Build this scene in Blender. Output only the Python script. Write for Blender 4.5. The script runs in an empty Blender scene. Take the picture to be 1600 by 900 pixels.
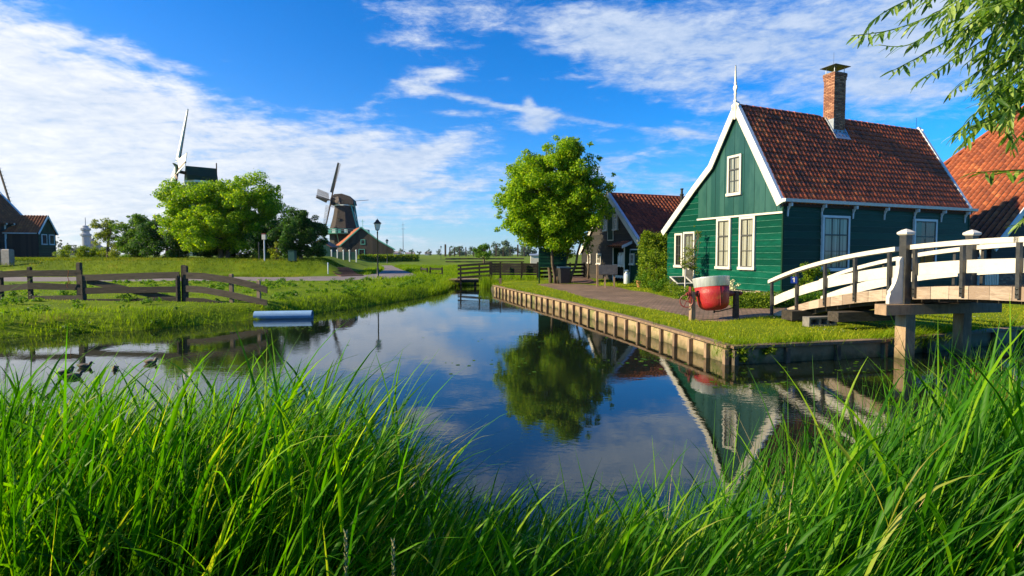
import bpy, math, random
import numpy as np
from mathutils import Vector, Matrix, noise as mnoise
from mathutils.geometry import delaunay_2d_cdt
random.seed(7); RNG = np.random.default_rng(11)
S = bpy.context.scene
COL = S.collection
R = math.radians
# ---------------------------------------------------------------- camera
EYE = 1.95
cam_d = bpy.data.cameras.new('camera'); cam = bpy.data.objects.new('camera', cam_d); COL.objects.link(cam)
PITCH = math.atan(32/800)
cam.location = (0, 0, EYE); cam.rotation_euler = (math.pi/2 - PITCH, 0, 0)
cam_d.sensor_width = 36; cam_d.lens = 18; cam_d.shift_y = -21/1600
cam_d.clip_start = .05; cam_d.clip_end = 6000
S.camera = cam
# ---------------------------------------------------------------- light
SUN_AZ = math.atan2(-.97, -.20)       # direction towards the sun, measured from +Y towards +X
SUN_EL = R(27)
sx, sy, sz = math.sin(SUN_AZ)*math.cos(SUN_EL), math.cos(SUN_AZ)*math.cos(SUN_EL), math.sin(SUN_EL)
sl = bpy.data.lights.new('sun', 'SUN'); so = bpy.data.objects.new('sun', sl); COL.objects.link(so)
sl.energy = 5.0; sl.angle = R(.6); sl.color = (1, .83, .52)
so.rotation_euler = Vector((sx, sy, sz)).to_track_quat('Z', 'Y').to_euler()
S.view_settings.view_transform = 'Standard'; S.view_settings.look = 'None'
S.view_settings.exposure = 1.05; S.view_settings.gamma = 1
S.cycles.use_denoising = True
S.cycles.max_bounces = 8; S.cycles.transparent_max_bounces = 8
S.cycles.caustics_reflective = False; S.cycles.caustics_refractive = False
S.cycles.sample_clamp_indirect = 6

def world():
    w = bpy.data.worlds.new('World'); S.world = w; w.use_nodes = True
    nt = w.node_tree; N = nt.nodes; L = nt.links; N.clear()
    def n(t, **k):
        x = N.new(t)
        for a, b in k.items(): setattr(x, a, b)
        return x
    def m(op, a, b=None, c=None, clamp=False):
        x = n('ShaderNodeMath', operation=op, use_clamp=clamp)
        for i, q in enumerate((a, b, c)):
            if q is None: continue
            if isinstance(q, (int, float)): x.inputs[i].default_value = q
            else: L.new(q, x.inputs[i])
        return x.outputs[0]
    out = n('ShaderNodeOutputWorld'); bg = n('ShaderNodeBackground'); L.new(bg.outputs[0], out.inputs[0])
    sky = n('ShaderNodeTexSky', sky_type='NISHITA'); sky.sun_disc = False
    sky.sun_elevation = SUN_EL; sky.sun_rotation = SUN_AZ
    sky.air_density = 1.0; sky.dust_density = .35; sky.ozone_density = 2.2
    hs = n('ShaderNodeHueSaturation'); hs.inputs['Saturation'].default_value = 1.15; hs.inputs['Value'].default_value = 1.0
    L.new(sky.outputs[0], hs.inputs['Color'])
    tint = n('ShaderNodeMix', data_type='RGBA', blend_type='MULTIPLY'); tint.inputs[0].default_value = 1; L.new(hs.outputs[0], tint.inputs[6]); tint.inputs[7].default_value = (.010, 1.15, 2.15, 1)
    tc = n('ShaderNodeTexCoord'); sep = n('ShaderNodeSeparateXYZ'); L.new(tc.outputs['Generated'], sep.inputs[0])
    X, Y, Z = sep.outputs
    az = m('ARCTAN2', X, Y); el = m('ARCSINE', m('MINIMUM', Z, .9999))
    zc = m('ADD', m('MAXIMUM', Z, 0), .13)
    pv = n('ShaderNodeCombineXYZ'); L.new(m('DIVIDE', X, zc), pv.inputs[0]); L.new(m('DIVIDE', Y, zc), pv.inputs[1])
    mp = n('ShaderNodeMapping'); mp.inputs['Rotation'].default_value = (0, 0, R(-52)); mp.inputs['Scale'].default_value = (.55, 1.35, 1)
    L.new(pv.outputs[0], mp.inputs[0])
    def noi(sc, det, rough, dist, vec):
        x = n('ShaderNodeTexNoise'); x.inputs['Scale'].default_value = sc; x.inputs['Detail'].default_value = det
        x.inputs['Roughness'].default_value = rough; x.inputs['Distortion'].default_value = dist
        L.new(vec, x.inputs['Vector']); return x.outputs['Fac']
    n1 = noi(1.15, 12, .60, .45, mp.outputs[0])
    n2 = noi(4.2, 12, .68, .3, mp.outputs[0])
    ae = n('ShaderNodeCombineXYZ'); L.new(az, ae.inputs[0]); L.new(el, ae.inputs[1])
    # fine puffy grain of altocumulus, in azimuth and elevation
    mp2 = n('ShaderNodeMapping'); mp2.inputs['Rotation'].default_value = (0, 0, R(-12)); mp2.inputs['Scale'].default_value = (1, 2.7, 1)
    L.new(ae.outputs[0], mp2.inputs[0])
    n3 = noi(13, 12, .66, .35, mp2.outputs[0])
    n4 = noi(3.2, 6, .55, .6, mp2.outputs[0])
    n5 = noi(38, 8, .6, .3, mp2.outputs[0])
    def blob(px, py, rx, ry, amp, rot=0):
        a0 = math.atan((px-800)/800); e0 = math.atan((397-py)/800*math.cos(a0))
        q = n('ShaderNodeMapping', vector_type='TEXTURE')
        q.inputs['Location'].default_value = (a0, e0, 0); q.inputs['Rotation'].default_value = (0, 0, R(rot))
        q.inputs['Scale'].default_value = (rx/800, ry/800, 1)
        L.new(ae.outputs[0], q.inputs[0])
        ln = n('ShaderNodeVectorMath', operation='LENGTH'); L.new(q.outputs[0], ln.inputs[0])
        d2 = m('MULTIPLY', ln.outputs['Value'], ln.outputs['Value'])
        return m('MULTIPLY', m('EXPONENT', m('MULTIPLY', d2, -1.0)), amp)
    cov = None
    for b in [(-60, 150, 260, 110, .46, -25), (60, 270, 330, 100, .28, -8), (330, 205, 300, 44, .32, -14), (500, 205, 150, 40, .18, -4), (630, 140, 100, 26, .36, 20), (540, 245, 150, 34, .20, 8), (300, 330, 330, 60, .18, 0),
              (680, 235, 170, 20, .30, 16), (640, 290, 240, 26, .26, 10), (720, 330, 260, 40, .12, 0),
              (245, 95, 70, 9, .34, -4), (365, 99, 34, 6, .30, 0), (462, 88, 30, 6, .28, 6), (740, 160, 150, 9, .22, -8), (722, 180, 40, 6, .30, 0),
              (1180, 75, 300, 70, .33, -6), (930, 55, 140, 34, .28, -10), (700, 22, 110, 20, .28, 4), (640, 70, 60, 12, .3, 0), (1560, 60, 260, 120, .30, 0), (1380, 130, 60, 26, .2, 0),
              (850, 180, 230, 5, .26, -10), (842, 195, 26, 12, .55, 0), (826, 164, 10, 9, .5, 0), (1000, 130, 150, 30, .22, -20), (1030, 215, 120, 16, .22, -4), (1020, 290, 200, 34, .24, 0), (905, 262, 110, 12, .22, 8), (600, 262, 120, 14, .24, 14), (690, 120, 60, 14, .22, 20), (560, 215, 60, 12, .18, 10), (1010, 250, 120, 20, .12, 0),
              (330, 40, 260, 60, -.30, -12), (520, 110, 150, 30, -.16, -8), (800, 110, 110, 40, -.08, 0), (930, 175, 110, 26, -.10, -8), (1010, 180, 60, 25, -.16, 0), (1480, 230, 200, 60, -.14, 0), (1500, 330, 300, 40, .12, 0)]:
        g = blob(*b); cov = g if cov is None else m('ADD', cov, g)
    dens = m('ADD', m('ADD', m('MULTIPLY', n1, .45), m('MULTIPLY', n2, .62)), m('ADD', m('MULTIPLY_ADD', n5, .26, m('MULTIPLY', n3, .84)), m('MULTIPLY', n4, .45)))
    dens = m('ADD', m('ADD', dens, cov), -1.36)
    mr = n('ShaderNodeMapRange', interpolation_type='SMOOTHSTEP'); L.new(dens, mr.inputs[0])
    mr.inputs[1].default_value = .03; mr.inputs[2].default_value = .52; mr.inputs[3].default_value = 0; mr.inputs[4].default_value = .92
    # cloud tone
    cr = n('ShaderNodeMapRange'); L.new(m('ADD', m('MULTIPLY', n2, .4), m('ADD', m('MULTIPLY_ADD', n5, .35, m('MULTIPLY', n3, .45)), m('MULTIPLY', n4, .15))), cr.inputs[0]); cr.inputs[1].default_value = .52; cr.inputs[2].default_value = .80
    sv = n('ShaderNodeVectorMath', operation='DOT_PRODUCT'); L.new(tc.outputs['Generated'], sv.inputs[0]); sv.inputs[1].default_value = (sx/math.cos(SUN_EL), sy/math.cos(SUN_EL), 0)
    sunw = m('MULTIPLY', m('ADD', sv.outputs['Value'], 1), .5)
    sw = n('ShaderNodeMapRange'); L.new(sunw, sw.inputs[0]); sw.inputs[1].default_value = .3; sw.inputs[2].default_value = .85
    cd = n('ShaderNodeMix', data_type='RGBA'); L.new(sw.outputs[0], cd.inputs[0]); cd.inputs[6].default_value = (3.2, 4.9, 7.9, 1); cd.inputs[7].default_value = (7.0, 7.8, 8.9, 1)
    cl = n('ShaderNodeMix', data_type='RGBA'); L.new(sw.outputs[0], cl.inputs[0]); cl.inputs[6].default_value = (6.2, 7.3, 9.2, 1); cl.inputs[7].default_value = (11.2, 11.0, 10.6, 1)
    cc = n('ShaderNodeMix', data_type='RGBA'); L.new(cr.outputs[0], cc.inputs[0]); L.new(cd.outputs[2], cc.inputs[6]); L.new(cl.outputs[2], cc.inputs[7])
    # haze near the horizon, whiter towards the sun
    hz = m('EXPONENT', m('MULTIPLY', m('MAXIMUM', el, 0), m('MULTIPLY_ADD', sunw, 8.0, -14)))
    hc = n('ShaderNodeMix', data_type='RGBA'); L.new(m('POWER', sunw, 2.0, clamp=True), hc.inputs[0])
    hc.inputs[6].default_value = (4.4, 6.0, 8.0, 1); hc.inputs[7].default_value = (12, 11.4, 10.2, 1)
    mixh = n('ShaderNodeMix', data_type='RGBA'); L.new(m('MULTIPLY', hz, .93), mixh.inputs[0]); L.new(tint.outputs[2], mixh.inputs[6]); L.new(hc.outputs[2], mixh.inputs[7])
    mixc = n('ShaderNodeMix', data_type='RGBA'); L.new(mr.outputs[0], mixc.inputs[0]); L.new(mixh.outputs[2], mixc.inputs[6]); L.new(cc.outputs[2], mixc.inputs[7])
    L.new(mixc.outputs[2], bg.inputs[0]); bg.inputs[1].default_value = .05
world()

# ---------------------------------------------------------------- helpers
def ray(px, py):
    r = (px-800)/800; u = (429-py)/800; c, s = math.cos(PITCH), math.sin(PITCH)
    return Vector((r, c + s*u, -s + c*u))
def G(px, py, z=.42):
    """point of the plane at height z seen at this pixel of the photograph"""
    d = ray(px, py); t = (z-EYE)/d.z
    return Vector((d.x*t, d.y*t, z))
def D(px, py, Y):
    d = ray(px, py); t = Y/d.y
    return Vector((d.x*t, Y, EYE + d.z*t))

def tag(o, label=None, cat=None, group=None, kind=None):
    for k, v in (('label', label), ('category', cat), ('group', group), ('kind', kind)):
        if v: o[k] = v
    return o
def empty(name, loc, rz=0, label=None, cat=None, group=None):
    o = bpy.data.objects.new(name, None); COL.objects.link(o); o.location = loc; o.rotation_euler.z = rz
    o.empty_display_size = .3
    return tag(o, label, cat, group)
def copy_tree(o, parent=None):
    c = o.copy(); COL.objects.link(c)
    if parent: c.parent = parent
    for ch in list(o.children): copy_tree(ch, c)
    return c
def arr_mesh(name, V, F, mats, smooth=False, mi=None):
    """V (n,3) array, F (m,k) array of equal-sized faces"""
    V = np.asarray(V, dtype=np.float32); F = np.asarray(F, dtype=np.int32)
    me = bpy.data.meshes.new(name); k = F.shape[1]
    me.vertices.add(len(V)); me.vertices.foreach_set('co', V.ravel())
    me.loops.add(F.size); me.loops.foreach_set('vertex_index', F.ravel())
    me.polygons.add(len(F)); me.polygons.foreach_set('loop_start', np.arange(0, F.size, k, dtype=np.int32))
    try: me.polygons.foreach_set('loop_total', np.full(len(F), k, dtype=np.int32))
    except Exception: pass
    if smooth: me.polygons.foreach_set('use_smooth', np.ones(len(F), dtype=bool))
    if mi is not None: me.polygons.foreach_set('material_index', np.asarray(mi, dtype=np.int32))
    me.update(calc_edges=True)
    for m_ in (mats if isinstance(mats, (list, tuple)) else [mats]): me.materials.append(m_)
    return me
def put(name, me, parent=None, loc=None):
    o = bpy.data.objects.new(name, me); COL.objects.link(o)
    if parent: o.parent = parent
    if loc is not None: o.location = loc
    return o
class MB:
    def __init__(s, M=None): s.v = []; s.f = []; s.m = []; s.M = M
    def add(s, vs, fs, mat=0):
        b = len(s.v)
        for p in vs:
            p = Vector(p); s.v.append(s.M @ p if s.M else p)
        for f in fs: s.f.append([b+i for i in f]); s.m.append(mat)
        return s
    def box(s, x0, x1, y0, y1, z0, z1, mat=0):
        return s.add([(x0,y0,z0),(x1,y0,z0),(x1,y1,z0),(x0,y1,z0),(x0,y0,z1),(x1,y0,z1),(x1,y1,z1),(x0,y1,z1)],
                     [(3,2,1,0),(4,5,6,7),(0,1,5,4),(1,2,6,5),(2,3,7,6),(3,0,4,7)], mat)
    def beam(s, p0, p1, w, h, up=(0,0,1), mat=0, w1=None, h1=None):
        p0 = Vector(p0); p1 = Vector(p1); d = (p1-p0).normalized(); up = Vector(up)
        side = d.cross(up)
        if side.length < 1e-4: side = d.cross(Vector((0,1,0)))
        side.normalize(); u = side.cross(d).normalized()
        w1 = w if w1 is None else w1; h1 = h if h1 is None else h1
        vs = []
        for p, ww, hh in ((p0, w, h), (p1, w1, h1)):
            for a, b in ((-1,-1),(1,-1),(1,1),(-1,1)): vs.append(p + side*(a*ww/2) + u*(b*hh/2))
        return s.add(vs, [(0,1,2,3),(7,6,5,4),(1,0,4,5),(2,1,5,6),(3,2,6,7),(0,3,7,4)], mat)
    def tube(s, pts, rads, n=8, mat=0, sq=1.0):
        pts = [Vector(p) for p in pts]
        if isinstance(rads, (int, float)): rads = [rads]*len(pts)
        vs = []; fs = []
        prev = None
        for i, p in enumerate(pts):
            a = pts[max(0, i-1)]; b = pts[min(len(pts)-1, i+1)]; d = (b-a)
            d = d.normalized() if d.length > 1e-9 else Vector((0,0,1))
            if prev is None:
                side = d.cross(Vector((0,0,1)))
                if side.length < 1e-3: side = Vector((1,0,0))
            else: side = prev - d*prev.dot(d)
            side.normalize(); prev = side; up = side.cross(d)
            for k in range(n):
                t = 2*math.pi*k/n
                vs.append(p + side*(math.cos(t)*rads[i]) + up*(math.sin(t)*rads[i]*sq))
        for i in range(len(pts)-1):
            for k in range(n):
                k2 = (k+1) % n
                fs.append((i*n+k, i*n+k2, (i+1)*n+k2, (i+1)*n+k))
        fs.append(tuple(range(n-1, -1, -1))); fs.append(tuple((len(pts)-1)*n+k for k in range(n)))
        return s.add(vs, fs, mat)
    def lathe(s, prof, c=(0,0,0), n=16, mat=0, axis=None):
        vs = []; fs = []; c = Vector(c)
        q = Vector((0,0,1)).rotation_difference(Vector(axis)) if axis else None
        for r_, z in prof:
            for k in range(n):
                t = 2*math.pi*k/n; p = Vector((math.cos(t)*r_, math.sin(t)*r_, z))
                vs.append(c + (q @ p if q else p))
        for i in range(len(prof)-1):
            for k in range(n):
                k2 = (k+1) % n; fs.append((i*n+k, i*n+k2, (i+1)*n+k2, (i+1)*n+k))
        if prof[0][0] > 1e-4: fs.append(tuple(range(n-1, -1, -1)))
        if prof[-1][0] > 1e-4: fs.append(tuple((len(prof)-1)*n+k for k in range(n)))
        return s.add(vs, fs, mat)
    def prism(s, poly, ext, mat=0):
        poly = [Vector(p) for p in poly]; ext = Vector(ext); n = len(poly)
        # face normals outwards: order so that the first face looks against ext
        nrm = Vector((0,0,0))
        for i in range(n): nrm += poly[i].cross(poly[(i+1) % n])
        if nrm.dot(ext) > 0: poly = poly[::-1]
        vs = poly + [p+ext for p in poly]
        fs = [tuple(range(n)), tuple(range(2*n-1, n-1, -1))] + [((i+1) % n, i, n+i, n+(i+1) % n) for i in range(n)]
        return s.add(vs, fs, mat)
    def build(s, name, mats, parent=None, smooth=False, loc=None):
        me = bpy.data.meshes.new(name); me.from_pydata([tuple(v) for v in s.v], [], s.f)
        for m_ in (mats if isinstance(mats, (list, tuple)) else [mats]): me.materials.append(m_)
        me.polygons.foreach_set('material_index', s.m)
        if smooth: me.polygons.foreach_set('use_smooth', [True]*len(s.f))
        me.update()
        return put(name, me, parent, loc)
def wall_frame(o, a, nrm):
    """matrix mapping (along, out, up) to the frame of a wall"""
    a = Vector(a).normalized(); nn = Vector(nrm).normalized(); z = a.cross(nn)
    if z.z < 0: z = -z
    return Matrix(((a.x, nn.x, z.x, o[0]), (a.y, nn.y, z.y, o[1]), (a.z, nn.z, z.z, o[2]), (0,0,0,1)))

# ---------------------------------------------------------------- materials
def mat(name, col, rough=.6, col2=None, nscale=6, bump=0, bscale=40, metal=0, spec=.5, transl=0, island=0, ind=0, stretch=(1,1,1), detail=6, col3=None, col4=None, hv=0, rot=(0,0,0), coat=0, bstretch=None, lo=.35, hi=.65, sub=None, world=False):
    m_ = bpy.data.materials.new(name); m_.use_nodes = True
    nt = m_.node_tree; N = nt.nodes; L = nt.links; b = N['Principled BSDF']
    b.inputs['Roughness'].default_value = rough; b.inputs['Metallic'].default_value = metal
    b.inputs['Specular IOR Level'].default_value = spec
    if coat: b.inputs['Coat Weight'].default_value = coat; b.inputs['Coat Roughness'].default_value = .12
    tc = N.new('ShaderNodeTexCoord'); mp = N.new('ShaderNodeMapping'); mp.inputs['Scale'].default_value = stretch; mp.inputs['Rotation'].default_value = rot
    if world: ps = N.new('ShaderNodeNewGeometry'); L.new(ps.outputs['Position'], mp.inputs[0])
    else: L.new(tc.outputs['Object'], mp.inputs[0])
    c_out = None
    if col2 or col3:
        nz = N.new('ShaderNodeTexNoise'); nz.inputs['Scale'].default_value = nscale; nz.inputs['Detail'].default_value = detail; nz.inputs['Roughness'].default_value = .65
        L.new(mp.outputs[0], nz.inputs['Vector'])
        cr = N.new('ShaderNodeValToRGB'); e = cr.color_ramp.elements
        e[0].position = lo; e[0].color = (*col, 1); e[1].position = hi; e[1].color = (*(col2 or col), 1)
        if col3: q = e.new(min(.95, hi+.12)); q.color = (*col3, 1)
        if col4: q = e.new(.86); q.color = (*col4, 1)
        src = nz.outputs['Fac']
        if island:
            ge = N.new('ShaderNodeNewGeometry'); ma = N.new('ShaderNodeMath'); ma.operation = 'MULTIPLY_ADD'
            L.new(ge.outputs['Random Per Island'], ma.inputs[0]); ma.inputs[1].default_value = island
            oi = None
            m2 = N.new('ShaderNodeMath'); m2.operation = 'MULTIPLY_ADD'; m2.inputs[1].default_value = 1-island; m2.inputs[2].default_value = 0
            L.new(src, m2.inputs[0]); L.new(m2.outputs[0], ma.inputs[2]); src = ma.outputs[0]
        if ind:
            oi = N.new('ShaderNodeObjectInfo'); ma = N.new('ShaderNodeMath'); ma.operation = 'MULTIPLY_ADD'
            L.new(oi.outputs['Random'], ma.inputs[0]); ma.inputs[1].default_value = ind
            m2 = N.new('ShaderNodeMath'); m2.operation = 'SUBTRACT'; m2.inputs[1].default_value = ind/2; L.new(src, m2.inputs[0]); L.new(m2.outputs[0], ma.inputs[2]); src = ma.outputs[0]
        L.new(src, cr.inputs[0]); c_out = cr.outputs[0]
        L.new(c_out, b.inputs['Base Color'])
    else: b.inputs['Base Color'].default_value = (*col, 1)
    if bump:
        nz2 = N.new('ShaderNodeTexNoise'); nz2.inputs['Scale'].default_value = bscale; nz2.inputs['Detail'].default_value = 6
        if bstretch:
            mp3 = N.new('ShaderNodeMapping'); mp3.inputs['Scale'].default_value = bstretch; L.new(tc.outputs['Object'], mp3.inputs[0]); L.new(mp3.outputs[0], nz2.inputs['Vector'])
        else: L.new(mp.outputs[0], nz2.inputs['Vector'])
        bp = N.new('ShaderNodeBump'); bp.inputs['Strength'].default_value = bump; bp.inputs['Distance'].default_value = .02
        L.new(nz2.outputs['Fac'], bp.inputs['Height']); L.new(bp.outputs[0], b.inputs['Normal'])
    if transl:
        tr = N.new('ShaderNodeBsdfTranslucent'); mx = N.new('ShaderNodeMixShader'); mx.inputs[0].default_value = transl
        if c_out:
            g = N.new('ShaderNodeMix'); g.data_type = 'RGBA'; g.blend_type = 'MULTIPLY'; g.inputs[0].default_value = 1
            L.new(c_out, g.inputs[6]); g.inputs[7].default_value = (2.1, 1.95, .3, 1); L.new(g.outputs[2], tr.inputs[0])
        else: tr.inputs[0].default_value = (*col, 1)
        L.new(b.outputs[0], mx.inputs[1]); L.new(tr.outputs[0], mx.inputs[2])
        L.new(mx.outputs[0], N['Material Output'].inputs[0])
    return m_
M = {}
M['white'] = mat('white_paint', (.60,.56,.49), .5, (.47,.43,.36), 5, .15, 30, lo=.45, hi=.85)
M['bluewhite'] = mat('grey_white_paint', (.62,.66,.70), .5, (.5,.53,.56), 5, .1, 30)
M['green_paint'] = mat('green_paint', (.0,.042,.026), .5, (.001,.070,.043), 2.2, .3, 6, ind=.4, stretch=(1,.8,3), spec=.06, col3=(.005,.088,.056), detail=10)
M['green_vert'] = mat('green_gable_paint', (.006,.050,.036), .30, (.022,.082,.060), 3, .25, 5, ind=.5, stretch=(1,1,.4), spec=.6)
M['dark_green'] = mat('dark_green_paint', (.003,.028,.014), .6, (.007,.046,.024), 4, .2, 12, ind=.4, stretch=(.5,.5,4), spec=.12)
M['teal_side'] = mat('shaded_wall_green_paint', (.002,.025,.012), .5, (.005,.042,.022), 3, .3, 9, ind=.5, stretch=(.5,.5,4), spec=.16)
M['pale_edge'] = mat('worn_highlight_edge', (.10,.27,.20), .8, (.02,.12,.085), 8)  # pale colour paints in the highlight lines along the worn board edges
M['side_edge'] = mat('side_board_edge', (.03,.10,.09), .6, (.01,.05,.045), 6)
M['tar'] = mat('tarred_black_boards', (.008,.0065,.005), .75, (.030,.022,.017), 3.5, .35, 12, ind=.6, stretch=(1,1,5))
M['tar_edge'] = mat('tarred_board_edge', (.05,.042,.036), .7)
M['black_paint'] = mat('black_paint', (.022,.022,.022), .38, (.05,.048,.045), 7, .2, 25)
M['black_metal'] = mat('black_metal', (.012,.014,.013), .35, metal=.2)
M['timber'] = mat('weathered_timber', (.18,.115,.07), .85, (.33,.225,.14), 4, .5, 30, ind=.4, stretch=(3,3,.7))
M['bridge_beam'] = mat('bridge_fascia_timber', (.25,.18,.13), .75, (.42,.33,.25), 5, .4, 24, ind=.5, stretch=(1,1,6))
M['leg'] = mat('bridge_leg_timber', (.20,.13,.075), .85, (.36,.25,.15), 4, .5, 30, ind=.4, stretch=(3,3,.7))
def waterline(m_, z0=.0, z1=.22):
    nt = m_.node_tree; N = nt.nodes; L = nt.links; b = N['Principled BSDF']; src = b.inputs['Base Color'].links[0].from_socket
    g = N.new('ShaderNodeNewGeometry'); sp = N.new('ShaderNodeSeparateXYZ'); L.new(g.outputs['Position'], sp.inputs[0])
    nz = N.new('ShaderNodeTexNoise'); nz.inputs['Scale'].default_value = 9; nz.inputs['Detail'].default_value = 6; L.new(g.outputs['Position'], nz.inputs['Vector'])
    ad = N.new('ShaderNodeMath'); ad.operation = 'MULTIPLY_ADD'; ad.inputs[1].default_value = .22; L.new(nz.outputs['Fac'], ad.inputs[0]); L.new(sp.outputs[2], ad.inputs[2])
    mr = N.new('ShaderNodeMapRange'); mr.inputs[1].default_value = z0+.11; mr.inputs[2].default_value = z1+.11; mr.inputs[3].default_value = .85; mr.inputs[4].default_value = 0; L.new(ad.outputs[0], mr.inputs[0])
    mx = N.new('ShaderNodeMix'); mx.data_type = 'RGBA'; L.new(mr.outputs[0], mx.inputs[0]); L.new(src, mx.inputs[6]); mx.inputs[7].default_value = (.050,.055,.014,1); L.new(mx.outputs[2], b.inputs['Base Color'])
waterline(M['leg'])
M['quay_board'] = mat('quay_boards', (.24,.165,.085), .8, (.38,.28,.16), 3, .5, 20, ind=.4, col3=(.15,.16,.05), lo=.3, hi=.6)
M['quay_post'] = mat('quay_posts', (.05,.038,.026), .8, (.12,.095,.06), 6, .4, 20, ind=.3)
waterline(M['quay_board'], .0, .16)
M['fence'] = mat('grey_fence_wood', (.022,.017,.012), .9, (.070,.054,.040), 3, .6, 14, ind=.4, stretch=(.8,6,6), bstretch=(1.5,14,14))
M['fence_dark'] = mat('dark_fence_wood', (.005,.004,.003), .9, (.013,.010,.008), 4, .3, 14, ind=.3)
M['curtain'] = mat('net_curtain', (.60,.56,.47), .9, (.34,.31,.25), 1.1, stretch=(13,13,.25), lo=.40, hi=.62)
M['red_curtain'] = mat('red_curtain', (.35,.05,.03), .9, (.2,.03,.02), 2, stretch=(12,12,.4))
M['dark_in'] = mat('dark_interior', (.02,.02,.02), .8)
M['sash'] = mat('dark_sash', (.05,.05,.048), .5)
M['tile'] = mat('red_pantile', (.13,.040,.024), .65, (.42,.085,.032), 1.1, .3, 50, ind=.5, world=True, detail=10, col3=(.58,.15,.05), lo=.25, hi=.62)
M['tile_joined'] = mat('red_pantile_far', (.13,.040,.024), .65, (.42,.085,.032), 1.1, .3, 50, island=.42, world=True, detail=10, col3=(.58,.15,.05), lo=.25, hi=.68)
M['tile_orange'] = mat('orange_pantile', (.16,.040,.018), .75, (.36,.090,.028), .8, .2, 50, island=.35, col3=(.48,.16,.05), lo=.22, hi=.62)
M['tile_brown'] = mat('brown_pantile', (.14,.044,.024), .8, (.33,.085,.036), 1.2, .3, 50, island=.5, lo=.25, hi=.68)
M['underlay'] = mat('roof_underlay', (.03,.015,.01), .9)
M['brick'] = mat('chimney_brick', (.17,.065,.04), .85, (.33,.15,.085), 2, .3, 60, island=.7, col3=(.42,.22,.13), lo=.2, hi=.7)
M['mortar'] = mat('mortar', (.22,.19,.15), .9)
M['lead'] = mat('lead_flashing', (.32,.36,.42), .45, (.22,.25,.30), 8, metal=.3)
M['concrete'] = mat('concrete', (.12,.11,.10), .9, (.20,.185,.165), 8, .3, 40)
M['stone'] = mat('grey_stone', (.25,.22,.2), .9, (.36,.33,.30), 5, .4, 30)
M['bark'] = mat('bark', (.05,.036,.024), .9, (.14,.10,.065), 9, .8, 20, stretch=(2,2,.5))
M['rust'] = mat('red_cauldron_paint', (.30,.004,.014), .5, (.32,.022,.014), 3.2, .4, 30, col3=(.36,.13,.03), lo=.38, hi=.60)
M['red_iron'] = mat('red_iron', (.20,.02,.016), .55, (.10,.02,.015), 12, .2, 30)
M['steel'] = mat('galvanised_steel', (.80,.83,.86), .36, (.55,.58,.62), 5, .05, 20, metal=.3, stretch=(3,3,.4))
M['lamp_glass'] = mat('frosted_lamp_glass', (.75,.75,.70), .3)
M['pipe'] = mat('plastic_pipe', (.26,.42,.60), .35, (.22,.36,.52), 3, stretch=(1,3,3))
M['bin'] = mat('black_bin_plastic', (.02,.017,.018), .45, (.035,.03,.03), 4)
M['green_metal'] = mat('green_metal_door', (.01,.06,.045), .4)
M['sailwhite'] = mat('white_sail_board', (.85,.84,.80), .55, (.70,.68,.62), 1.5)
M['sailwood'] = mat('sail_wood', (.07,.035,.02), .7)
M['thatch'] = mat('dark_thatch', (.020,.014,.012), .9, (.055,.040,.034), 2.5, .6, 30, stretch=(3,3,.5))
M['capwood'] = mat('mill_cap_boards', (.20,.14,.10), .8, (.32,.24,.18), 2, stretch=(1,1,5))
M['mint'] = mat('mill_stage_paint', (.08,.33,.25), .5)
M['terra'] = mat('terracotta', (.42,.15,.07), .8, (.5,.2,.1), 6)
M['blue'] = mat('blue_enamel', (.01,.03,.22), .3)
M['rope'] = mat('orange_rope', (.40,.10,.03), .8)
M['mulch'] = mat('bark_mulch', (.06,.03,.02), .9, (.16,.08,.05), 25, .8, 60)
M['duck'] = mat('duck_plumage', (.035,.028,.02), .7, (.12,.085,.055), 30, .2, 60)
M['duck2'] = mat('duck_plumage_brown', (.08,.055,.035), .7, (.20,.14,.09), 30, .2, 60)
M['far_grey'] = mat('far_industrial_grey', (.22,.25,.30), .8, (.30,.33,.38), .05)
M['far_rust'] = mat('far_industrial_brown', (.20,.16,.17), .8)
# leaves
LE = dict(rough=.6, spec=.2, transl=.42, island=.72, nscale=.5, detail=2)
M['leaf_bright'] = mat('leaf_bright', (.065,.160,.002), col2=(.185,.335,.003), col3=(.32,.43,.008), lo=.2, hi=.62, **LE)
M['leaf_mid'] = mat('leaf_mid', (.030,.095,.006), col2=(.075,.180,.008), col3=(.13,.22,.015), lo=.2, hi=.62, **LE)
M['leaf_olive'] = mat('leaf_olive', (.075,.125,.010), col2=(.17,.23,.02), col3=(.23,.27,.03), lo=.2, hi=.62, **LE)
M['leaf_dark'] = mat('leaf_dark', (.012,.050,.010), col2=(.030,.100,.014), col3=(.06,.14,.02), lo=.2, hi=.62, **LE)
M['leaf_hedge'] = mat('leaf_hedge', (.055,.115,.004), col2=(.135,.215,.006), col3=(.22,.28,.02), lo=.2, hi=.62, **LE)
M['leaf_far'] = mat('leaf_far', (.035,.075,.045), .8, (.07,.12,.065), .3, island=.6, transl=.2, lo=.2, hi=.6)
M['willow_leaf'] = mat('willow_leaf', (.04,.105,.006), .45, (.11,.21,.012), 5, transl=.45, ind=.6, lo=.25, hi=.6, col3=(.32,.42,.10))
M['willow_leaf2'] = mat('willow_leaf_mass', (.04,.105,.006), .45, (.11,.21,.012), 5, transl=.45, island=.7, lo=.2, hi=.6, col3=(.32,.42,.10))
M['flower'] = mat('cream_flowers', (.65,.62,.35), .7)
GR = dict(rough=.5, spec=.22, detail=3)
M['blade'] = mat('reed_blade', (.012,.080,.001), col2=(.062,.210,.002), col3=(.19,.36,.004), nscale=1.1, island=.62, transl=.46, col4=(.42,.34,.10), lo=.2, hi=.65, **GR)
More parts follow.
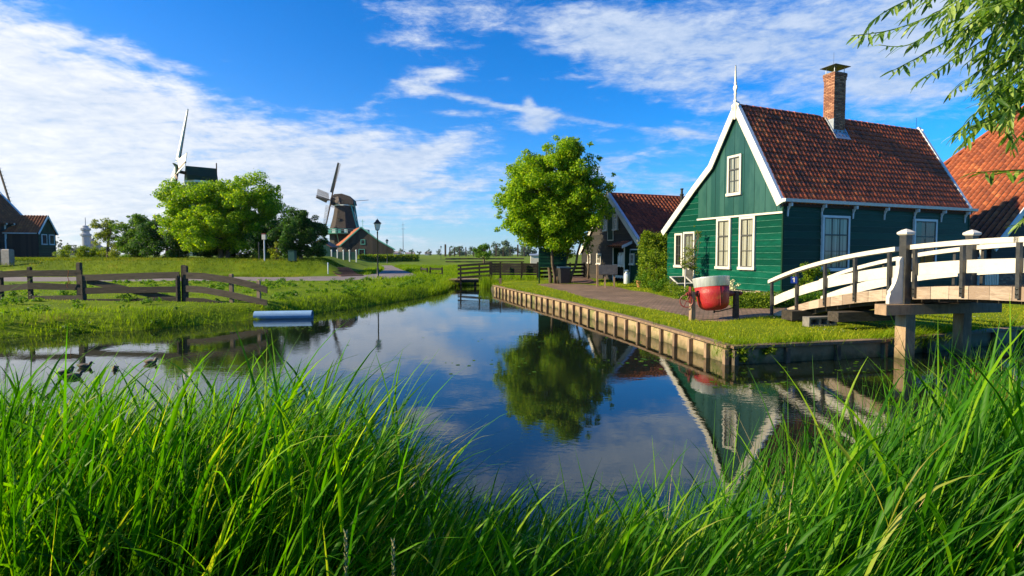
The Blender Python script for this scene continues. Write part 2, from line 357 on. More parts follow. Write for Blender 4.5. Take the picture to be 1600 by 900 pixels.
M['lawn_blade'] = mat('lawn_blade', (.14,.19,.004), .7, spec=.15, col2=(.27,.31,.006), col3=(.42,.37,.04), nscale=1.2, island=.45, transl=.25, lo=.25, hi=.65)
M['bank_blade'] = mat('bank_grass_blade', (.075,.150,.003), .65, spec=.15, col2=(.17,.275,.004), col3=(.34,.34,.03), nscale=.45, island=.34, transl=.38, lo=.25, hi=.65)
M['dyke_blade'] = mat('dyke_grass_blade', (.050,.095,.004), .7, spec=.1, col2=(.12,.175,.008), col3=(.27,.23,.05), nscale=.35, island=.3, transl=.3, lo=.3, hi=.58)
M['straw'] = mat('dead_straw', (.30,.22,.10), .8, (.42,.33,.16), 3)
M['seed'] = mat('seed_head', (.30,.27,.13), .8, (.2,.2,.08), 20)
M['grass'] = mat('grass_ground', (.060,.110,.004), .95, (.13,.185,.005), .55, .8, 9, spec=.1, col3=(.23,.20,.03), detail=12, lo=.3, hi=.62)
M['field'] = M['grass']
M['soil'] = mat('bank_soil', (.035,.03,.015), .95, (.07,.06,.03), 5, .6, 20)
def brick_path(name, c1, c2, mort, sc, rot=0):
    m_ = mat(name, c1, .85, c2, 3); nt = m_.node_tree; N = nt.nodes; L = nt.links; b = N['Principled BSDF']
    tc = N.new('ShaderNodeTexCoord'); mp = N.new('ShaderNodeMapping'); mp.inputs['Rotation'].default_value = (0,0,rot)
    L.new(tc.outputs['Object'], mp.inputs[0])
    br = N.new('ShaderNodeTexBrick'); br.inputs['Scale'].default_value = sc; br.inputs['Color1'].default_value = (*c1,1); br.inputs['Color2'].default_value = (*c2,1); br.inputs['Mortar'].default_value = (*mort,1)
    br.inputs['Mortar Size'].default_value = .04; br.inputs['Brick Width'].default_value = .5; br.inputs['Row Height'].default_value = .25
    L.new(mp.outputs[0], br.inputs['Vector'])
    nz = N.new('ShaderNodeTexNoise'); nz.inputs['Scale'].default_value = 1.2; nz.inputs['Detail'].default_value = 8; L.new(mp.outputs[0], nz.inputs['Vector'])
    mr = N.new('ShaderNodeMapRange'); L.new(nz.outputs['Fac'], mr.inputs[0]); mr.inputs[1].default_value=.3; mr.inputs[2].default_value=.7; mr.inputs[3].default_value = .7; mr.inputs[4].default_value = 1.25
    mx = N.new('ShaderNodeMix'); mx.data_type = 'RGBA'; mx.blend_type = 'MULTIPLY'; mx.inputs[0].default_value = 1
    L.new(br.outputs['Color'], mx.inputs[6]); L.new(mr.outputs[0], mx.inputs[7]); L.new(mx.outputs[2], b.inputs['Base Color'])
    bp = N.new('ShaderNodeBump'); bp.inputs['Strength'].default_value = .5; bp.inputs['Distance'].default_value = .01
    L.new(br.outputs['Fac'], bp.inputs['Height']); bp.invert = True; L.new(bp.outputs[0], b.inputs['Normal'])
    return m_
M['paving'] = brick_path('brick_paving', (.24,.145,.10), (.15,.085,.06), (.08,.06,.03), 2.1, R(22))
M['road'] = mat('asphalt_path', (.13,.105,.105), .9, (.20,.165,.16), 1.2, .4, 60, detail=10)
def water_mat():
    m_ = bpy.data.materials.new('canal_water'); m_.use_nodes = True; nt = m_.node_tree; N = nt.nodes; L = nt.links; b = N['Principled BSDF']
    b.inputs['Base Color'].default_value = (.006,.010,.006,1); b.inputs['Roughness'].default_value = .015; b.inputs['IOR'].default_value = 1.75
    tc = N.new('ShaderNodeTexCoord'); mp = N.new('ShaderNodeMapping'); mp.inputs['Scale'].default_value = (1, 1.5, 1); mp.inputs['Rotation'].default_value = (0,0,R(12))
    L.new(tc.outputs['Object'], mp.inputs[0])
    prev = None
    for sc, st, di in ((2.3, .05, .02), (10, .22, .006), (.5, .02, .05)):
        nz = N.new('ShaderNodeTexNoise'); nz.inputs['Scale'].default_value = sc; nz.inputs['Detail'].default_value = 3; L.new(mp.outputs[0], nz.inputs['Vector'])
        # calm and ruffled patches
        bp = N.new('ShaderNodeBump'); bp.inputs['Distance'].default_value = di; bp.inputs['Strength'].default_value = st
        if sc == 10:
            n2 = N.new('ShaderNodeTexNoise'); n2.inputs['Scale'].default_value = .35; n2.inputs['Detail'].default_value = 3; L.new(tc.outputs['Object'], n2.inputs['Vector'])
            mr = N.new('ShaderNodeMapRange'); mr.inputs[1].default_value = .42; mr.inputs[2].default_value = .68; mr.inputs[3].default_value = .02; mr.inputs[4].default_value = .25
            L.new(n2.outputs['Fac'], mr.inputs[0]); L.new(mr.outputs[0], bp.inputs['Strength'])
        L.new(nz.outputs['Fac'], bp.inputs['Height'])
        if prev: L.new(prev.outputs[0], bp.inputs['Normal'])
        prev = bp
    L.new(prev.outputs[0], b.inputs['Normal'])
    return m_
M['water'] = water_mat()
def glass_mat():
    m_ = bpy.data.materials.new('window_glass'); m_.use_nodes = True; nt = m_.node_tree; N = nt.nodes; L = nt.links
    N.remove(N['Principled BSDF'])
    g = N.new('ShaderNodeBsdfGlossy'); g.inputs['Roughness'].default_value = .02; t = N.new('ShaderNodeBsdfTransparent'); t.inputs[0].default_value = (.80,.83,.82,1)
    lw = N.new('ShaderNodeLayerWeight'); lw.inputs[0].default_value = .5; pw = N.new('ShaderNodeMath'); pw.operation = 'POWER'; pw.inputs[1].default_value = 4; L.new(lw.outputs['Facing'], pw.inputs[0]); fr = N.new('ShaderNodeMath'); fr.operation = 'MULTIPLY_ADD'; fr.inputs[1].default_value = .8; fr.inputs[2].default_value = .06; L.new(pw.outputs[0], fr.inputs[0]); mx = N.new('ShaderNodeMixShader')
    L.new(fr.outputs[0], mx.inputs[0]); L.new(t.outputs[0], mx.inputs[1]); L.new(g.outputs[0], mx.inputs[2]); L.new(mx.outputs[0], N['Material Output'].inputs[0])
    return m_
M['glass'] = glass_mat()
# ---------------------------------------------------------------- land and water
QUAY = [(3.89, 9.02), (3.2, 12.6), (1.96, 17.4), (.5, 22.0), (-.88, 26.6)]         # long quay, near corner to far end
QUAY2 = [(3.89, 9.02), (7.02, 9.72), (9.3, 10.6), (11.2, 11.3), (16, 13.6), (30, 21)]
LEFT = [(-3.3, 31.6), (-3.5, 28.6), (-3.35, 26.4), (-3.9, 23.2), (-5.0, 20.0), (-6.1, 17.6), (-6.7, 15.9), (-7.9, 14.75), (-8.7, 13.9), (-9.44, 13.0), (-10.6, 12.6), (-11.9, 11.75), (-14, 10.9), (-19, 9.8), (-32, 8)]
NEAR = [(-32, 2.6), (-8, 2.9), (-3.6, 2.75), (-2.4, 2.7), (-1.2, 2.75), (-.5, 2.6), (.1, 2.3), (.7, 2.15), (1.3, 2.2), (1.9, 2.5), (2.6, 2.75), (3.6, 2.85), (6, 2.6), (8, 2.3), (11, 2.4), (30, 5)]
DITCH = [(-1.2, 28.5), (-1.7, 31.6)]
CANAL = NEAR + [(30, 21)] + QUAY2[::-1][1:] + QUAY[1:] + DITCH + LEFT
def seg_dist(P, A, B):
    A = np.array(A, float); B = np.array(B, float); d = B-A; L2 = (d*d).sum()
    t = np.clip(((P-A)@d)/L2, 0, 1); q = A + t[:, None]*d
    return np.hypot(*(P-q).T)
def line_dist(P, pts):
    return np.min([seg_dist(P, pts[i], pts[i+1]) for i in range(len(pts)-1)], axis=0)
def inside(P, poly):
    x, y = P[:, 0], P[:, 1]; c = np.zeros(len(P), bool); n = len(poly)
    for i in range(n):
        x0, y0 = poly[i]; x1, y1 = poly[(i+1) % n]
        if y0 == y1: continue
        k = ((y0 > y) != (y1 > y)) & (x < (x1-x0)*(y-y0)/(y1-y0)+x0); c ^= k
    return c
def sm(t): t = np.clip(t, 0, 1); return t*t*(3-2*t)
NATURAL = [NEAR, LEFT, DITCH, [LEFT[0], DITCH[1]]]
QALL = QUAY2[::-1] + QUAY[1:]
def vnoise(x, y, s, a):
    return a*(np.sin(x*s*1.3+1.7*np.sin(y*s*.9))*np.cos(y*s*1.1+1.3*np.sin(x*s*.7)) + .5*np.sin(x*s*2.9+y*s*2.3)*np.cos(y*s*3.1-x*s*1.9))
def height(P):
    P = np.asarray(P, float).reshape(-1, 2); x, y = P.T
    dn = np.min([line_dist(P, q) for q in NATURAL], axis=0); dq = line_dist(P, QALL)
    h = -.05 + .47*sm((dn+.12)/1.15) + .06*sm((dn-1)/4)
    hq = .325 + .10*sm(dq/5)
    h = np.where(dq < dn+1e-6, hq, h)
    w = sm((dn-dq+1.5)/3); h = np.where(dq < dn, hq, h)*1.0
    # blend where natural bank meets quay
    h = np.where((dn < 1.2) & (dq < 1.2) & (dq >= dn), np.minimum(h, .3), h)
    # dyke on the far left
    edge = -.30*y
    k = sm((edge - x)/3.2) * sm((y-34.0)/2.6) * (1-sm((y-150)/60))
    h = h + 1.02*k + .15*k*sm((y-38)/12)
    h = h + vnoise(x, y, .8, .02)*sm((dn-.3)/2)*(y > 4)*(dq > 1.5)
    return h
ROADS = {}
# asphalt path at the foot of the dyke, bending back towards the mill
road_px = [(0,439),(200,439),(400,439),(520,438.2),(600,435.5),(646,432.5),(652,430),(642,426),(628,421.5),(618,417.5),(612,414.5)]
road_px2 = [(596,414.5),(600,418),(600,421.5),(591,426.5),(576,429),(550,430.6),(520,431.6),(460,432.4),(420,432.6),(300,432.8),(200,432.8),(0,432.8)]
ROAD = [tuple(G(px, py, .49).xy) for px, py in road_px+road_px2]
ROAD[0] = (-34, ROAD[0][1]); ROAD[-1] = (-40, ROAD[-1][1])
pav_lo = [(838,443),(880,452),(915,462),(952,467.5),(990,474),(1036,482),(1071,489),(1090,496),(1130,497.5),(1180,493),(1212,491),(1240,489)]
pav_hi = [(1262,478.5),(1215,479),(1150,477),(1090,471),(1045,464),(1012,457),(985,453),(960,448),(934,446),(900,442.8),(860,441.8)]
PAVE = [tuple(G(px, py, .42).xy) for px, py in pav_lo]
A0 = (6.9, 13.15); PAVE[-1] = (7.0, 13.3)
PAVE = PAVE + [(8.5, 13.6), (14, 15.8), (22, 18.9), (21.5, 20.4), (13.6, 17.3), (9.5, 15.8)] + [tuple(G(px, py, .42).xy) for px, py in pav_hi[1:]]
MULCH = [tuple(G(px, py, .42).xy) for px, py in [(888,441.5),(930,445),(905,442.3),(917,433),(898,431),(885,434)]]
MULCH = [tuple(G(px, py, .42).xy) for px, py in [(878,438),(884,441.2),(905,442.2),(936,444.5),(925,438),(915,434),(895,434)]]
def build_land():
    pts = []; edges = []
    def loop(poly):
        b = len(pts); n = len(poly)
        # subdivide long sides so that the banks stay smooth
        out = []
        for i in range(n):
            a = Vector(poly[i]); c = Vector(poly[(i+1) % n]); k = max(1, int((c-a).length/.9)) if max(abs(a.x), abs(c.x)) < 33 and a.y < 40 else 1
            for j in range(k): out.append(a.lerp(c, j/k))
        for i, p in enumerate(out): pts.append(p); edges.append((b+i, b+(i+1) % len(out)))
    for q in (CANAL, ROAD, PAVE): loop(q)
    b = len(pts); S_ = 3000
    for p in ((-S_,-S_),(S_,-S_),(S_,S_),(-S_,S_)): pts.append(Vector(p))
    edges += [(b,b+1),(b+1,b+2),(b+2,b+3),(b+3,b)]
    g = []
    for X0, X1, Y0, Y1, st in ((-14, 14, -2, 18, .45), (-30, 24, 18, 40, .8), (-30,-14,0,18,.8), (14,30,0,18,.8), (-60, 40, 40, 60, 2.0), (-160, 120, 60, 200, 8), (-70,-30,-10,40,4), (24,80,-10,40,4), (-60,60,-30,-2,4), (-900,900,200,1500,90)):
        xs = np.arange(X0, X1, st); ys = np.arange(Y0, Y1, st)
        a, c = np.meshgrid(xs, ys); P = np.stack([a.ravel(), c.ravel()], 1) + RNG.uniform(-.28, .28, (a.size, 2))*st
        g.append(P)
    g = np.concatenate(g)
    nat = np.min([line_dist(g, q) for q in NATURAL], axis=0)
    keep = ~inside(g, CANAL) & (np.min([line_dist(g, q+[q[0]]) for q in (CANAL, ROAD, PAVE)], axis=0) > .12)
    g = g[keep]
    # extra rows along the natural banks for their curved slope
    pts += [Vector(p) for p in g]
    V, E, F, ov, oe, of = delaunay_2d_cdt(pts, edges, [], 0, 1e-4)
    P = np.array([(v.x, v.y) for v in V]); H = height(P)
    F = np.array([f for f in F if len(f) == 3]); C = P[F].mean(axis=1)
    water = inside(C, CANAL)
    rd = inside(C, ROAD) & ~water; pv = inside(C, PAVE) & ~water
    V3 = np.column_stack([P, H])
    def sub(name, mask, m_, z=0):
        f = F[mask]; u, inv = np.unique(f, return_inverse=True)
        # Delaunay output is counter-clockwise
        me = arr_mesh(name, V3[u] + (0, 0, z), inv.reshape(-1, 3), m_, smooth=True); return put(name, me)
    o = sub('ground', ~water & ~rd & ~pv, M['grass']); o['kind'] = 'structure'
    o = sub('path', pv, M['paving']); o['kind'] = 'structure'
    o = sub('road', rd, M['road']); o['kind'] = 'structure'
    # bank sides going down under the water
    mb = MB(); n = len(CANAL); W = [Vector(c) for c in CANAL]
    hs_ = height(np.array(CANAL))
    for i in range(n):
        a, c = W[i], W[(i+1) % n]; k = max(1, int((c-a).length/.9)) if max(abs(a.x), abs(c.x)) < 33 and a.y < 40 else 1
        for j in range(k):
            p, q = a.lerp(c, j/k), a.lerp(c, (j+1)/k); hp, hq = height([p, q])
            mb.add([(p.x,p.y,hp),(q.x,q.y,hq),(q.x,q.y,-.8),(p.x,p.y,-.8)], [(0,1,2,3)])
    o = mb.build('bank_side', M['soil']); o['kind'] = 'structure'
    wm = MB(); xs = [p[0] for p in CANAL]; wm.add([(-33,0,0),(31,0,0),(31,33,0),(-33,33,0)], [(0,1,2,3)])
    o = wm.build('water', M['water']); o['kind'] = 'structure'
    rv = MB(); rv.add([(-900,330,1.0),(-95,330,1.0),(-150,760,1.0),(-900,760,1.0)], [(0,1,2,3)])
    o = rv.build('river', M['water']); o['kind'] = 'structure'
build_land()
def hz(x, y): return float(height([(x, y)])[0])

# bare bark mulch under the trees by the barn
b = MB(); c = Vector((np.mean([p[0] for p in MULCH]), np.mean([p[1] for p in MULCH])))
ring = []
for i in range(len(MULCH)):
    a_, b_ = Vector(MULCH[i]), Vector(MULCH[(i+1) % len(MULCH)])
    ring += [a_.lerp(b_, t) for t in (0, .33, .66)]
vs = [(c.x, c.y, hz(*c)+.06)] + [(p.x, p.y, hz(p.x, p.y)+.02) for p in ring]
b.add(vs, [(0, i+1, (i+1) % len(ring)+1) for i in range(len(ring))])
o = b.build('soil_patch', M['mulch']); o['kind'] = 'structure'

# ---------------------------------------------------------------- quay walls
def quay(line, flip, label, spacing):
    root = empty('quay_wall', (line[0][0], line[0][1], 0), 0, label, 'quay wall')
    o3 = Vector((line[0][0], line[0][1], 0))
    mesh_post = None
    for i in range(len(line)-1):
        a = Vector((*line[i], 0))-o3; c = Vector((*line[i+1], 0))-o3; L_ = (c-a).length; d = (c-a)/L_
        nrm = Vector((-d.y, d.x, 0))*(1 if flip else -1)           # towards the water
        n = max(1, round(L_/spacing)); st = L_/n
        for k in range(n):
            p = a + d*(k*st); q = a + d*((k+1)*st-.01)
            b = MB(); dz = random.uniform(-.012, .006)
            b.beam(p+nrm*.03+Vector((0,0,.06+dz)), q+nrm*.03+Vector((0,0,.06+dz)), .05, .44)
            b.build('board', M['quay_board'], root)
            pp = a + d*(k*st); b = MB(); w = .078
            le = Vector((random.uniform(-.012,.012), random.uniform(-.012,.012), 0))
            b.beam(pp+nrm*.10+Vector((0,0,-.6)), pp+nrm*.10+Vector((0,0,.275+random.uniform(-.02,.02)))+le, w, w, up=d)
            b.build('post', M['quay_post'] if not flip else M['timber'], root)
        m_ = max(1, round(L_/2.9)); sc = L_/m_
        for k in range(m_):
            p = a + d*(k*sc - (.03 if k else .05)); q = a + d*((k+1)*sc-.008)
            b = MB(); b.beam(p+nrm*.05+Vector((0,0,.318+random.uniform(0,.006))), q+nrm*.05+Vector((0,0,.318+random.uniform(0,.006))), .17, .05)
            b.build('cap_plank', M['timber'], root)
    return root
quay(QUAY, True, 'long timber quay wall of pale boards and dark posts along the lawn', .62)
quay(QUAY2[:-1], False, 'short shaded timber quay wall running under the white footbridge', 1.25)

# ---------------------------------------------------------------- cloud of leaves
def leaf_cloud(centres, radii, n, size, squash=.8, fill=.35, aspect=.55, seed=0, up=.45):
    """leaf quads around many clump centres; returns V, F"""
    r = np.random.default_rng(seed); centres = np.asarray(centres, float); radii = np.asarray(radii, float)
    w = radii**2; idx = r.choice(len(centres), n, p=w/w.sum())
    d = r.normal(size=(n, 3)); d /= np.linalg.norm(d, axis=1)[:, None]
    rad = radii[idx]*np.where(r.random(n) < fill, r.random(n)**.5, r.normal(.92, .13, n))
    P = centres[idx] + d*rad[:, None]*(1, 1, squash)
    nr = d*.75 + np.array((0, 0, up)) + r.normal(size=(n, 3))*.5; nr /= np.linalg.norm(nr, axis=1)[:, None]
    t = r.normal(size=(n, 3)); t -= nr*(t*nr).sum(1)[:, None]; t /= np.linalg.norm(t, axis=1)[:, None]
    s_ = np.cross(nr, t); L_ = size*r.uniform(.6, 1.4, n)[:, None]
    V = np.stack([P - t*L_*.5, P + s_*L_*aspect*.5 - nr*L_*.06, P + t*L_*.5, P - s_*L_*aspect*.5 - nr*L_*.06], 1).reshape(-1, 3)
    return V, np.arange(4*n).reshape(-1, 4)
def limb(mb, p, q, r0, r1, bend=.12, n=5, seg=6):
    p, q = Vector(p), Vector(q); L_ = (q-p).length
    o_ = Vector((random.uniform(-1,1), random.uniform(-1,1), random.uniform(-.3,.8)))*bend*L_
    pts = [p.lerp(q, t) + o_*math.sin(math.pi*t) + Vector((random.uniform(-1,1), random.uniform(-1,1), 0))*.02*L_*(0 < t < 1) for t in [i/n for i in range(n+1)]]
    mb.tube(pts, [r0+(r1-r0)*(i/n)**.8 for i in range(n+1)], seg)
    return pts
def tree(name, x, y, lobes, n_leaf, size, leaf, label, cat='tree', group=None, clumps=120, cr=.55, trunks=((0,0,.16,.35),), z=None, limbs=22, fill=.35, shell=.72, seed=1, squash=.8, trunk_name='trunk', fork=.35):
    """lobes: (dx, dy, z_centre, rx, ry, rz) above the tree's foot"""
    rs = np.random.default_rng(seed); st = random.getstate(); random.seed(seed)
    z = hz(x, y)-.05 if z is None else z
    root = empty(name, (x, y, z), 0, label, cat, group)
    C, Rr = [], []
    vol = np.array([l[3]*l[4]*l[5] for l in lobes])**(2/3); vol = vol/vol.sum()
    for k in range(clumps):
        l = lobes[rs.choice(len(lobes), p=vol)]
        d = rs.normal(size=3); d /= np.linalg.norm(d)
        f = rs.uniform(shell, 1.03) if rs.random() < .8 else rs.uniform(.2, shell)
        if d[2] < -.2: f *= .93
        C.append((l[0]+d[0]*l[3]*f, l[1]+d[1]*l[4]*f, l[2]+d[2]*l[5]*f)); Rr.append(cr*rs.uniform(.55, 1.25))
    if limbs > 15:          # loose sprigs that break the outline
        for k in range(clumps//4):
            l = lobes[rs.choice(len(lobes), p=vol)]; d = rs.normal(size=3); d[2] = abs(d[2])*.9-.15; d /= np.linalg.norm(d); f = rs.uniform(1.02, 1.16)
            C.append((l[0]+d[0]*l[3]*f, l[1]+d[1]*l[4]*f, l[2]+d[2]*l[5]*f)); Rr.append(cr*rs.uniform(.22, .45))
    C = np.array(C); Rr = np.array(Rr)
    V, F = leaf_cloud(C, Rr, n_leaf, size, squash=squash, fill=fill, seed=seed+5)
    V[:, 2] = np.maximum(V[:, 2], .02)
    fo = put('foliage', arr_mesh('foliage', V, F, leaf), root)
    if trunks:
        b = MB(); bl = MB()
        top = max(l[2]+l[5] for l in lobes); forks = []
        for (dx, dy, r0, h) in trunks:
            hh = top*h; q = Vector((dx*2.2+random.uniform(-.1,.1), dy*2.2+random.uniform(-.1,.1), hh))
            pts = limb(b, (dx, dy, -.1), q, r0, r0*.62, .05, 5, 9)
            forks.append((q, r0*.62))
            # a leader up into the crown
            l = lobes[0]; q2 = Vector((l[0]+dx, l[1]+dy, l[2]+l[5]*.55)); limb(bl, q, q2, r0*.6, r0*.12, .08, 6, 6)
            forks.append((q.lerp(q2, .35), r0*.42)); forks.append((q.lerp(q2, .65), r0*.3))
        b.build(trunk_name, M['bark'], root, smooth=True)
        for k in rs.choice(len(C), min(limbs, len(C)), replace=False):
            c = Vector(C[k]); q, r0 = min(forks, key=lambda f_: (f_[0]-c).length + random.uniform(0, 1.2) + (3 if f_[0].z > c.z+.5 else 0))
            limb(bl, q, c, r0*.75, .012, .10, 5, 5)
        bl.build('branches', M['bark'], root, smooth=True)
    random.setstate(st)
    return root
# ---------------------------------------------------------------- building helpers
def prof_fn(prof):
    ys = [p[0] for p in prof]; zs = [p[1] for p in prof]
    return lambda y: float(np.interp(y, ys, zs))
def plank_mesh(b, a0, a1, z0, z1, t0, t1, t=.026, th=.012):
    """clapboard in a wall frame (along, out, up): from a0..a1 at the bottom edge and t0..t1 at the top; lower edge proud"""
    b.add([(a0,0,z0),(a1,0,z0),(a1,t,z0),(a0,t,z0),(t0,0,z1),(t1,0,z1),(t1,th,z1),(t0,th,z1)],
          [(3,2,1,0),(4,5,6,7),(2,3,7,6),(1,2,6,5),(3,0,4,7)], 0)
    # thin worn lower edge with its highlight painted in, a strip standing 2 mm proud
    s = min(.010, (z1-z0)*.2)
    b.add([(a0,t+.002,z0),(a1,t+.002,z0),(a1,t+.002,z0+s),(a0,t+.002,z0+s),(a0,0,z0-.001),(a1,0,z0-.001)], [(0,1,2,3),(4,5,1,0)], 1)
def clad(root, Mw, a0, a1, z0, z1, pitch, mats, top=None, name='plank', jitter=.004):
    """horizontal boards; top(a) is the roof line above the wall"""
    n = max(1, round((z1-z0)/pitch)); p = (z1-z0)/n
    for k in range(n):
        b = MB(Mw); za, zb = z0+k*p, z0+(k+1)*p-.003
        lo = hi = None
        if top:
            xs = np.linspace(a0, a1, 241)
            ok0 = [x for x in xs if top(x) >= za+.01]; ok1 = [x for x in xs if top(x) >= zb]
            if not ok0: continue
            if not ok1: m_ = (ok0[0]+ok0[-1])/2; ok1 = [m_-.01, m_+.01]
            plank_mesh(b, ok0[0], ok0[-1], za, zb, ok1[0], ok1[-1], .026+random.uniform(-jitter, jitter))
        else: plank_mesh(b, a0, a1, za, zb, a0, a1, .026+random.uniform(-jitter, jitter))
        b.build(name, mats, root)
def vclad(root, Mw, a0, a1, z0, top, w, m_, name='plank'):
    n = max(1, round((a1-a0)/w)); p = (a1-a0)/n
    for k in range(n):
        x0, x1 = a0+k*p+.004, a0+(k+1)*p-.004; b = MB(Mw); t = .022+(k % 2)*.007
        pk = [x for x in getattr(top, 'peaks', []) if x0 < x < x1]
        poly = [(x0,0,z0),(x1,0,z0),(x1,0,top(x1))]+[(x,0,top(x)) for x in pk]+[(x0,0,top(x0))]
        b.prism(poly, (0,t,0)); b.build(name, m_, root)
def window(root, Mw, a, z, w, h, cols, rows, fw=.085, m_frame=None, m_sash=None, curtain='curtain', mid=None, depth=.07, base=.03, curt=(0,1), name='window', sw=.04):
    """a window in a wall frame; frame > panes, curtain, sash"""
    mf = m_frame or M['white']; ms = m_sash or M['sash']
    b = MB(Mw); d0, d1 = 0, base+depth
    b.box(a, a+fw, d0, d1, z, z+h); b.box(a+w-fw, a+w, d0, d1, z, z+h)
    b.box(a+fw, a+w-fw, d0, d1-.003, z+h-fw, z+h); b.box(a-.03, a+w+.03, d0, d1+.03, z-.05, z+fw*.7)
    win = b.build(name, mf, root)
    ia, iw, iz, ih = a+fw, w-2*fw, z+fw*.7, h-fw*1.7
    b = MB(Mw); b.box(ia, ia+iw, 0, base+.004, iz, iz+ih); b.build('backing', M['dark_in'], win)
    if curtain:
        c0, c1 = curt
        b = MB(Mw); n = 24; vs = []; fs = []
        for i in range(n+1):
            x = ia + .01 + (iw-.02)*(c0+(c1-c0)*i/n)
            y = base+.013+.009*math.sin(i*2.1)+.004*math.sin(i*5.3); vs += [(x, y, iz+.01), (x, y, iz+ih-.01)]
            if i: fs.append((2*i-2, 2*i, 2*i+1, 2*i-1))
        b.add(vs, fs); b.build('curtain', M[curtain], win, smooth=True)
    b = MB(Mw); s0, s1 = base+.028, base+.055
    b.box(ia, ia+sw, s0, s1, iz, iz+ih); b.box(ia+iw-sw, ia+iw, s0, s1, iz, iz+ih)
    b.box(ia+sw, ia+iw-sw, s0, s1-.002, iz, iz+sw); b.box(ia+sw, ia+iw-sw, s0, s1-.002, iz+ih-sw, iz+ih)
    cw = (iw-2*sw)/cols; chh = (ih-2*sw)/rows
    for c in range(1, cols): b.box(ia+sw+c*cw-.010, ia+sw+c*cw+.010, s0+.002, s1-.004, iz+sw, iz+ih-sw)
    for r_ in range(1, rows):
        t = .026 if mid == r_ else .011
        b.box(ia+sw, ia+iw-sw, s0+.003, s1-(.0 if mid == r_ else .006)+.001, iz+sw+r_*chh-t, iz+sw+r_*chh+t)
    b.build('sash', ms, win)
    for c in range(cols):
        for r_ in range(rows):
            x0 = ia+sw+c*cw+.008; z0 = iz+sw+r_*chh+.01; b = MB(Mw)
            ty = s0+.012+random.uniform(-.001,.001); tl = random.uniform(-.002,.002)
            b.add([(x0,ty,z0),(x0+cw-.016,ty+tl,z0),(x0+cw-.016,ty+tl,z0+chh-.02),(x0,ty,z0+chh-.02)], [(0,1,2,3)]); b.build('pane', M['glass'], win)
    return win
def pantile(w, l, m_, thick=.016, seg=7, amp=.042):
    """one S-shaped tile: x across, y up the slope, z out of the roof"""
    vs = []; fs = []
    for j, y in enumerate((0, l)):
        for i in range(seg+1):
            t = i/seg; z = amp*math.sin(2*math.pi*(t-.10)) + .012
            vs.append(((t-.5)*w*1.06, y, z + (.034 if j == 0 else 0)))
    n = seg+1
    for i in range(seg): fs.append((i, i+1, n+i+1, n+i))
    b0 = len(vs)
    for i in range(n): x, y, z = vs[i]; vs.append((x, y, z-thick))
    for i in range(seg): fs.append((b0+i, b0+i+1, i+1, i))
    me = bpy.data.meshes.new('tile'); me.from_pydata(vs, [], fs); me.materials.append(m_)
    me.polygons.foreach_set('use_smooth', [True]*seg + [False]*(len(fs)-seg)); me.update()
    return me
def tile_roof(roof, O, A, U, width, length, tw, tl, me_tile, mj, inside_fn=None, n_obj=0, skip=None, eye=None):
    """tiles on a slope: origin O at the eave, A along it, U up it; nearest n_obj are objects, the rest one joined part"""
    O, A, U = Vector(O), Vector(A).normalized(), Vector(U).normalized(); Nn = A.cross(U)
    if Nn.z < 0: Nn = -Nn; 
    flip = A.cross(U).z < 0
    nc = round(width/tw); nr = round(length/tl); cw = width/nc; rl = length/nr
    me_base = me_tile
    items = []
    for r_ in range(nr):
        for c in range(nc):
            a, u = (c+.5)*cw, r_*rl
            if inside_fn and not inside_fn(a, u+rl*.5): continue
            if skip and skip(a, u+rl*.5): continue
            p = O + A*a + U*(u-.02) + Nn*(.012+random.uniform(-.004,.005))
            A2 = (A + U*random.uniform(-.012,.012) + Nn*random.uniform(-.012,.012)).normalized()
            N2 = A2.cross(U).normalized()*(-1 if flip else 1); U2 = (N2.cross(A2) if not flip else A2.cross(N2)).normalized()
            if U2.dot(U) < 0: U2 = -U2
            Mx = Matrix(((A2.x,U2.x,N2.x,p.x),(A2.y,U2.y,N2.y,p.y),(A2.z,U2.z,N2.z,p.z),(0,0,0,1)))
            items.append(((p-eye).length if eye else 0, Mx))
    items.sort(key=lambda t: t[0])
    for d, Mx in items[:n_obj]:
        o = bpy.data.objects.new('tile', me_tile); COL.objects.link(o); o.parent = roof; o.matrix_local = Mx
    rest = items[n_obj:]
    if rest:
        tv = np.array([v.co for v in me_tile.vertices]); tf = np.array([list(p.vertices) for p in me_tile.polygons])
        V = []; F = []
        for i, (d, Mx) in enumerate(rest):
            m_ = np.array(Mx); V.append(tv@m_[:3,:3].T + m_[:3,3]); F.append(tf + i*len(tv))
        me = arr_mesh('tile_field', np.concatenate(V), np.concatenate(F), mj)
        ns = me_tile.polygons; sm_ = np.tile([p.use_smooth for p in ns], len(rest)); me.polygons.foreach_set('use_smooth', sm_)
        o = put('tile_field', me, roof); o['kind'] = 'stuff'
def bargeboard(root, pts, out, w, t, m_, name='barge_board', drop=.5):
    """board following the rake; pts in 3D, out = outward vector"""
    out = Vector(out)
    for i in range(len(pts)-1):
        p, q = Vector(pts[i]), Vector(pts[i+1]); b = MB()
        d = (q-p).normalized(); side = out.normalized().cross(d); 
        if side.z > 0: side = -side
        def mit(k, s_):
            if 0 < k < len(pts)-1:
                d0 = (Vector(pts[k])-Vector(pts[k-1])).normalized(); d1 = (Vector(pts[k+1])-Vector(pts[k])).normalized()
                a = (out.normalized().cross(d0)); a = -a if a.z > 0 else a; c = (out.normalized().cross(d1)); c = -c if c.z > 0 else c
                m2 = (a+c).normalized(); return m2*(w/max(.3, m2.dot(a)))
            return s_*w
        poly = [p, q, q+mit(i+1, side), p+mit(i, side)]
        b.prism(poly, out.normalized()*t); b.build(name, m_, root)

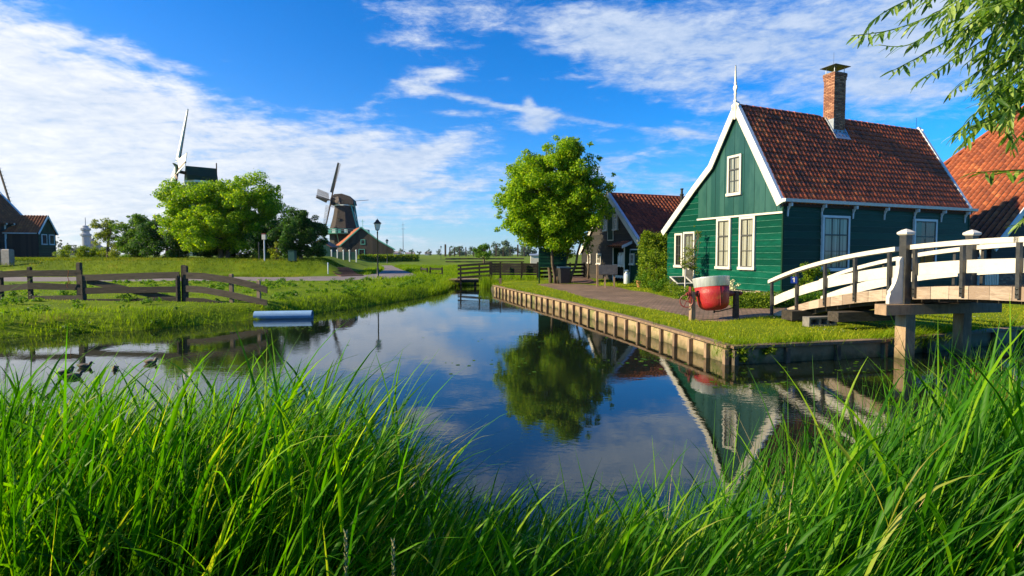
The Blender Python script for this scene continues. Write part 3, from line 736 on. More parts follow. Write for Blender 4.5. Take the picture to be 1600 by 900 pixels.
# ---------------------------------------------------------------- green house
HG = .42
HANG = math.atan2(.371, .928)
KX, KY = 9.54, 18.09
def h_local(dx, dy):      # house frame -> world offset
    c, s = math.cos(HANG), math.sin(HANG); return Vector((dx*c-dy*s, dx*s+dy*c, 0))
house = empty('green_house', (KX, KY, HG), HANG, 'green wooden house with white bargeboards, tall finial and brick chimney', 'house')
inv = Matrix.Translation((KX, KY, HG)) @ Matrix.Rotation(HANG, 4, 'Z'); EYE_H = inv.inverted() @ Vector((0,0,EYE))
LEN, WID = 10.9, 6.2
hp = [(-.06,3.34),(0,3.43),(2.1,7.27),(3.47,5.09),(4.34,4.38),(6.2,2.72)]
htop = prof_fn(hp); 
def htop_c(y): return htop(y)-.06
htop_c.peaks = [2.1]
WF = wall_frame((0,0,0), (0,1,0), (-1,0,0))         # gable wall: along = y
WS = wall_frame((0,0,0), (1,0,0), (0,-1,0))         # long side: along = x
def house_build():
    # solid body behind the boards
    b = MB(); prof = [(0,.15)]+[(y, htop(y)-.12) for y in (0,2.1,3.47,4.34,6.2)]+[(6.2,.15)]
    b.prism([(.0, y, z) for y, z in prof], (LEN,0,0)); b.build('wall', M['dark_in'], house)
    # masonry foot
    b = MB(); b.box(.08, LEN-.05, .06, WID-.05, -.2, .16); b.build('plinth', M['stone'], house)
    for y in (.9, 2.6, 4.4): 
        b = MB(); b.box(-.02, .2, y, y+.22, -.2, .165); b.build('pier', M['timber'], house)
    # front boards
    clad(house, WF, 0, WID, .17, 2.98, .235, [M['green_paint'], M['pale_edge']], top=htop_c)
    top2 = lambda y: htop(y)-.06
    WF2 = wall_frame((0,0,0), (0,1,0), (-1,0,0))
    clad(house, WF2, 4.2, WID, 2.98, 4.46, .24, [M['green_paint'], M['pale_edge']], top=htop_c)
    WV = wall_frame((-.012,0,0), (0,1,0), (-1,0,0))
    vclad(house, WV, 0, 4.19, 3.03, htop_c, .25, M['green_vert'])
    b = MB(WF); b.box(-.03, 4.22, .0, .075, 2.965, 3.035); b.build('drip_moulding', M['white'], house)
    # long side boards
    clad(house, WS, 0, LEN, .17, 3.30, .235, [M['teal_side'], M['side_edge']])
    # far gable and back, plain boards
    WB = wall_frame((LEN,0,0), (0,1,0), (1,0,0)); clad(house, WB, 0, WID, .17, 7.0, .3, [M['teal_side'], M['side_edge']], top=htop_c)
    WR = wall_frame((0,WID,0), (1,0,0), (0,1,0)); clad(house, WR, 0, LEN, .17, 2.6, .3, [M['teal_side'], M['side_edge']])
    for x, y in ((-.036, -.034), (LEN-.02, -.034)):
        b = MB(); b.box(x, x+.055, y, y+.055, .17, 3.32); b.build('corner_board', M['dark_green'], house)
    # windows on the gable wall
    def fy(px, z):      # where a pixel column meets the gable wall
        w = inv.inverted(); o_ = w @ Vector((0,0,EYE)); d = (w.to_3x3() @ ray(px, 380)); t = -o_.x/d.x; return (o_+d*t).y
    w1a, w1b = fy(1143.5, 0), fy(1121.5, 0); w2a, w2b = fy(1181.5,0), fy(1157,0)
    window(house, WF, w1a, .98, w1b-w1a, 1.97, 2, 3, mid=2, sw=.035)
    window(house, WF, w2a, .98, w2b-w2a, 1.97, 2, 3, mid=2, sw=.035)
    a, c = fy(1158.5,0), fy(1137,0)
    window(house, WF, a, 3.86, c-a, 1.52, 2, 3, mid=2, sw=.03)
    a, c = fy(1068.5,0), fy(1056.5,0)
    window(house, WF, a, .98, c-a, 1.48, 2, 3, curtain=None, sw=.03)
    # front door
    a, c = fy(1087.5,0), fy(1070,0); w = c-a
    b = MB(WF); b.box(a, a+.07, 0, .10, .12, 2.5); b.box(c-.07, c, 0, .10, .12, 2.5); b.box(a+.07, c-.07, 0, .097, 2.42, 2.5)
    fr = b.build('door_frame', M['white'], house)
    b = MB(WF); b.box(a+.07, c-.07, .0, .045, .16, 2.42)
    dr = b.build('door', M['sash'], house)
    b = MB(WF); b.box(a-.03, c+.03, 0, .3, .03, .12); b.build('doorstep', M['stone'], house)
    b = MB(WF)
    for x in (a+.17, a+w/2+.012):
        b.box(x, x+w/2-.182-.0, .046, .058, 1.22, 2.3)
    b.build('curtain', M['curtain'], dr)
    b = MB(WF)
    for x in (a+.16, a+w/2+.005):
        b.box(x, x+w/2-.165, .064, .068, 1.21, 2.31)
    b.build('glass_pane', M['glass'], dr)
    b = MB(WF); b.box(a+.12, c-.12, .045, .075, 1.74, 1.77); b.box(a+w/2-.012, a+w/2+.012, .045, .077, 1.2, 2.33)
    b.box(a+.10, a+.16, .045, .07, 1.15, 2.36); b.box(c-.16, c-.10, .045, .07, 1.15, 2.36); b.box(a+.12, c-.12, .045, .072, .62, 1.12); b.build('rail_moulding', M['sash'], dr)
    b = MB(WF); b.lathe([(.0,.0),(.07,.0),(.07,.015),(0,.015)], (a+w/2, .073, .92), 12, axis=(0,1,0)); b.build('rosette', M['white'], dr)
    b = MB(WF); b.tube([(a+.13,.075,1.16),(a+.13,.13,1.16),(a+.22,.13,1.16)], .012, 6); b.build('handle', M['steel'], dr)
    # windows on the long side
    def fx(px, py=380):
        w_ = inv.inverted(); o_ = w_ @ Vector((0,0,EYE)); d = (w_.to_3x3() @ ray(px, py)); t = -o_.y/d.y; return (o_+d*t).x
    a, c = fx(1281.5), fx(1324)
    window(house, WS, a, .95, c-a, 2.0, 3, 3, mid=2, m_frame=M['bluewhite'], sw=.035)
    a, c = fx(1424.5), fx(1460)
    window(house, WS, a, .95, c-a, 2.0, 2, 3, mid=2, m_frame=M['bluewhite'], curtain='red_curtain', curt=(.35,1), sw=.035)
    # gutter and brackets
    b = MB(WS); b.box(-.12, LEN+.22, .0, .06, 3.30, 3.44); b.prism([(-.14,.06,3.36),(-.14,.20,3.36),(-.14,.22,3.47),(-.14,.06,3.47)], (LEN+.42,0,0)); b.build('gutter', M['bluewhite'], house)
    for px in (1229, 1282, 1331, 1380, 1427, 1469, 1506):
        x = fx(px+1, 322); b = MB(WS); w2 = .045
        poly = [(x-w2/2,.0,2.86),(x-w2/2,.05,2.86),(x-w2/2,.065,3.08),(x-w2/2,.12,3.2),(x-w2/2,.22,3.21),(x-w2/2,.22,3.33),(x-w2/2,.0,3.33)]
        b.prism(poly, (w2,0,0)); b.build('bracket', M['bluewhite'], house)
    # roof
    b = MB(); E = [(hp[1][0]-.07, hp[1][1]-.10), (2.1,7.27), (3.47,5.09), (4.34,4.38), (6.34,2.6)]
    off = .05
    lo = [(y, z-.11) for y, z in E]
    b.prism([(-.10, y, z) for y, z in E + lo[::-1]], (LEN+.2,0,0)); roof = b.build('roof', M['underlay'], house)
    U = Vector((0, 2.1-E[0][0], 7.27-E[0][1])); Ls = U.length
    me = pantile(.222, .29, M['tile'])
    chx, chw = 4.70, .68
    tile_roof(roof, (-.06, E[0][0], E[0][1]), (1,0,0), U, LEN+.12, Ls-.02, .222, .245, me, M['tile_joined'], n_obj=296, eye=EYE_H, skip=lambda a, u: chx-.06 < a-.06 < chx+chw+.06 and u > Ls-.62)
    for i in range(1, 4):
        p, q = Vector((0,*E[i])), Vector((0,*E[i+1])); UU = (p-q); Lq = UU.length
        tile_roof(roof, (-.06, q.y, q.z), (1,0,0), UU, LEN+.12, Lq, .25, .25, me, M['tile_joined'])
    # ridge tiles
    n = 30; st = (LEN+.1)/n
    for i in range(n):
        x0 = -.05+i*st
        if x0+st > chx-.02 and x0 < chx+chw: continue
        b = MB(); pts = []; k = 7
        vs = []; fs = []
        for j, (x, rr) in enumerate(((x0, .115), (x0+st*1.04, .10))):
            for t in range(k):
                an = math.pi*(t/(k-1)); vs.append((x, 2.1+math.cos(an)*rr*1.0, 7.24+math.sin(an)*rr*.85+random.uniform(-.002,.002)))
        for t in range(k-1): fs.append((t, t+1, k+t+1, k+t))
        fs.append(tuple(range(k)))
        b.add(vs, fs); b.build('ridge_tile', M['tile'], roof, smooth=False)
    # missing tile
    b = MB(); q = Vector((0, *E[0])) + U.normalized()*2.55; b.box(6.70,6.86,q.y-.05,q.y+.06,q.z+.03,q.z+.16); b.build('vent_tile', M['dark_in'], roof)
    # lightning rods on the ridge
    b = MB(); b.tube([(LEN-.1,2.1,7.3),(LEN-.1,2.1,7.85)], .008, 4); b.build('rod', M['black_metal'], roof)
    # chimney
    x0, x1, y0, y1 = chx, chx+chw, 1.67, 2.14; zb, zt = 6.3, 9.03
    b = MB(); b.box(x0+.012, x1-.012, y0+.012, y1-.012, zb, zt, 1)
    rows = 42; rh = (zt-zb)/rows
    for r_ in range(rows):
        z0 = zb+r_*rh; g = .0 if r_ < rows-4 else (.018 if r_ < rows-2 else .035)
        for (fa, fb, fixed, axis, sgn) in ((x0,x1,y0,'y',-1),(x0,x1,y1,'y',1),(y0,y1,x0,'x',-1),(y0,y1,x1,'x',1)):
            L_ = fb-fa; nb = 3; bw = L_/nb; o_ = bw/2 if (r_ + (axis == 'x')) % 2 else 0
            edges_ = [fa] + [fa+o_+i*bw for i in range(nb+1) if fa+.02 < fa+o_+i*bw < fb-.02] + [fb]
            for i in range(len(edges_)-1):
                e0, e1 = edges_[i]+.006, edges_[i+1]-.006
                if i == 0: e0 = fa - g
                if i == len(edges_)-2: e1 = fb + g
                j = random.uniform(0, .005)
                if axis == 'y': 
                    if sgn < 0: b.box(e0, e1, fixed-g-j, fixed+.03, z0+.006, z0+rh-.005)
                    else: b.box(e0, e1, fixed-.03, fixed+g+j, z0+.006, z0+rh-.005)
                else:
                    if sgn < 0: b.box(fixed-g-j-.001, fixed+.03, e0, e1, z0+.005, z0+rh-.006)
                    else: b.box(fixed-.03, fixed+g+j+.001, e0, e1, z0+.005, z0+rh-.006)
    ch = b.build('chimney', [M['brick'], M['mortar']], roof); ch['kind'] = 'stuff'
    b = MB(); b.box(x0-.03, x1+.03, y0-.03, y1+.03, zt, zt+.025)
    b.build('chimney_top', M['mortar'], roof)
    b = MB()
    for x in (x0+.04, x1-.06):
        for y in (y0+.04, y1-.06): b.box(x, x+.02, y, y+.02, zt+.02, zt+.28)
    xc, yc = (x0+x1)/2, (y0+y1)/2
    b.build('cowl_leg', M['bluewhite'], roof)
    b = MB(); zq = zt+.27
    b.add([(x0-.12,y0-.12,zq),(x1+.12,y0-.12,zq),(x1+.12,y1+.12,zq),(x0-.12,y1+.12,zq),(xc,yc,zq+.13),(x0-.12,y0-.12,zq+.015),(x1+.12,y0-.12,zq+.015),(x1+.12,y1+.12,zq+.015),(x0-.12,y1+.12,zq+.015)],
          [(3,2,1,0),(5,6,4),(6,7,4),(7,8,4),(8,5,4),(0,1,6,5),(1,2,7,6),(2,3,8,7),(3,0,5,8)])
    b.tube([(xc-.1,yc,zq+.05),(xc-.1,yc,zq+.62)], .006, 4); b.build('cowl', M['black_paint'], roof)
    # lead flashing around the chimney foot
    sl_ = U.normalized(); nn = Vector((0, -sl_.z, sl_.y))
    def onroof(x, y, o_=.05): z = E[0][1] + (y-E[0][0])*U.z/U.y; return Vector((x, y, z)) + nn*o_
    b = MB(); 
    yb = y0
    b.prism([onroof(x0-.1, yb-.14,.075), onroof(x1+.1, yb-.14,.075), onroof(x1+.1, yb+.02,.075), onroof(x0-.1, yb+.02,.075)], nn*.012)
    b.prism([onroof(x0-.10, yb,.07), onroof(x0+.0, yb,.07), onroof(x0+.0, 2.06,.07), onroof(x0-.1, 2.06,.07)], nn*.03)
    b.prism([onroof(x1, yb,.07), onroof(x1+.1, yb,.07), onroof(x1+.1, 2.06,.07), onroof(x1, 2.06,.07)], nn*.03)
    b.box(x0-.012, x1+.012, y0-.012, y0+.01, onroof(x0,y0).z, onroof(x0,y0).z+.17)
    b.box(x0-.014, x0+.01, y0-.014, y1, onroof(x0,y0).z, onroof(x0,y0).z+.62)
    b.build('flashing', M['lead'], roof)
    # barge boards, finial
    front = [(-.13, y, z+.03) for y, z in ((E[0][0]-.02, E[0][1]-.03), (2.1,7.36))]
    bargeboard(house, front, (-1,0,0), .23, .05, M['white'])
    front = [(-.13, y, z+.03) for y, z in ((2.1,7.36), (3.47,5.13), (4.36,4.40), (6.46,2.53))]
    bargeboard(house, front, (-1,0,0), .23, .05, M['white'])
    for a_, c_ in (((E[0][0]-.03, E[0][1]+.0), (2.1,7.40)), ((2.1,7.40), (3.47,5.17)), ((3.47,5.17),(4.36,4.44)), ((4.36,4.44),(6.46,2.58))):
        b = MB(); b.beam((-.09, *a_), (-.09, *c_), .17, .06, up=(0,0,1)); b.build('verge_board', M['bluewhite'], house)
    back = [(LEN+.10, y, z+.03) for y, z in ((E[0][0]-.02, E[0][1]-.03), (2.1,7.36))]
    bargeboard(house, back, (1,0,0), .22, .05, M['bluewhite'])
    b = MB(); b.beam((LEN+.07, E[0][0]-.03, E[0][1]+.02), (LEN+.07, 2.1, 7.42), .17, .08); b.build('verge_board', M['bluewhite'], house)
    back = [(LEN+.10, y, z+.03) for y, z in ((2.1,7.36), (3.47,5.13), (4.36,4.40), (6.46,2.53))]
    bargeboard(house, back, (1,0,0), .22, .05, M['bluewhite'])
    # carved finial: silhouette profile extruded
    x = -.20; z0 = 6.72
    half = [(.035,0),(.05,.05),(.05,.75),(.04,.80),(.07,.86),(.035,.92),(.035,1.12),(.06,1.16),(.035,1.22),(.05,1.32),(.095,1.42),(.085,1.50),(.04,1.56),(.055,1.64),(.03,1.72),(.028,1.86),(.036,1.90),(.024,1.94),(.028,2.04),(.018,2.08),(.022,2.18),(.012,2.22),(.012,2.38),(.0,2.46)]
    half = [(w_, h_*.84) for w_, h_ in half]
    poly = [(x, 2.1+w_, z0+h_) for w_, h_ in half] + [(x, 2.1-w_, z0+h_) for w_, h_ in half[::-1][1:]]
    b = MB(); b.prism(poly, (.05,0,0)); b.build('finial', M['white'], house)
house_build()

# ---------------------------------------------------------------- black barn behind
BG = .42
BAX, BAY = 6.67, 26.7
barn = empty('black_barn', (BAX, BAY, BG), HANG, 'black tarred barn with dark red tiled roof, white bargeboards and gable windows', 'barn')
invB = Matrix.Translation((BAX, BAY, BG)) @ Matrix.Rotation(HANG, 4, 'Z')
def barn_build():
    W_, L_ = 6.1, 9.5
    bp = [(0,2.22),(3.05,5.0),(5.3,2.55),(6.1,1.80)]; f = prof_fn(bp); fc = lambda y: f(y)-.05
    b = MB(); b.prism([(0,0,.0)]+[(0,y,z-.1) for y, z in bp]+[(0,6.1,0)], (L_,0,0)); b.build('wall', M['dark_in'], barn)
    MW = wall_frame((0,0,0),(0,1,0),(-1,0,0)); MS = wall_frame((0,0,0),(1,0,0),(0,-1,0))
    clad(barn, MW, 0, W_, .02, 5.0, .29, [M['tar'], M['tar_edge']], top=fc)
    clad(barn, MS, 0, L_, .02, 2.2, .29, [M['tar'], M['tar_edge']])
    def fy(px, py=400):
        w = invB.inverted(); o_ = w @ Vector((0,0,EYE)); d = (w.to_3x3() @ ray(px, py)); t = -o_.x/d.x; p = o_+d*t; return p.y
    def fz(px, py):
        w = invB.inverted(); o_ = w @ Vector((0,0,EYE)); d = (w.to_3x3() @ ray(px, py)); t = -o_.x/d.x; p = o_+d*t; return p.z
    for (xa, xb, ya, yb) in ((944.5,950.5,338,360.5),(959.5,966.5,334.5,359)):
        a, c = fy(xb, 350), fy(xa, 350); window(barn, MW, a, fz(xa, yb), c-a, fz(xa, ya)-fz(xa, yb), 2, 3, fw=.05, curtain=None, m_sash=M['white'], sw=.02)
    a, c = fy(959.5,350), fy(950.5,350); z0, z1 = fz(955,376), fz(955,324)
    b = MB(MW); b.box(a+.04, c-.04, 0, .05, z0+.05, z1); hd = b.build('loft_door', M['dark_green'], barn)
    b = MB(MW); b.box(a, a+.04, 0, .06, z0, z1-.1); b.box(c-.04, c, 0, .06, z0, z1-.1); b.box(a+.04, c-.04, 0, .057, z0, z0+.05); b.build('frame', M['white'], hd)
    for (xa, xb, ya, yb) in ((934,940.5,396,412.5),(920,924.5,397,410.5)):
        a, c = fy(xb), fy(xa); window(barn, MW, a, fz(xa, yb), c-a, fz(xa, ya)-fz(xa, yb), 2, 2, fw=.05, curtain=None, m_sash=M['white'], sw=.03)
    # door and surround at the right
    a, c = fy(1006), fy(985); z1 = fz(985, 389)
    b = MB(MW); b.box(a, c-.05, 0, .045, .02, z1-.06); dd = b.build('door', M['dark_green'], barn)
    b = MB(MW); b.box(c-.05, c, 0, .07, .02, z1); b.box(a, c-.05, 0, .068, z1-.06, z1); b.build('frame', M['bluewhite'], dd)
    a2, c2 = fy(993), fy(986.5); window(barn, MW, a2, fz(990,413), c2-a2, fz(990,396)-fz(990,413), 2, 2, fw=.05, curtain=None, m_sash=M['white'], sw=.03, base=.06)
    # roof
    E = [(-.12,2.10),(3.05,5.0),(5.3,2.55),(6.25,1.66)]; off = .06
    b = MB(); b.prism([(-.08,y,z) for y, z in E]+[(-.08,y,z-.1) for y, z in E[::-1]], (L_+.1,0,0)); roof = b.build('roof', M['underlay'], barn)
    U = Vector((0,3.05+.12,2.9)); me = pantile(.26,.30,M['tile_brown'])
    tile_roof(roof, (-.05,E[0][0],E[0][1]), (1,0,0), U, L_, U.length, .26, .25, me, M['tile_brown'])
    b = MB(); b.tube([(-.05,3.05,4.99),(L_,3.05,4.99)], .09, 8); b.build('ridge', M['tile_brown'], roof)
    w = invB.inverted(); o_ = w @ Vector((0,0,EYE)); d = w.to_3x3() @ ray(1062.5, 322); t = (3.0-.5-o_.y)/d.y; xc = (o_+d*t).x
    b = MB(); b.lathe([(.09,4.3),(.09,5.0),(.12,5.02),(.12,5.1),(.07,5.12),(.07,5.35),(.10,5.37),(.10,5.42),(.0,5.44)], (xc,2.35,0), 10); b.build('flue', M['black_metal'], roof)
    bargeboard(barn, [(-.10,E[0][0]-.02,E[0][1]-.02),(-.10,3.05,5.08)], (-1,0,0), .22, .05, M['white'])
    bargeboard(barn, [(-.10,3.05,5.08),(-.10,5.3,2.60),(-.10,6.3,1.62)], (-1,0,0), .22, .05, M['white'])
    b = MB(); b.beam((-.06,E[0][0]-.03,E[0][1]+.06),(-.06,3.05,5.13),.15,.07); b.build('verge_board', M['bluewhite'], barn)
barn_build()

# milk churn rack leaning on the barn front
def rack_build():
    c = G(976, 441.8, .42); rt = empty('churn_rack', (c.x, c.y, .42), HANG, 'green open rack with tiled canopy and milk churns on its shelf', 'rack')
    # local: x away from viewer along v, y along the barn front (to the left), front faces -x
    w, d, h = 1.15, .9, 2.05
    b = MB(); b.box(0,d,0,.05,0,h-.1); b.box(0,d,w-.05,w,0,h-.1); b.box(d-.04,d,.05,w-.05,0,h-.1); b.build('frame', M['dark_green'], rt)
    for z in (.28,.88):
        b = MB(); b.box(.0,d-.05,.052,w-.052,z,z+.05); b.build('shelf', M['green_metal'], rt)
        b = MB(); n = 9; pts = [(-.02,.02,z+.09),(-.02,w-.02,z+.09)]
        for i in range(n, -1, -1): pts.append((-.02, .02+(w-.04)*i/n, z-.02-(.045 if i % 2 else 0)))
        b.prism(pts, (.018,0,0)); b.build('scalloped_trim', M['white'], rt)
    b = MB(); b.box(-.025,0,.0,.07,0,h-.1); b.box(-.025,0,w-.07,w,0,h-.1); b.box(-.025,0,.07,w-.07,h-.18,h-.1); b.build('face_trim', M['white'], rt)
    b = MB(); b.prism([(-.25,-.12,h-.18),(d+.1,-.12,h+.30),(d+.1,-.12,h+.36),(-.25,-.12,h-.12)], (0,w+.24,0)); ro = b.build('canopy', M['underlay'], rt)
    me = pantile(.24,.3,M['tile']); U = Vector((d+.35,0,.48))
    tile_roof(ro, (-.25,-.12,h-.11), (0,1,0), U, w+.24, U.length, .24, .26, me, M['tile'], n_obj=40, eye=Vector((-20,0,1)))
    b = MB(); b.prism([(-.27,-.15,h-.22),(d+.1,-.15,h+.30),(d+.1,-.15,h+.44),(-.27,-.15,h-.06)], (0,.04,0)); b.build('barge_board', M['bluewhite'], rt)
    mm = inv_rt = Matrix.Translation((c.x,c.y,.42)) @ Matrix.Rotation(HANG,4,'Z')
    first = None
    words = ['milk churn nearest the right post, on the upper shelf of the green rack', 'middle one of the three milk churns on the upper rack shelf', 'milk churn at the left end of the upper rack shelf']
    for i, y in enumerate((.26,.56,.86)):
        p = mm @ Vector((.28,y,.93))
        if first is None: first = churn(p, words[0], 1.0)
        else: o = copy_tree(first); o.location = p; o['label'] = words[i]
def churn(p, label, s, m_='lamp_glass'):
    rt = empty('milk_churn', p, .4, label, 'milk churn', 'milk churns by the black barn')
    b = MB(); pr = [(.13,0),(.14,.02),(.14,.42),(.135,.46),(.085,.56),(.085,.62),(.10,.64),(0,.64)]
    b.lathe([(r_*s, z*s) for r_, z in pr], n=14); b.build('body', M[m_], rt, smooth=True)
    b = MB(); b.lathe([(.105*s,.64*s),(.11*s,.66*s),(.06*s,.70*s),(0,.70*s)], n=14); b.build('lid', M[m_], rt)
    b = MB()
    for sg in (-1,1): b.tube([(sg*.09*s,0,.60*s),(sg*.16*s,0,.58*s),(sg*.15*s,0,.47*s)], .01, 5)
    b.build('handle', M[m_], rt)
    return rt
rack_build()
p = G(965.5, 443.5, .42)
churn(G(979, 444, .42), 'grey milk churn standing on the ground right of the green rack', 1.05, 'steel')
# ---------------------------------------------------------------- large barn on the right
def big_barn():
    g = .45; Rx, Ry = 22.4, 24.0
    root = empty('tiled_barn', (Rx, Ry, g), HANG, 'large dark farm barn with huge steep orange tiled roof and white bargeboard', 'barn')
    e = 2.15; s = .777; sl = math.hypot(1, s)
    # local: x = along v (up the slope, to the right), y = along u (away to the left)
    # left slope polygon in (x, y): (0,0) (0,7.45) (14,2.2) (14,0)
    zf = lambda x: e + s*x
    b = MB(); b.prism([(0,7.45,-.1),(28,7.45,-.1),(28,0,-.1),(0,0,-.1)], (0,0,e)); b.build('wall_core', M['dark_in'], root)
    MW = wall_frame((0,-.02,0),(1,0,0),(0,-1,0)); top = lambda a: e + s*(a if a < 14 else 28-a) - .08
    b = MB(); b.prism([(0,.0,e-.12),(14,.0,e+14*s-.12),(28,.0,e-.12)], (0,.3,0)); b.build('gable_core', M['dark_in'], root)
    clad(root, MW, 0, 9.5, 1.1, 9.3, .26, [M['tar'], M['tar_edge']], top=top)
    # brick lower wall
    b = MB(MW); r_ = 0
    b.box(0,28,-.01,.01,-.1,1.1,1); z = -.1
    while z < 1.08:
        x = -.12*(r_ % 2)
        while x < 5.5: b.box(max(0,x)+.005, x+.225, .01, .03+random.uniform(0,.004), z+.005, z+.068); x += .23
        z += .073; r_ += 1
    o = b.build('brickwork', [M['brick'], M['mortar']], root); o['kind'] = 'stuff'
    MS = wall_frame((0,0,0),(0,1,0),(-1,0,0)); clad(root, MS, 0, 7.4, 0, e-.1, .26, [M['tar'], M['tar_edge']])
    # roof
    b = MB(); P = [(-.35,-.25),(-.35,7.85),(14,2.2),(14,-.25)]
    b.prism([(x, y, zf(x)-.1) for x, y in P], (0,0,.06))
    b.prism([(28.35,-.25,zf(-.35)-.1),(28.35,7.85,zf(-.35)-.1),(14,2.2,zf(14)-.1),(14,-.25,zf(14)-.1)], (0,0,.06))
    b.prism([(-.35,7.85,zf(-.35)-.1),(28.35,7.85,zf(-.35)-.1),(14,2.2,zf(14)-.1)], (0,0,.06))
    roof = b.build('roof', M['underlay'], root)
    U = Vector((1,0,s)); me = pantile(.27,.36,M['tile_orange'],amp=.075)
    def ins(a, u):
        x = u/sl-.35; y = a-.25; ymax = 7.85 - (x+.35)*(7.85-2.2)/14.35
        return y < ymax-.05
    tile_roof(roof, (-.35,-.25,zf(-.35)-.03), (0,1,0), U, 8.1, 14.3*sl, .27, .31, me, M['tile_orange'], inside_fn=ins)
    # hip tiles
    b = MB(); b.tube([(-.35,7.85,zf(-.35)+.02),(14,2.2,zf(14)+.02)], .11, 8); b.build('hip_ridge', M['tile_orange'], roof)
    bargeboard(root, [(-.45,-.30,zf(-.45)+.05),(14,-.30,zf(14)+.05)], (0,-1,0), .30, .05, M['bluewhite'])
    # moss in the eave corner is geometry-free: dark ivy growing over it
    V, F = leaf_cloud([(0.2+.5*i, 5.9-.55*i+.3*math.sin(i*3), zf(.2+.5*i)+.02) for i in range(4)]+[(.3,4.2,zf(.3)),(.1,2.4,zf(.1)),(.5,1.2,zf(.5))], [.28,.22,.2,.15,.3,.35,.3], 1500, .07, squash=.35, seed=3)
    put('ivy', arr_mesh('ivy', V, F, M['leaf_dark']), root)
    # white garden gate against the wall
    a, c = None, None
    gt = G(1531, 452, .45); gt2 = G(1554, 453, .45)
    r2 = empty('white_garden_gate', (19.3, 21.0, .44), HANG, 'white picket gate between the green house and the dark barn', 'gate')
    for i in range(9):
        b = MB(); b.box(i*.115, i*.115+.06, 0, .025, .08, 1.05+.12*math.sin(math.pi*i/8)); b.build('picket', M['white'], r2)
    for x in (-.12, 1.02):
        b = MB(); b.box(x,x+.1,-.03,.07,0,2.05 if x < 0 else 1.3); b.build('post', M['white'], r2)
    for z in (.3,.85):
        b = MB(); b.box(-.02,1.02,.026,.06,z,z+.07); b.build('rail', M['white'], r2)
big_barn()

# ---------------------------------------------------------------- white footbridge
Y0B = 7.3
AX = Vector((.2, -1, 0)).normalized(); PX = Vector((.98, .196, 0)).normalized()    # along (towards us), across (to the right)
LB = 6.0166   # from the landing to the crown, along the axis
def bpos(s, off=0):       # s = metres from the far landing, near (left) rail line
    return Vector((6.78, 13.2, 0)) + AX*s + PX*off
def deckz(s):
    d = abs(s-LB); return 1.475 - .024*d*d - .000153*d**4
def hand(s):
    d = abs(s-LB); return 2.165 - .0192*d*d - .00018*d**4
bridge = empty('white_footbridge', (6.78, 13.2, 0), 0, 'white railed timber footbridge arching over the ditch on square posts', 'bridge')
o3 = Vector((6.78, 13.2, 0))
def bb(fn, name, m_):
    b = MB(Matrix.Translation(-o3)); fn(b); return b.build(name, m_, bridge)
def strip(b, s0, s1, off, t, zlo, zhi, n=2):
    """curved board in the plane of the rail, thickness t across"""
    vs = []; fs = []
    for i in range(n+1):
        s = s0+(s1-s0)*i/n
        for o_, z in ((off-t/2, zlo(s)), (off+t/2, zlo(s)), (off+t/2, zhi(s)), (off-t/2, zhi(s))):
            p = bpos(s, o_); vs.append((p.x, p.y, z))
        if i:
            a = (i-1)*4; c = i*4
            for k in range(4): fs.append((a+k, a+(k+1) % 4, c+(k+1) % 4, c+k))
    fs += [(3,2,1,0), tuple(n*4+k for k in range(4))]; b.add(vs, fs)
WB_ = 1.32; TOT = 2*LB
# deck planks
n = 86
for i in range(n):
    s0 = .05 + (TOT-.1)*i/n; s1 = s0 + (TOT-.1)/n - .012; dz = random.uniform(-.004,.004)
    bb(lambda b: strip(b, s0, s1, WB_/2, WB_-.02+random.uniform(-.02,.02), lambda s: deckz(s)-.055+dz, lambda s: deckz(s)-.012+dz, 1), 'plank', M['fence'])
# side beams in short blocks
for off in (-.06, WB_+.06):
    n = 38
    for i in range(n):
        s0 = TOT*i/n; s1 = s0+TOT/n-.008; tt = lambda s: .10+.10*min(1, min(s, TOT-s)/2.2)
        bb(lambda b: strip(b, s0, s1, off+random.uniform(-.003,.003), .07, lambda s: deckz(s)-.04-tt(s), lambda s: deckz(s)-.018, 1), 'fascia_block', M['bridge_beam'])
# main beams below
for off in (.18, WB_-.18):
    bb(lambda b: strip(b, .5, TOT-.5, off, .16, lambda s: deckz(s)-.30, lambda s: deckz(s)-.075, 24), 'girder', M['fence'])
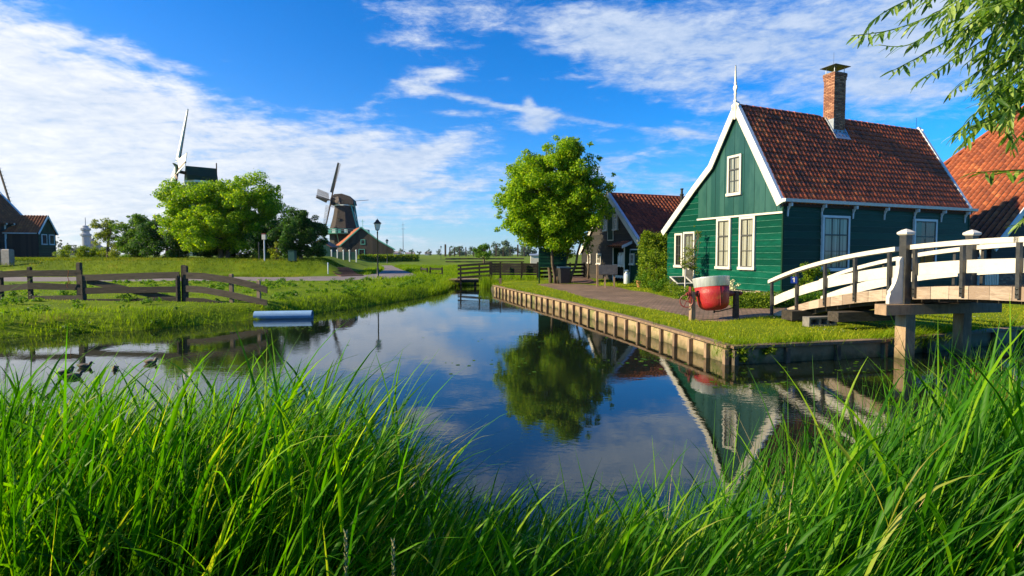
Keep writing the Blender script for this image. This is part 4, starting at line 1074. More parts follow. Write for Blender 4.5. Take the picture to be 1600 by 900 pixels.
# posts: [s of near rail]
def y_to_s(px):           # where this column meets the near rail line
    r = ray(px, 420); r = r/r.y; # X = r.x*Y ; X = 6.78+.2*(13.2-Y)
    Yv = (6.78+.2*13.2)/(r.x+.2); return (13.2-Yv)/AX.y*-1
ss = [y_to_s(px) for px in (1213.5,1252.5,1297,1344,1398,1438,1513,1602)]
ss += [TOT-s for s in ss[:7][::-1] if TOT-s > ss[-1]+.3]
for side, off in ((0, -.115), (1, WB_+.115)):
    for k, s in enumerate(ss):
        b = MB(Matrix.Translation(-o3)); p = bpos(s, off); z0 = deckz(s)-.20 if k else deckz(s)-.35; z1 = hand(s)-.015
        if k == 0 or k == len(ss)-1: z0 = .25
        lean = PX*(-.015 if side == 0 else .015)
        b.beam((p.x,p.y,z0), (p.x+lean.x,p.y+lean.y,z1), .062, .052, up=AX); 
        po = b.build('post', M['black_paint'], bridge)
        b = MB(Matrix.Translation(-o3)); q = bpos(s, off+(-.033 if side == 0 else .033))
        for dz in (.10,.02):
            b = MB(Matrix.Translation(-o3)); b.lathe([(.018,-.01),(.018,.012),(.0,.016)], (q.x,q.y,deckz(s)-dz-.03), 6, axis=PX*(-1 if side == 0 else 1)); b.build('bolt', M['black_metal'], po)
    # mid board, handrail
    cuts = [ss[0]-.02] + [ss[4]+.11, ss[5]-.10] + [ss[7], TOT-ss[4], TOT+.02]
    segs = [(ss[0]-.03, ss[4]+.12), (ss[5]-.06, ss[7]), (ss[7]+.01, TOT-ss[4]-.12), (TOT-ss[4]+.1, TOT-ss[0]+.03)]
    ib = off + (.06 if side == 0 else -.06)
    for s0, s1 in segs:
        if s1 <= s0: continue
        bb(lambda b: strip(b, s0, s1, ib, .035, lambda s: deckz(s)+.20, lambda s: deckz(s)+.42, 10), 'rail_board', M['white'])
        bb(lambda b: strip(b, s0-.06, s1+.03, off+(.01 if side == 0 else -.01), .15, lambda s: hand(s)-.03, lambda s: hand(s)+.055, 12), 'handrail', M['white'])
# tall capped posts on the cross beams, curved braces, legs
def portal(s, full=True):
    base = bpos(s, 0)
    for off, sg in ((-.20, -1), (WB_+.0, 1)):
        p = bpos(s, off); ztop = 2.30
        b = MB(Matrix.Translation(-o3)); b.beam((p.x,p.y,1.02),(p.x,p.y,ztop),.135,.135,up=AX); tp = b.build('tall_post', M['black_paint'], bridge)
        b = MB(Matrix.Translation(-o3)); q = PX; a = AX
        def ring(r_, z): return [tuple(Vector((p.x,p.y,z))+q*(i*r_)+a*(j*r_)) for i, j in ((-1,-1),(1,-1),(1,1),(-1,1))]
        vs = ring(.075,ztop)+ring(.098,ztop+.022)+ring(.098,ztop+.055)+ring(.05,ztop+.095)+[(p.x,p.y,ztop+.12)]
        fs = [(0,1,2,3)] + [(l*4+k,l*4+(k+1)%4,(l+1)*4+(k+1)%4,(l+1)*4+k) for l in range(3) for k in range(4)] + [(12+k,12+(k+1)%4,16) for k in range(4)]
        b.add(vs, fs); b.build('post_cap', M['white'], tp)
        # curved white brace standing outside
        o_ = sg*.070
        prof = [(0,1.03),(.30,1.03),(.30,1.14),(.27,1.22),(.28,1.26),(.235,1.30),(.185,1.38),(.14,1.48),(.11,1.60),(.095,1.74),(.10,1.82),(.075,1.87),(.04,1.90),(0,1.88)]
        b = MB(Matrix.Translation(-o3)); pts = [Vector((p.x,p.y,z)) + PX*(o_+sg*w) - AX*.035 for w, z in prof]
        b.prism(pts, AX*.07); b.build('brace', M['white'], bridge)
    for off, lw in ((-.16, .215), (WB_-.16, .195)):
        p = bpos(s, off)
        b = MB(Matrix.Translation(-o3)); b.beam((p.x,p.y,-.9),(p.x,p.y,.83),lw,lw,up=AX); b.build('leg', M['leg'], bridge)
    p, q = bpos(s-.0, -.72), bpos(s, WB_+.62)
    for da in (0,):
        b = MB(Matrix.Translation(-o3)); b.beam(Vector((p.x,p.y,.925)), Vector((q.x,q.y,.925)), .24, .19); b.build('cross_beam', M['timber'], bridge)
sp = y_to_s(1428)
portal(sp); portal(TOT-sp)
# landing blocks under the far end
for off, sx_ in ((-.10,.9), (.75,.95)):
    p = bpos(1.0, off); b = MB(Matrix.Translation(-o3)); b.beam(p+Vector((0,0,.50))-PX*.35, p+Vector((0,0,.50))+PX*.5, .35, .22); b.build('footing', M['fence'], bridge)
p = bpos(2.3, .1); b = MB(Matrix.Translation(-o3)); b.beam(p+Vector((0,0,.62))-PX*.5, p+Vector((0,0,.62))+PX*1.4, .28, .2); b.build('sleeper', M['fence'], bridge)
# hollow blocks on the grass below
p = bpos(1.75, -.22)
root = empty('concrete_block', (p.x, p.y, hz(p.x,p.y)), math.atan2(PX.y,PX.x), 'grey hollow concrete block on the grass below the bridge landing', 'block')
b = MB()
b.box(-.36,.36,-.1,.1,0,.055); b.box(-.36,.36,-.1,.1,.17,.215)
for x in (-.36,-.10,.11,.31): b.box(x,x+.05,-.1,.1,.055,.17)
b.box(-.31,.31,.06,.1,.055,.17); b.build('shell', M['concrete'], root)
# blue plate with a white sign on the second post
p = bpos(ss[1], -.115-.045) + Vector((-.05,-.02,0)); z = 1.33
pl = empty('number_plate', (p.x, p.y, z), math.atan2(PX.y, PX.x)-R(30), 'small blue enamel plate with white figure one on the second bridge post', 'sign')
b = MB(); b.prism([(-.07,-.004,-.08),(.07,-.004,-.08),(.07,-.004,.08),(-.07,-.004,.08)], (0,.008,0)); b.build('plate', M['blue'], pl)
b = MB(); b.prism([(-.008,-.0075,-.05),(.014,-.0075,-.05),(.014,-.0075,.055),(-.006,-.0075,.055),(-.035,-.0075,.03),(-.035,-.0075,.015),(-.008,-.0075,.03)], (0,.003,0)); b.build('figure', M['white'], pl)

# ---------------------------------------------------------------- red cauldron
def cauldron():
    a, c = G(1081.5, 496.5, .40), G(1149.5, 494.5, .40); mid = (a+c)/2; d = (c-a); L_ = d.length; ang = math.atan2(d.y, d.x)
    g = hz(mid.x, mid.y)-.02
    rt = empty('mixing_cauldron', (mid.x, mid.y, g), ang, 'weathered red tipping cauldron with steel rim hung between two wooden posts', 'cauldron')
    zc = .67; tilt = R(-1.5)
    Tm = Matrix.Translation((-.06,0,zc)) @ Matrix.Rotation(tilt, 4, 'Y') @ Matrix.Rotation(R(-9), 4, 'X')
    b = MB(Tm); prof = [(0,-.43),(.16,-.425),(.27,-.39),(.335,-.33),(.36,-.25),(.385,-.05),(.405,.15)]
    b.lathe(prof, n=40); inner = [(.397,.15),(.375,-.05),(.35,-.25),(.32,-.32),(.25,-.37),(0,-.40)]; b.lathe(inner, n=40)
    b.build('bowl', M['rust'], rt, smooth=True)
    b = MB(Tm); b.lathe([(.405,.145),(.413,.15),(.436,.365),(.443,.373),(.431,.377),(.426,.365),(.400,.17)], n=48); b.build('steel_rim', M['steel'], rt, smooth=True)
    b = MB(Tm)
    for t in (R(263),): 
        pts = [(math.cos(t)*r_*1.004, math.sin(t)*r_*1.004, z) for r_, z in prof[3:]]; b.tube(pts, .005, 5)
    b.build('weld_seam', M['rust'], rt)
    for sg in (-1, 1):
        b = MB(); b.tube([(sg*.36,0,zc-.02),(sg*.48,0,zc-.02)], [.085,.07], 14); b.tube([(sg*.48,0,zc-.02),(sg*(L_/2+.17),0,zc-.02)], .035, 10)
        b.tube([(sg*(L_/2+.07),0,zc-.02),(sg*(L_/2+.13),0,zc-.02)], .055, 10)
        b.build('trunnion', M['red_iron'], rt)
        b = MB(); b.prism([(sg*L_/2-.065,-.055,-.3),(sg*L_/2+.065,-.055,-.3),(sg*L_/2+.045,-.055,zc+.04),(sg*L_/2-.045,-.055,zc+.04)], (0,.11,0)); b.build('post', M['fence'] if sg > 0 else M['timber'], rt)
    b = MB(); b.box(-L_/2-.075,-L_/2-.055,-.05,.05,zc-.22,zc+.16); b.build('bracket', M['red_iron'], rt)
    # hand wheel
    cx = -L_/2-.16; b = MB(); pts = [(cx+.02*0, math.cos(t)*.15, zc-.19+math.sin(t)*.15) for t in [2*math.pi*i/20 for i in range(21)]]
    Mw = Matrix.Translation((cx,0,zc-.19)) @ Matrix.Rotation(R(58),4,'Z'); b = MB(Mw)
    b.tube([(0, math.cos(t)*.15, math.sin(t)*.15) for t in [2*math.pi*i/24 for i in range(25)]], .014, 6)
    for k in range(4):
        t = k*math.pi/2+.4; b.tube([(0,0,0),(0,math.cos(t)*.15,math.sin(t)*.15)], .009, 5)
    b.tube([(0,0,0),(.07,0,.0)], .02, 6); b.build('hand_wheel', M['red_iron'], rt)
    # drain and swing arm underneath
    b = MB(); b.tube([(L_/2-.02,-.02,zc-.05),(L_/2-.03,-.03,zc-.28),(L_/2-.12,-.03,zc-.38),(.12,-.02,zc-.455),(.02,0,zc-.46)], .014, 6)
    b.tube([(-.33,0,zc-.08),(-.32,0,zc-.26),(-.24,0,zc-.38)], .014, 6)
    b.tube([(0,0,zc-.42),(0,0,zc-.50)], .02, 6); b.build('support_arm', M['black_metal'], rt)
cauldron()

# ---------------------------------------------------------------- lamp posts
def lamp(p, h, label):
    rt = empty('street_lamp', p, R(20), label, 'street lamp', 'street lamps along the dyke path')
    b = MB(); b.lathe([(.09,-.1),(.09,.06),(.065,.10),(.065,.55),(.05,.62),(.042,.7),(.036,h-.86),(.05,h-.84),(.05,h-.80),(.03,h-.76),(.03,h-.70)], n=12); b.build('pole', M['black_metal'], rt, smooth=True)
    def ringq(r_, z): return [(r_*x, r_*y, z) for x, y in ((-1,-1),(1,-1),(1,1),(-1,1))]
    def fr(b, r0, z0, r1, z1): b.add(ringq(r0,z0)+ringq(r1,z1), [(3,2,1,0),(4,5,6,7),(0,1,5,4),(1,2,6,5),(2,3,7,6),(3,0,4,7)])
    b = MB(); fr(b, .07, h-.70, .10, h-.67)
    for x, y in ((-1,-1),(1,-1),(1,1),(-1,1)): b.beam((x*.095,y*.095,h-.68),(x*.175,y*.175,h-.28),.016,.016)
    fr(b, .185, h-.285, .185, h-.26); la = b.build('lantern_frame', M['black_metal'], rt)
    b = MB(); fr(b, .085, h-.665, .16, h-.29); b.build('lantern_glass', M['lamp_glass'], la)
    b = MB(); fr(b, .245, h-.26, .10, h-.12); fr(b, .10, h-.12, .085, h-.07); fr(b, .11, h-.07, .03, h-.03); b.lathe([(.02,h-.04),(.035,h-.01),(.012,h+.02),(.012,h+.05),(0,h+.07)], n=8); b.build('lantern_roof', M['black_metal'], la)
    return rt
def lampat(px, py, ztop, label, z=.5):
    p = G(px, py, z); return lamp(p, ztop-p.z, label)
p = G(590.5, 433.2, .50); lamp(p, 3.62, 'tall black lantern post beside the bend of the grey path')
p = G(605, 411.8, .50); lamp(p, 3.75, 'smaller looking black lantern post on the grass beyond the path, before the mill barn')
p = D(689, 400, 140); lamp((p.x,p.y,.4), 3.8, 'tiny far lantern post standing in the open fields')

# ---------------------------------------------------------------- grey wooden fence by the water
def rail(root, p, q, h, t, m_, name='rail', jit=.0):
    b = MB(); p = Vector(p); q = Vector(q); n = 6; d = (q-p).normalized(); side = Vector((-d.y,d.x,0)).normalized()
    vs = []; fs = []
    for i in range(n+1):
        c = p.lerp(q, i/n) + Vector((0,0,random.uniform(-1,1)*jit)); hh = h*(1+random.uniform(-.06,.06))
        for a_, z_ in ((-t/2,-hh/2),(t/2,-hh/2),(t/2,hh/2),(-t/2,hh/2)): vs.append(c+side*a_+Vector((0,0,z_)))
        if i:
            a = (i-1)*4; c_ = i*4
            for k in range(4): fs.append((a+k, a+(k+1)%4, c_+(k+1)%4, c_+k))
    fs += [(3,2,1,0), tuple(n*4+k for k in range(4))]; b.add(vs, fs); return b.build(name, m_, root)
def post(root, p, z0, z1, w, m_, name='post', rz=0):
    b = MB(); lx, ly = random.uniform(-.02,.02), random.uniform(-.02,.02); w2 = w*.93
    a, c = Vector((p[0],p[1],z0)), Vector((p[0]+lx,p[1]+ly,z1)); b.beam(a, c, w, w, up=(math.cos(rz),math.sin(rz),0), w1=w2, h1=w2)
    b.beam(c, c+Vector((0,0,.02)), w2*.9, w2*.9, up=(math.cos(rz),math.sin(rz),0), w1=w2*.5, h1=w2*.6)
    return b.build(name, m_, root)
def left_fence():
    Yf = 16.3
    x = lambda px, Y=Yf: D(px, 450, Y).x
    z = lambda py, Y=Yf: D(400, py, Y).z
    o_ = Vector((x(48), Yf, 0)); rt = empty('wooden_fence', o_, 0, 'weathered grey three rail fence running left from the gate', 'fence')
    f = MB; 
    P = lambda px, py, dy=0, Y=Yf: Vector((x(px,Y+dy)-o_.x, Y+dy-o_.y, z(py,Y+dy)))
    for px, pt, w in ((48,418,.10),(2,424,.10),(-45,424,.12),(-92,424,.12)): post(rt, P(px,450,.06), .1, z(pt), w, M['fence'])
    for (xa, ya, xb, yb, dd) in ((44,427,128,427,-.03),(44,446.5,128,449,-.03),(50,467,128,467,-.03),
                             (-45,431,46,426.5,.0),(-45,454,46,447,.0),(-92,431,-45,431,0),(-92,454,-45,454,0)):
        rail(rt, P(xa,ya,dd), P(xb,yb,dd), .20, .035, M['fence'], jit=.006)
    # gate
    Yg = Yf-.02; rg = empty('field_gate', (x(125), Yg, 0), 0, 'weathered grey wooden field gate with a diagonal brace between two posts', 'gate')
    og = Vector((x(125), Yg, 0)); Q = lambda px, py, dy=0: Vector((x(px)-og.x, dy, z(py)))
    post(rg, Q(121.5,450,.1), .05, z(411), .12, M['fence'], 'gate_post'); post(rg, Q(285.5,450,.1), .05, z(415), .11, M['fence'], 'gate_post')
    for px in (131.5, 279): 
        b = MB(); b.beam(Q(px,470,0), Q(px,430,0), .17, .05, up=(1,0,0)); b.build('stile', M['fence'], rg)
    for (xa, ya, xb, yb) in ((124,434,283,429.5),(124,454,283,452),(138,472,283,470)): rail(rg, Q(xa,ya,-.05), Q(xb,yb,-.05), .20, .035, M['fence'], jit=.006)
    rail(rg, Q(137,439,.0), Q(279,469,.0), .19, .03, M['fence'], 'brace')
    # stretch dropping to the water
    rd = empty('sloping_fence', (x(288), Yf, 0), 0, 'weathered grey fence with curved rails dropping from the gate to the water', 'fence'); od = Vector((x(288), Yf, 0))
    pts = {288:(16.3,0),362:(15.55,0),405:(15.25,0),418:(15.2,0)}
    def W(px, py, dy=0):
        Y = float(np.interp(px, [285,362,405,418], [16.3,16.1,16.0,16.0])) + dy; p = D(px, py, Y); return Vector((p.x, p.y, p.z))-od
    b_ = W(290,450,.05); post(rd, b_, .1, z(416), .11, M['fence'])
    b_ = W(362,450,.05); post(rd, b_, -.3, W(362,429).z, .11, M['timber'])
    b_ = W(404.5,450,.05); post(rd, b_, -.3, W(404,439).z, .10, M['timber'])
    for ys in ((430.5,431.5,438,444,453.5),(451,453,461,467,474),(470,471,480.5,487,495)):
        xs = (291,318,362,388,417.5)
        for i in range(1):
            b = MB(); vs = []; fs = []
            for k in range(5):
                c = W(xs[k], ys[k], -.05)
                for a_, z_ in ((-.018,-.1),(.018,-.1),(.018,.1),(-.018,.1)): vs.append(c+Vector((.1*a_,a_,z_)))
                if k:
                    a = (k-1)*4; c_ = k*4
                    for j in range(4): fs.append((a+j, a+(j+1)%4, c_+(j+1)%4, c_+j))
            fs += [(3,2,1,0),(16,17,18,19)]; b.add(vs, fs); b.build('rail', M['fence'], rd)
    # rope hanging on the top rail
    p = D(106.5, 422, Yf-.12); b = MB(); q = [D(106.5,422,Yf-.09), D(107,425,Yf-.10), D(105.5,432,Yf-.1), D(107.5,438,Yf-.1), D(104,446,Yf-.1), D(106,450,Yf-.1)]
    b.tube(q, .008, 5); b.tube([D(107,437,Yf-.1), D(109.5,440,Yf-.1), D(107,443,Yf-.1)], .008, 5)
    tag(b.build('rope', M['rope']), 'thin orange rope hanging over the fence rails left of the gate', 'rope')
left_fence()

# pipe
p = G(420, 498, 0); q = G(488, 497, 0); d = (q-p).normalized(); p0 = p - d*.4; rt = empty('drain_pipe', (q.x, q.y, 0), 0, 'pale blue plastic pipe lying on the water at the bank', 'pipe')
def pipe():
    o_ = q; b = MB(); r_ = .135; n = 20; P0, P1 = p0-o_, q-o_
    side = Vector((-d.y,d.x,0)); vs = []; fs = []
    for P_ in (P0, P1):
        for rr in (r_, r_-.012):
            for k in range(n):
                t = 2*math.pi*k/n; vs.append(P_ + side*(math.cos(t)*rr) + Vector((0,0,.10+math.sin(t)*rr)))
    for k in range(n):
        k2 = (k+1) % n
        fs += [(k,k2,2*n+k2,2*n+k), (n+k2,n+k,3*n+k,3*n+k2), (2*n+k,2*n+k2,3*n+k2,3*n+k), (k2,k,n+k,n+k2)]
    b.add(vs, fs); b.build('tube', M['pipe'], rt, smooth=False)
    b = MB(); b.box(-.9,-.1,-.02,.14,-.12,-.03); b.build('cradle', M['fence'], rt)
pipe()

# ---------------------------------------------------------------- ducks
def duck(px, py, face, label, m_, s=1.0):
    p = G(px, py, 0); rt = empty('duck', (p.x,p.y,0), face, label, 'duck', 'ducks on the canal')
    b = MB(); S3 = [(-.17,0,.075,.004),(-.13,0,.06,.028),(-.08,0,.045,.055),(-.01,0,.035,.072),(.05,0,.035,.070),(.095,0,.045,.055),(.12,0,.07,.040),(.13,0,.092,.034),(.135,0,.112,.038),(.152,0,.118,.036),(.172,0,.112,.020),(.187,0,.105,.010)]
    b.tube([(x*s,y*s,z*s) for x, y, z, r_ in S3], [r_*s for *_, r_ in S3], 10, sq=1.0); b.build('body', M[m_], rt, smooth=True)
    b = MB(); b.prism([(.175*s,-.012*s,.108*s),(.215*s,-.010*s,.098*s),(.215*s,.010*s,.098*s),(.175*s,.012*s,.108*s)], (0,0,-.010*s)); b.build('bill', M['terra'], rt)
    b = MB()
    for sg in (-1,1): b.tube([(.05*s,sg*.055*s,.06*s),(-.02*s,sg*.070*s,.062*s),(-.12*s,sg*.035*s,.075*s),(-.17*s,sg*.01*s,.09*s)],[.02*s,.03*s,.016*s,.004*s],6)
    b.build('wing', M[m_], rt, smooth=True)
duck(132, 574.5, R(10), 'dark duck facing right with open water on either side of it', 'duck', .72)
duck(180, 577, R(-60), 'small brown duck swimming at the edge of the fence reflection', 'duck2', .55)
duck(235, 568, R(5), 'mottled brown duck on the bright patch of water right of the others', 'duck2', .72)
duck(103, 585, R(80), 'dark duck seen from behind, upper one of the close pair', 'duck', .75)
duck(115, 590, R(30), 'dark duck low on the water in front of its close partner', 'duck', .7)

# ---------------------------------------------------------------- small foot bridge and dark fence at the end of the canal
def end_fence():
    rt = empty('plank_bridge', (-2.6, 30.9, 0), R(-3), 'low plank footbridge across the far end of the canal', 'bridge')
    for i in range(16):
        b = MB(); x = -1.2+i*.26; b.box(x, x+.24, -.55, .75, .40+random.uniform(-.003,.003), .45); b.build('plank', M['timber'], rt)
    for y in (-.5,.6):
        b = MB(); b.box(-1.4,3.0,y,y+.12,.26,.395); b.build('girder', M['fence_dark'], rt)
    for x in (-.9,.35,1.5):
        b = MB(); b.box(x,x+.14,-.42,-.28,-.8,.27); b.build('leg', M['fence_dark'], rt)
    o_ = Vector((-3.1, 30.3, 0)); rf = empty('bridge_railing', o_, 0, 'dark four board railing along the plank footbridge', 'railing')
    for (y0, y1) in ((415.3,411.6),(421,417.2),(427.5,423.5),(434,430)):
        p, q = D(715,y0,30.3), D(768,y1,30.2); rail(rf, p-o_, q-o_, .13, .03, M['fence_dark'])
    for px, z0 in ((720,-.5),(749,.3),(766,.3)):
        p = D(px, 420, 30.38); post(rf, p-o_, z0, D(px, 414 if px < 730 else 411.5, 30.38).z, .09, M['fence_dark'])
    # close boarded fence
    o2 = Vector((-1.2, 30.2, 0)); r3 = empty('board_fence', o2, 0, 'dark close boarded fence behind the quay end, below the big tree', 'fence')
    ex = [(768,30.2),(784,30.2),(815,29.9),(840,29.8)]
    for k in range(5):
        y0 = 413+k*3.85
        for i in range(3):
            p, q = D(ex[i][0], y0, ex[i][1]), D(ex[i+1][0]-.3, y0+ (.3*i), ex[i+1][1]); 
            rail(r3, p-o2, q-o2, .142 if k < 4 else .09, .03, M['fence_dark'])
    for px, Y, z0 in ((768,30.25,.3),(782,29.9,.2),(815,29.75,.3),(840,29.7,.3)):
        p = D(px, 420, Y); post(r3, p-o2, z0, D(px, 410, Y).z, .11, M['fence_dark'])
    p = G(782, 444, .36); 
    b = MB(); b.box(-.06,.06,-.06,.06,-.1,.34); pp = b.build('mooring_post', M['timber'], None, loc=(p.x,p.y,.33)); tag(pp, 'short square timber post on the lawn at the quay end', 'post')
    # rail fence on to the barn
    o4 = Vector((1.6, 29.9, 0)); r4 = empty('garden_rail_fence', o4, 0, 'dark rail fence with slatted end behind the tree trunks beside the black barn', 'fence')
    for zz in (.62,.85,1.08,1.3):
        p, q = Vector((1.55,29.9,zz)), Vector((4.0,31.6,zz)); rail(r4, p-o4, q-o4, .13, .03, M['fence_dark'])
        p, q = Vector((4.0,31.6,zz)), Vector((4.55,32.0,zz)); rail(r4, p-o4, q-o4, .13, .03, M['fence_dark'])
    for k in range(4):
        p = Vector((1.6,29.95,0)).lerp(Vector((4.5,31.95,0)), k/3); post(r4, p-o4, .3, 1.42, .1, M['fence_dark'])
end_fence()
def barrier(pa, pb, ya, yb, zt, label, n=2):
    a, c = G(pa, ya, .45), G(pb, yb, .45); rt = empty('rail_barrier', (a.x,a.y,0), 0, label, 'fence', 'short rail barriers on the far bank'); o_ = Vector((a.x,a.y,0))
    for p in (a, c): post(rt, Vector((p.x,p.y,0))-o_, .3, zt+.05, .10, M['fence_dark'])
    for k in range(n):
        z = zt-.06-k*.32; rail(rt, Vector((a.x,a.y,z))-o_, Vector((c.x,c.y,z))-o_, .12, .04, M['fence_dark'])
barrier(658, 668, 429, 431, .95, 'short two rail barrier, left of the two by the end of the path')
barrier(672, 691, 430.5, 431, .98, 'wider two rail barrier, right of the two by the end of the path')
def far_pens():
    rt = empty('sheep_pen_fence', D(700, 405, 66), 0, 'distant low wooden pen fence in the meadow left of the big tree', 'fence'); o_ = Vector(rt.location); 
    xs = [696,703,710,718,728,740,752,765,775,786,797,809,819]
    for i, px in enumerate(xs):
        p = D(px, 405, 66+(i%3)); post(rt, Vector((p.x,p.y,0))-Vector((o_.x,o_.y,o_.z)), .35, 1.55+(.35 if i in (0,8,11) else 0), .22 if i in (0,8,11) else .14, M['fence'])
    for z in (1.35,.95):
        for i in range(len(xs)-1):
            p, q = D(xs[i],405,66.3), D(xs[i+1],405,66.3); rail(rt, Vector((p.x,p.y,z))-o_, Vector((q.x,q.y,z))-o_, .16, .04, M['fence'])
far_pens()

# ---------------------------------------------------------------- things on the paved yard
def boards_sign():
    a = G(842.5, 442, .42); Y = a.y; rt = empty('notice_board', (a.x, Y, 0), R(2), 'blank dark teal notice board of corrugated boards on two green posts', 'notice board')
    s = Y/800; w = 41.5*s
    for x in (0, w-.0):
        b = MB(); b.box(x-.035,x+.035,-.03,.04,.2,2.1); b.build('post', M['dark_green'], rt)
    z0, z1 = D(860,418,Y).z, D(860,388.5,Y).z; n = 6
    for k in range(n):
        za = z0+(z1-z0)*k/n; zb = z0+(z1-z0)*(k+1)/n
        b = MB(); b.prism([(-.03,-.10,za),(-.03,-.05,za),(-.03,-.05,zb),(-.03,-.065,zb)], (w+.06,0,0)); b.build('board', M['teal_side'], rt)
    b = MB(); b.box(-.08,w+.08,-.13,.02,z1,z1+.04); b.build('cap', M['dark_green'], rt)
boards_sign()
def bin_():
    p = G(881, 443.3, .42); rt = empty('wheelie_bin', (p.x,p.y,hz(p.x,p.y)+.01), R(12), 'black wheeled bin with blue black lid under the big tree', 'bin')
    b = MB(); t, u = .27, .22; vs = [(-u,-u,.05),(u,-u,.05),(u,u,.05),(-u,u,.05),(-t,-t,.80),(t,-t,.80),(t,t,.80),(-t,t,.80)]
    b.add(vs, [(3,2,1,0),(4,5,6,7),(0,1,5,4),(1,2,6,5),(2,3,7,6),(3,0,4,7)]); b.box(-t-.02,t+.02,-t-.02,t+.02,.77,.82); b.build('body', M['bin'], rt)
    b = MB(); b.prism([(-t-.03,-t-.04,.82),(-t-.03,t+.03,.82),(-t-.03,t+.03,.90),(-t-.03,0,.89),(-t-.03,-t-.04,.85)], (2*t+.06,0,0)); b.build('lid', mat('bin_lid', (.02,.05,.10), .4), rt)
    for sg in (-1,1):
        b = MB(); b.tube([(sg*.2,.24,.1),(sg*.26,.24,.1)], .1, 14); b.build('wheel', M['black_metal'], rt)
bin_()
def info():
    p = G(945, 449, .42); rt = empty('information_lectern', (p.x,p.y,.42), R(-10), 'small dark slanted information panel on wooden posts in the paved yard', 'sign')
    for x, h in ((0,.62),(.42,.75)):
        b = MB(); b.box(x-.04,x+.04,-.04,.04,-.05,h); b.build('post', M['timber'], rt)
    b = MB(); b.prism([(-.28,-.12,.60),(-.28,-.08,.58),(-.28,.16,1.02),(-.28,.12,1.04)], (.85,0,0)); b.build('panel', M['black_paint'], rt)
    p = G(933.3, 447, .42); r2 = empty('handrail_post', (p.x,p.y,.42), 0, 'slim wooden post with white rope end beside the information panel', 'post')
    b = MB(); b.box(-.045,.045,-.045,.045,-.05,1.05); b.build('post', M['timber'], r2)
    b = MB(); b.tube([(0,-.05,1.05),(.12,-.03,.95),(.25,.05,.78)], .015, 6); b.build('rope', M['white'], r2)
info()
def pot(px, py, label):
    p = G(px, py, .42); rt = empty('flower_pot', (p.x,p.y,.42), 0, label, 'flower pot'); b = MB(); b.lathe([(.10,0),(.15,.26),(.17,.26),(.17,.32),(.14,.32),(.13,.26),(0,.25)], n=14); b.build('pot', M['terra'], rt)
    V, F = leaf_cloud([(0,0,.42)],[.18],160,.07,seed=4); put('foliage', arr_mesh('foliage', V, F, M['leaf_mid']), rt)
pot(999, 449, 'terracotta flower pot by the barn door beside the tall hedge')
def cold_frame():
    p = G(1058, 459, .42); rt = empty('display_case', (p.x,p.y,.42), R(18), 'low dark slanted display case with white frame by the green house door', 'display case')
    b = MB(); b.prism([(0,0,0),(0,.5,0),(0,.5,.62),(0,0,.36)], (.75,0,0)); b.build('case', M['black_paint'], rt)
    Mx = Matrix.Translation((0,0,.365)) @ Matrix.Rotation(math.atan2(.26,.5), 4, 'X'); b = MB(Mx); L_ = .57
    b.box(0,.75,0,.05,0,.03); b.box(0,.75,L_-.05,L_,0,.03); b.box(0,.05,.05,L_-.05,0,.03); b.box(.70,.75,.05,L_-.05,0,.03); b.build('frame', M['white'], rt)
    b = MB(Mx); b.box(.052,.698,.052,L_-.052,.004,.014); b.build('glass', M['glass'], rt)
    p = G(1070, 466, .42); b = MB(); b.tube([(0,0,-.05),(0,0,1.0)], .022, 7); o = b.build('white_pole', M['white'], None, loc=(p.x,p.y,.42)); tag(o, 'thin white pole standing between the low hedge and the display case', 'pole')
cold_frame()
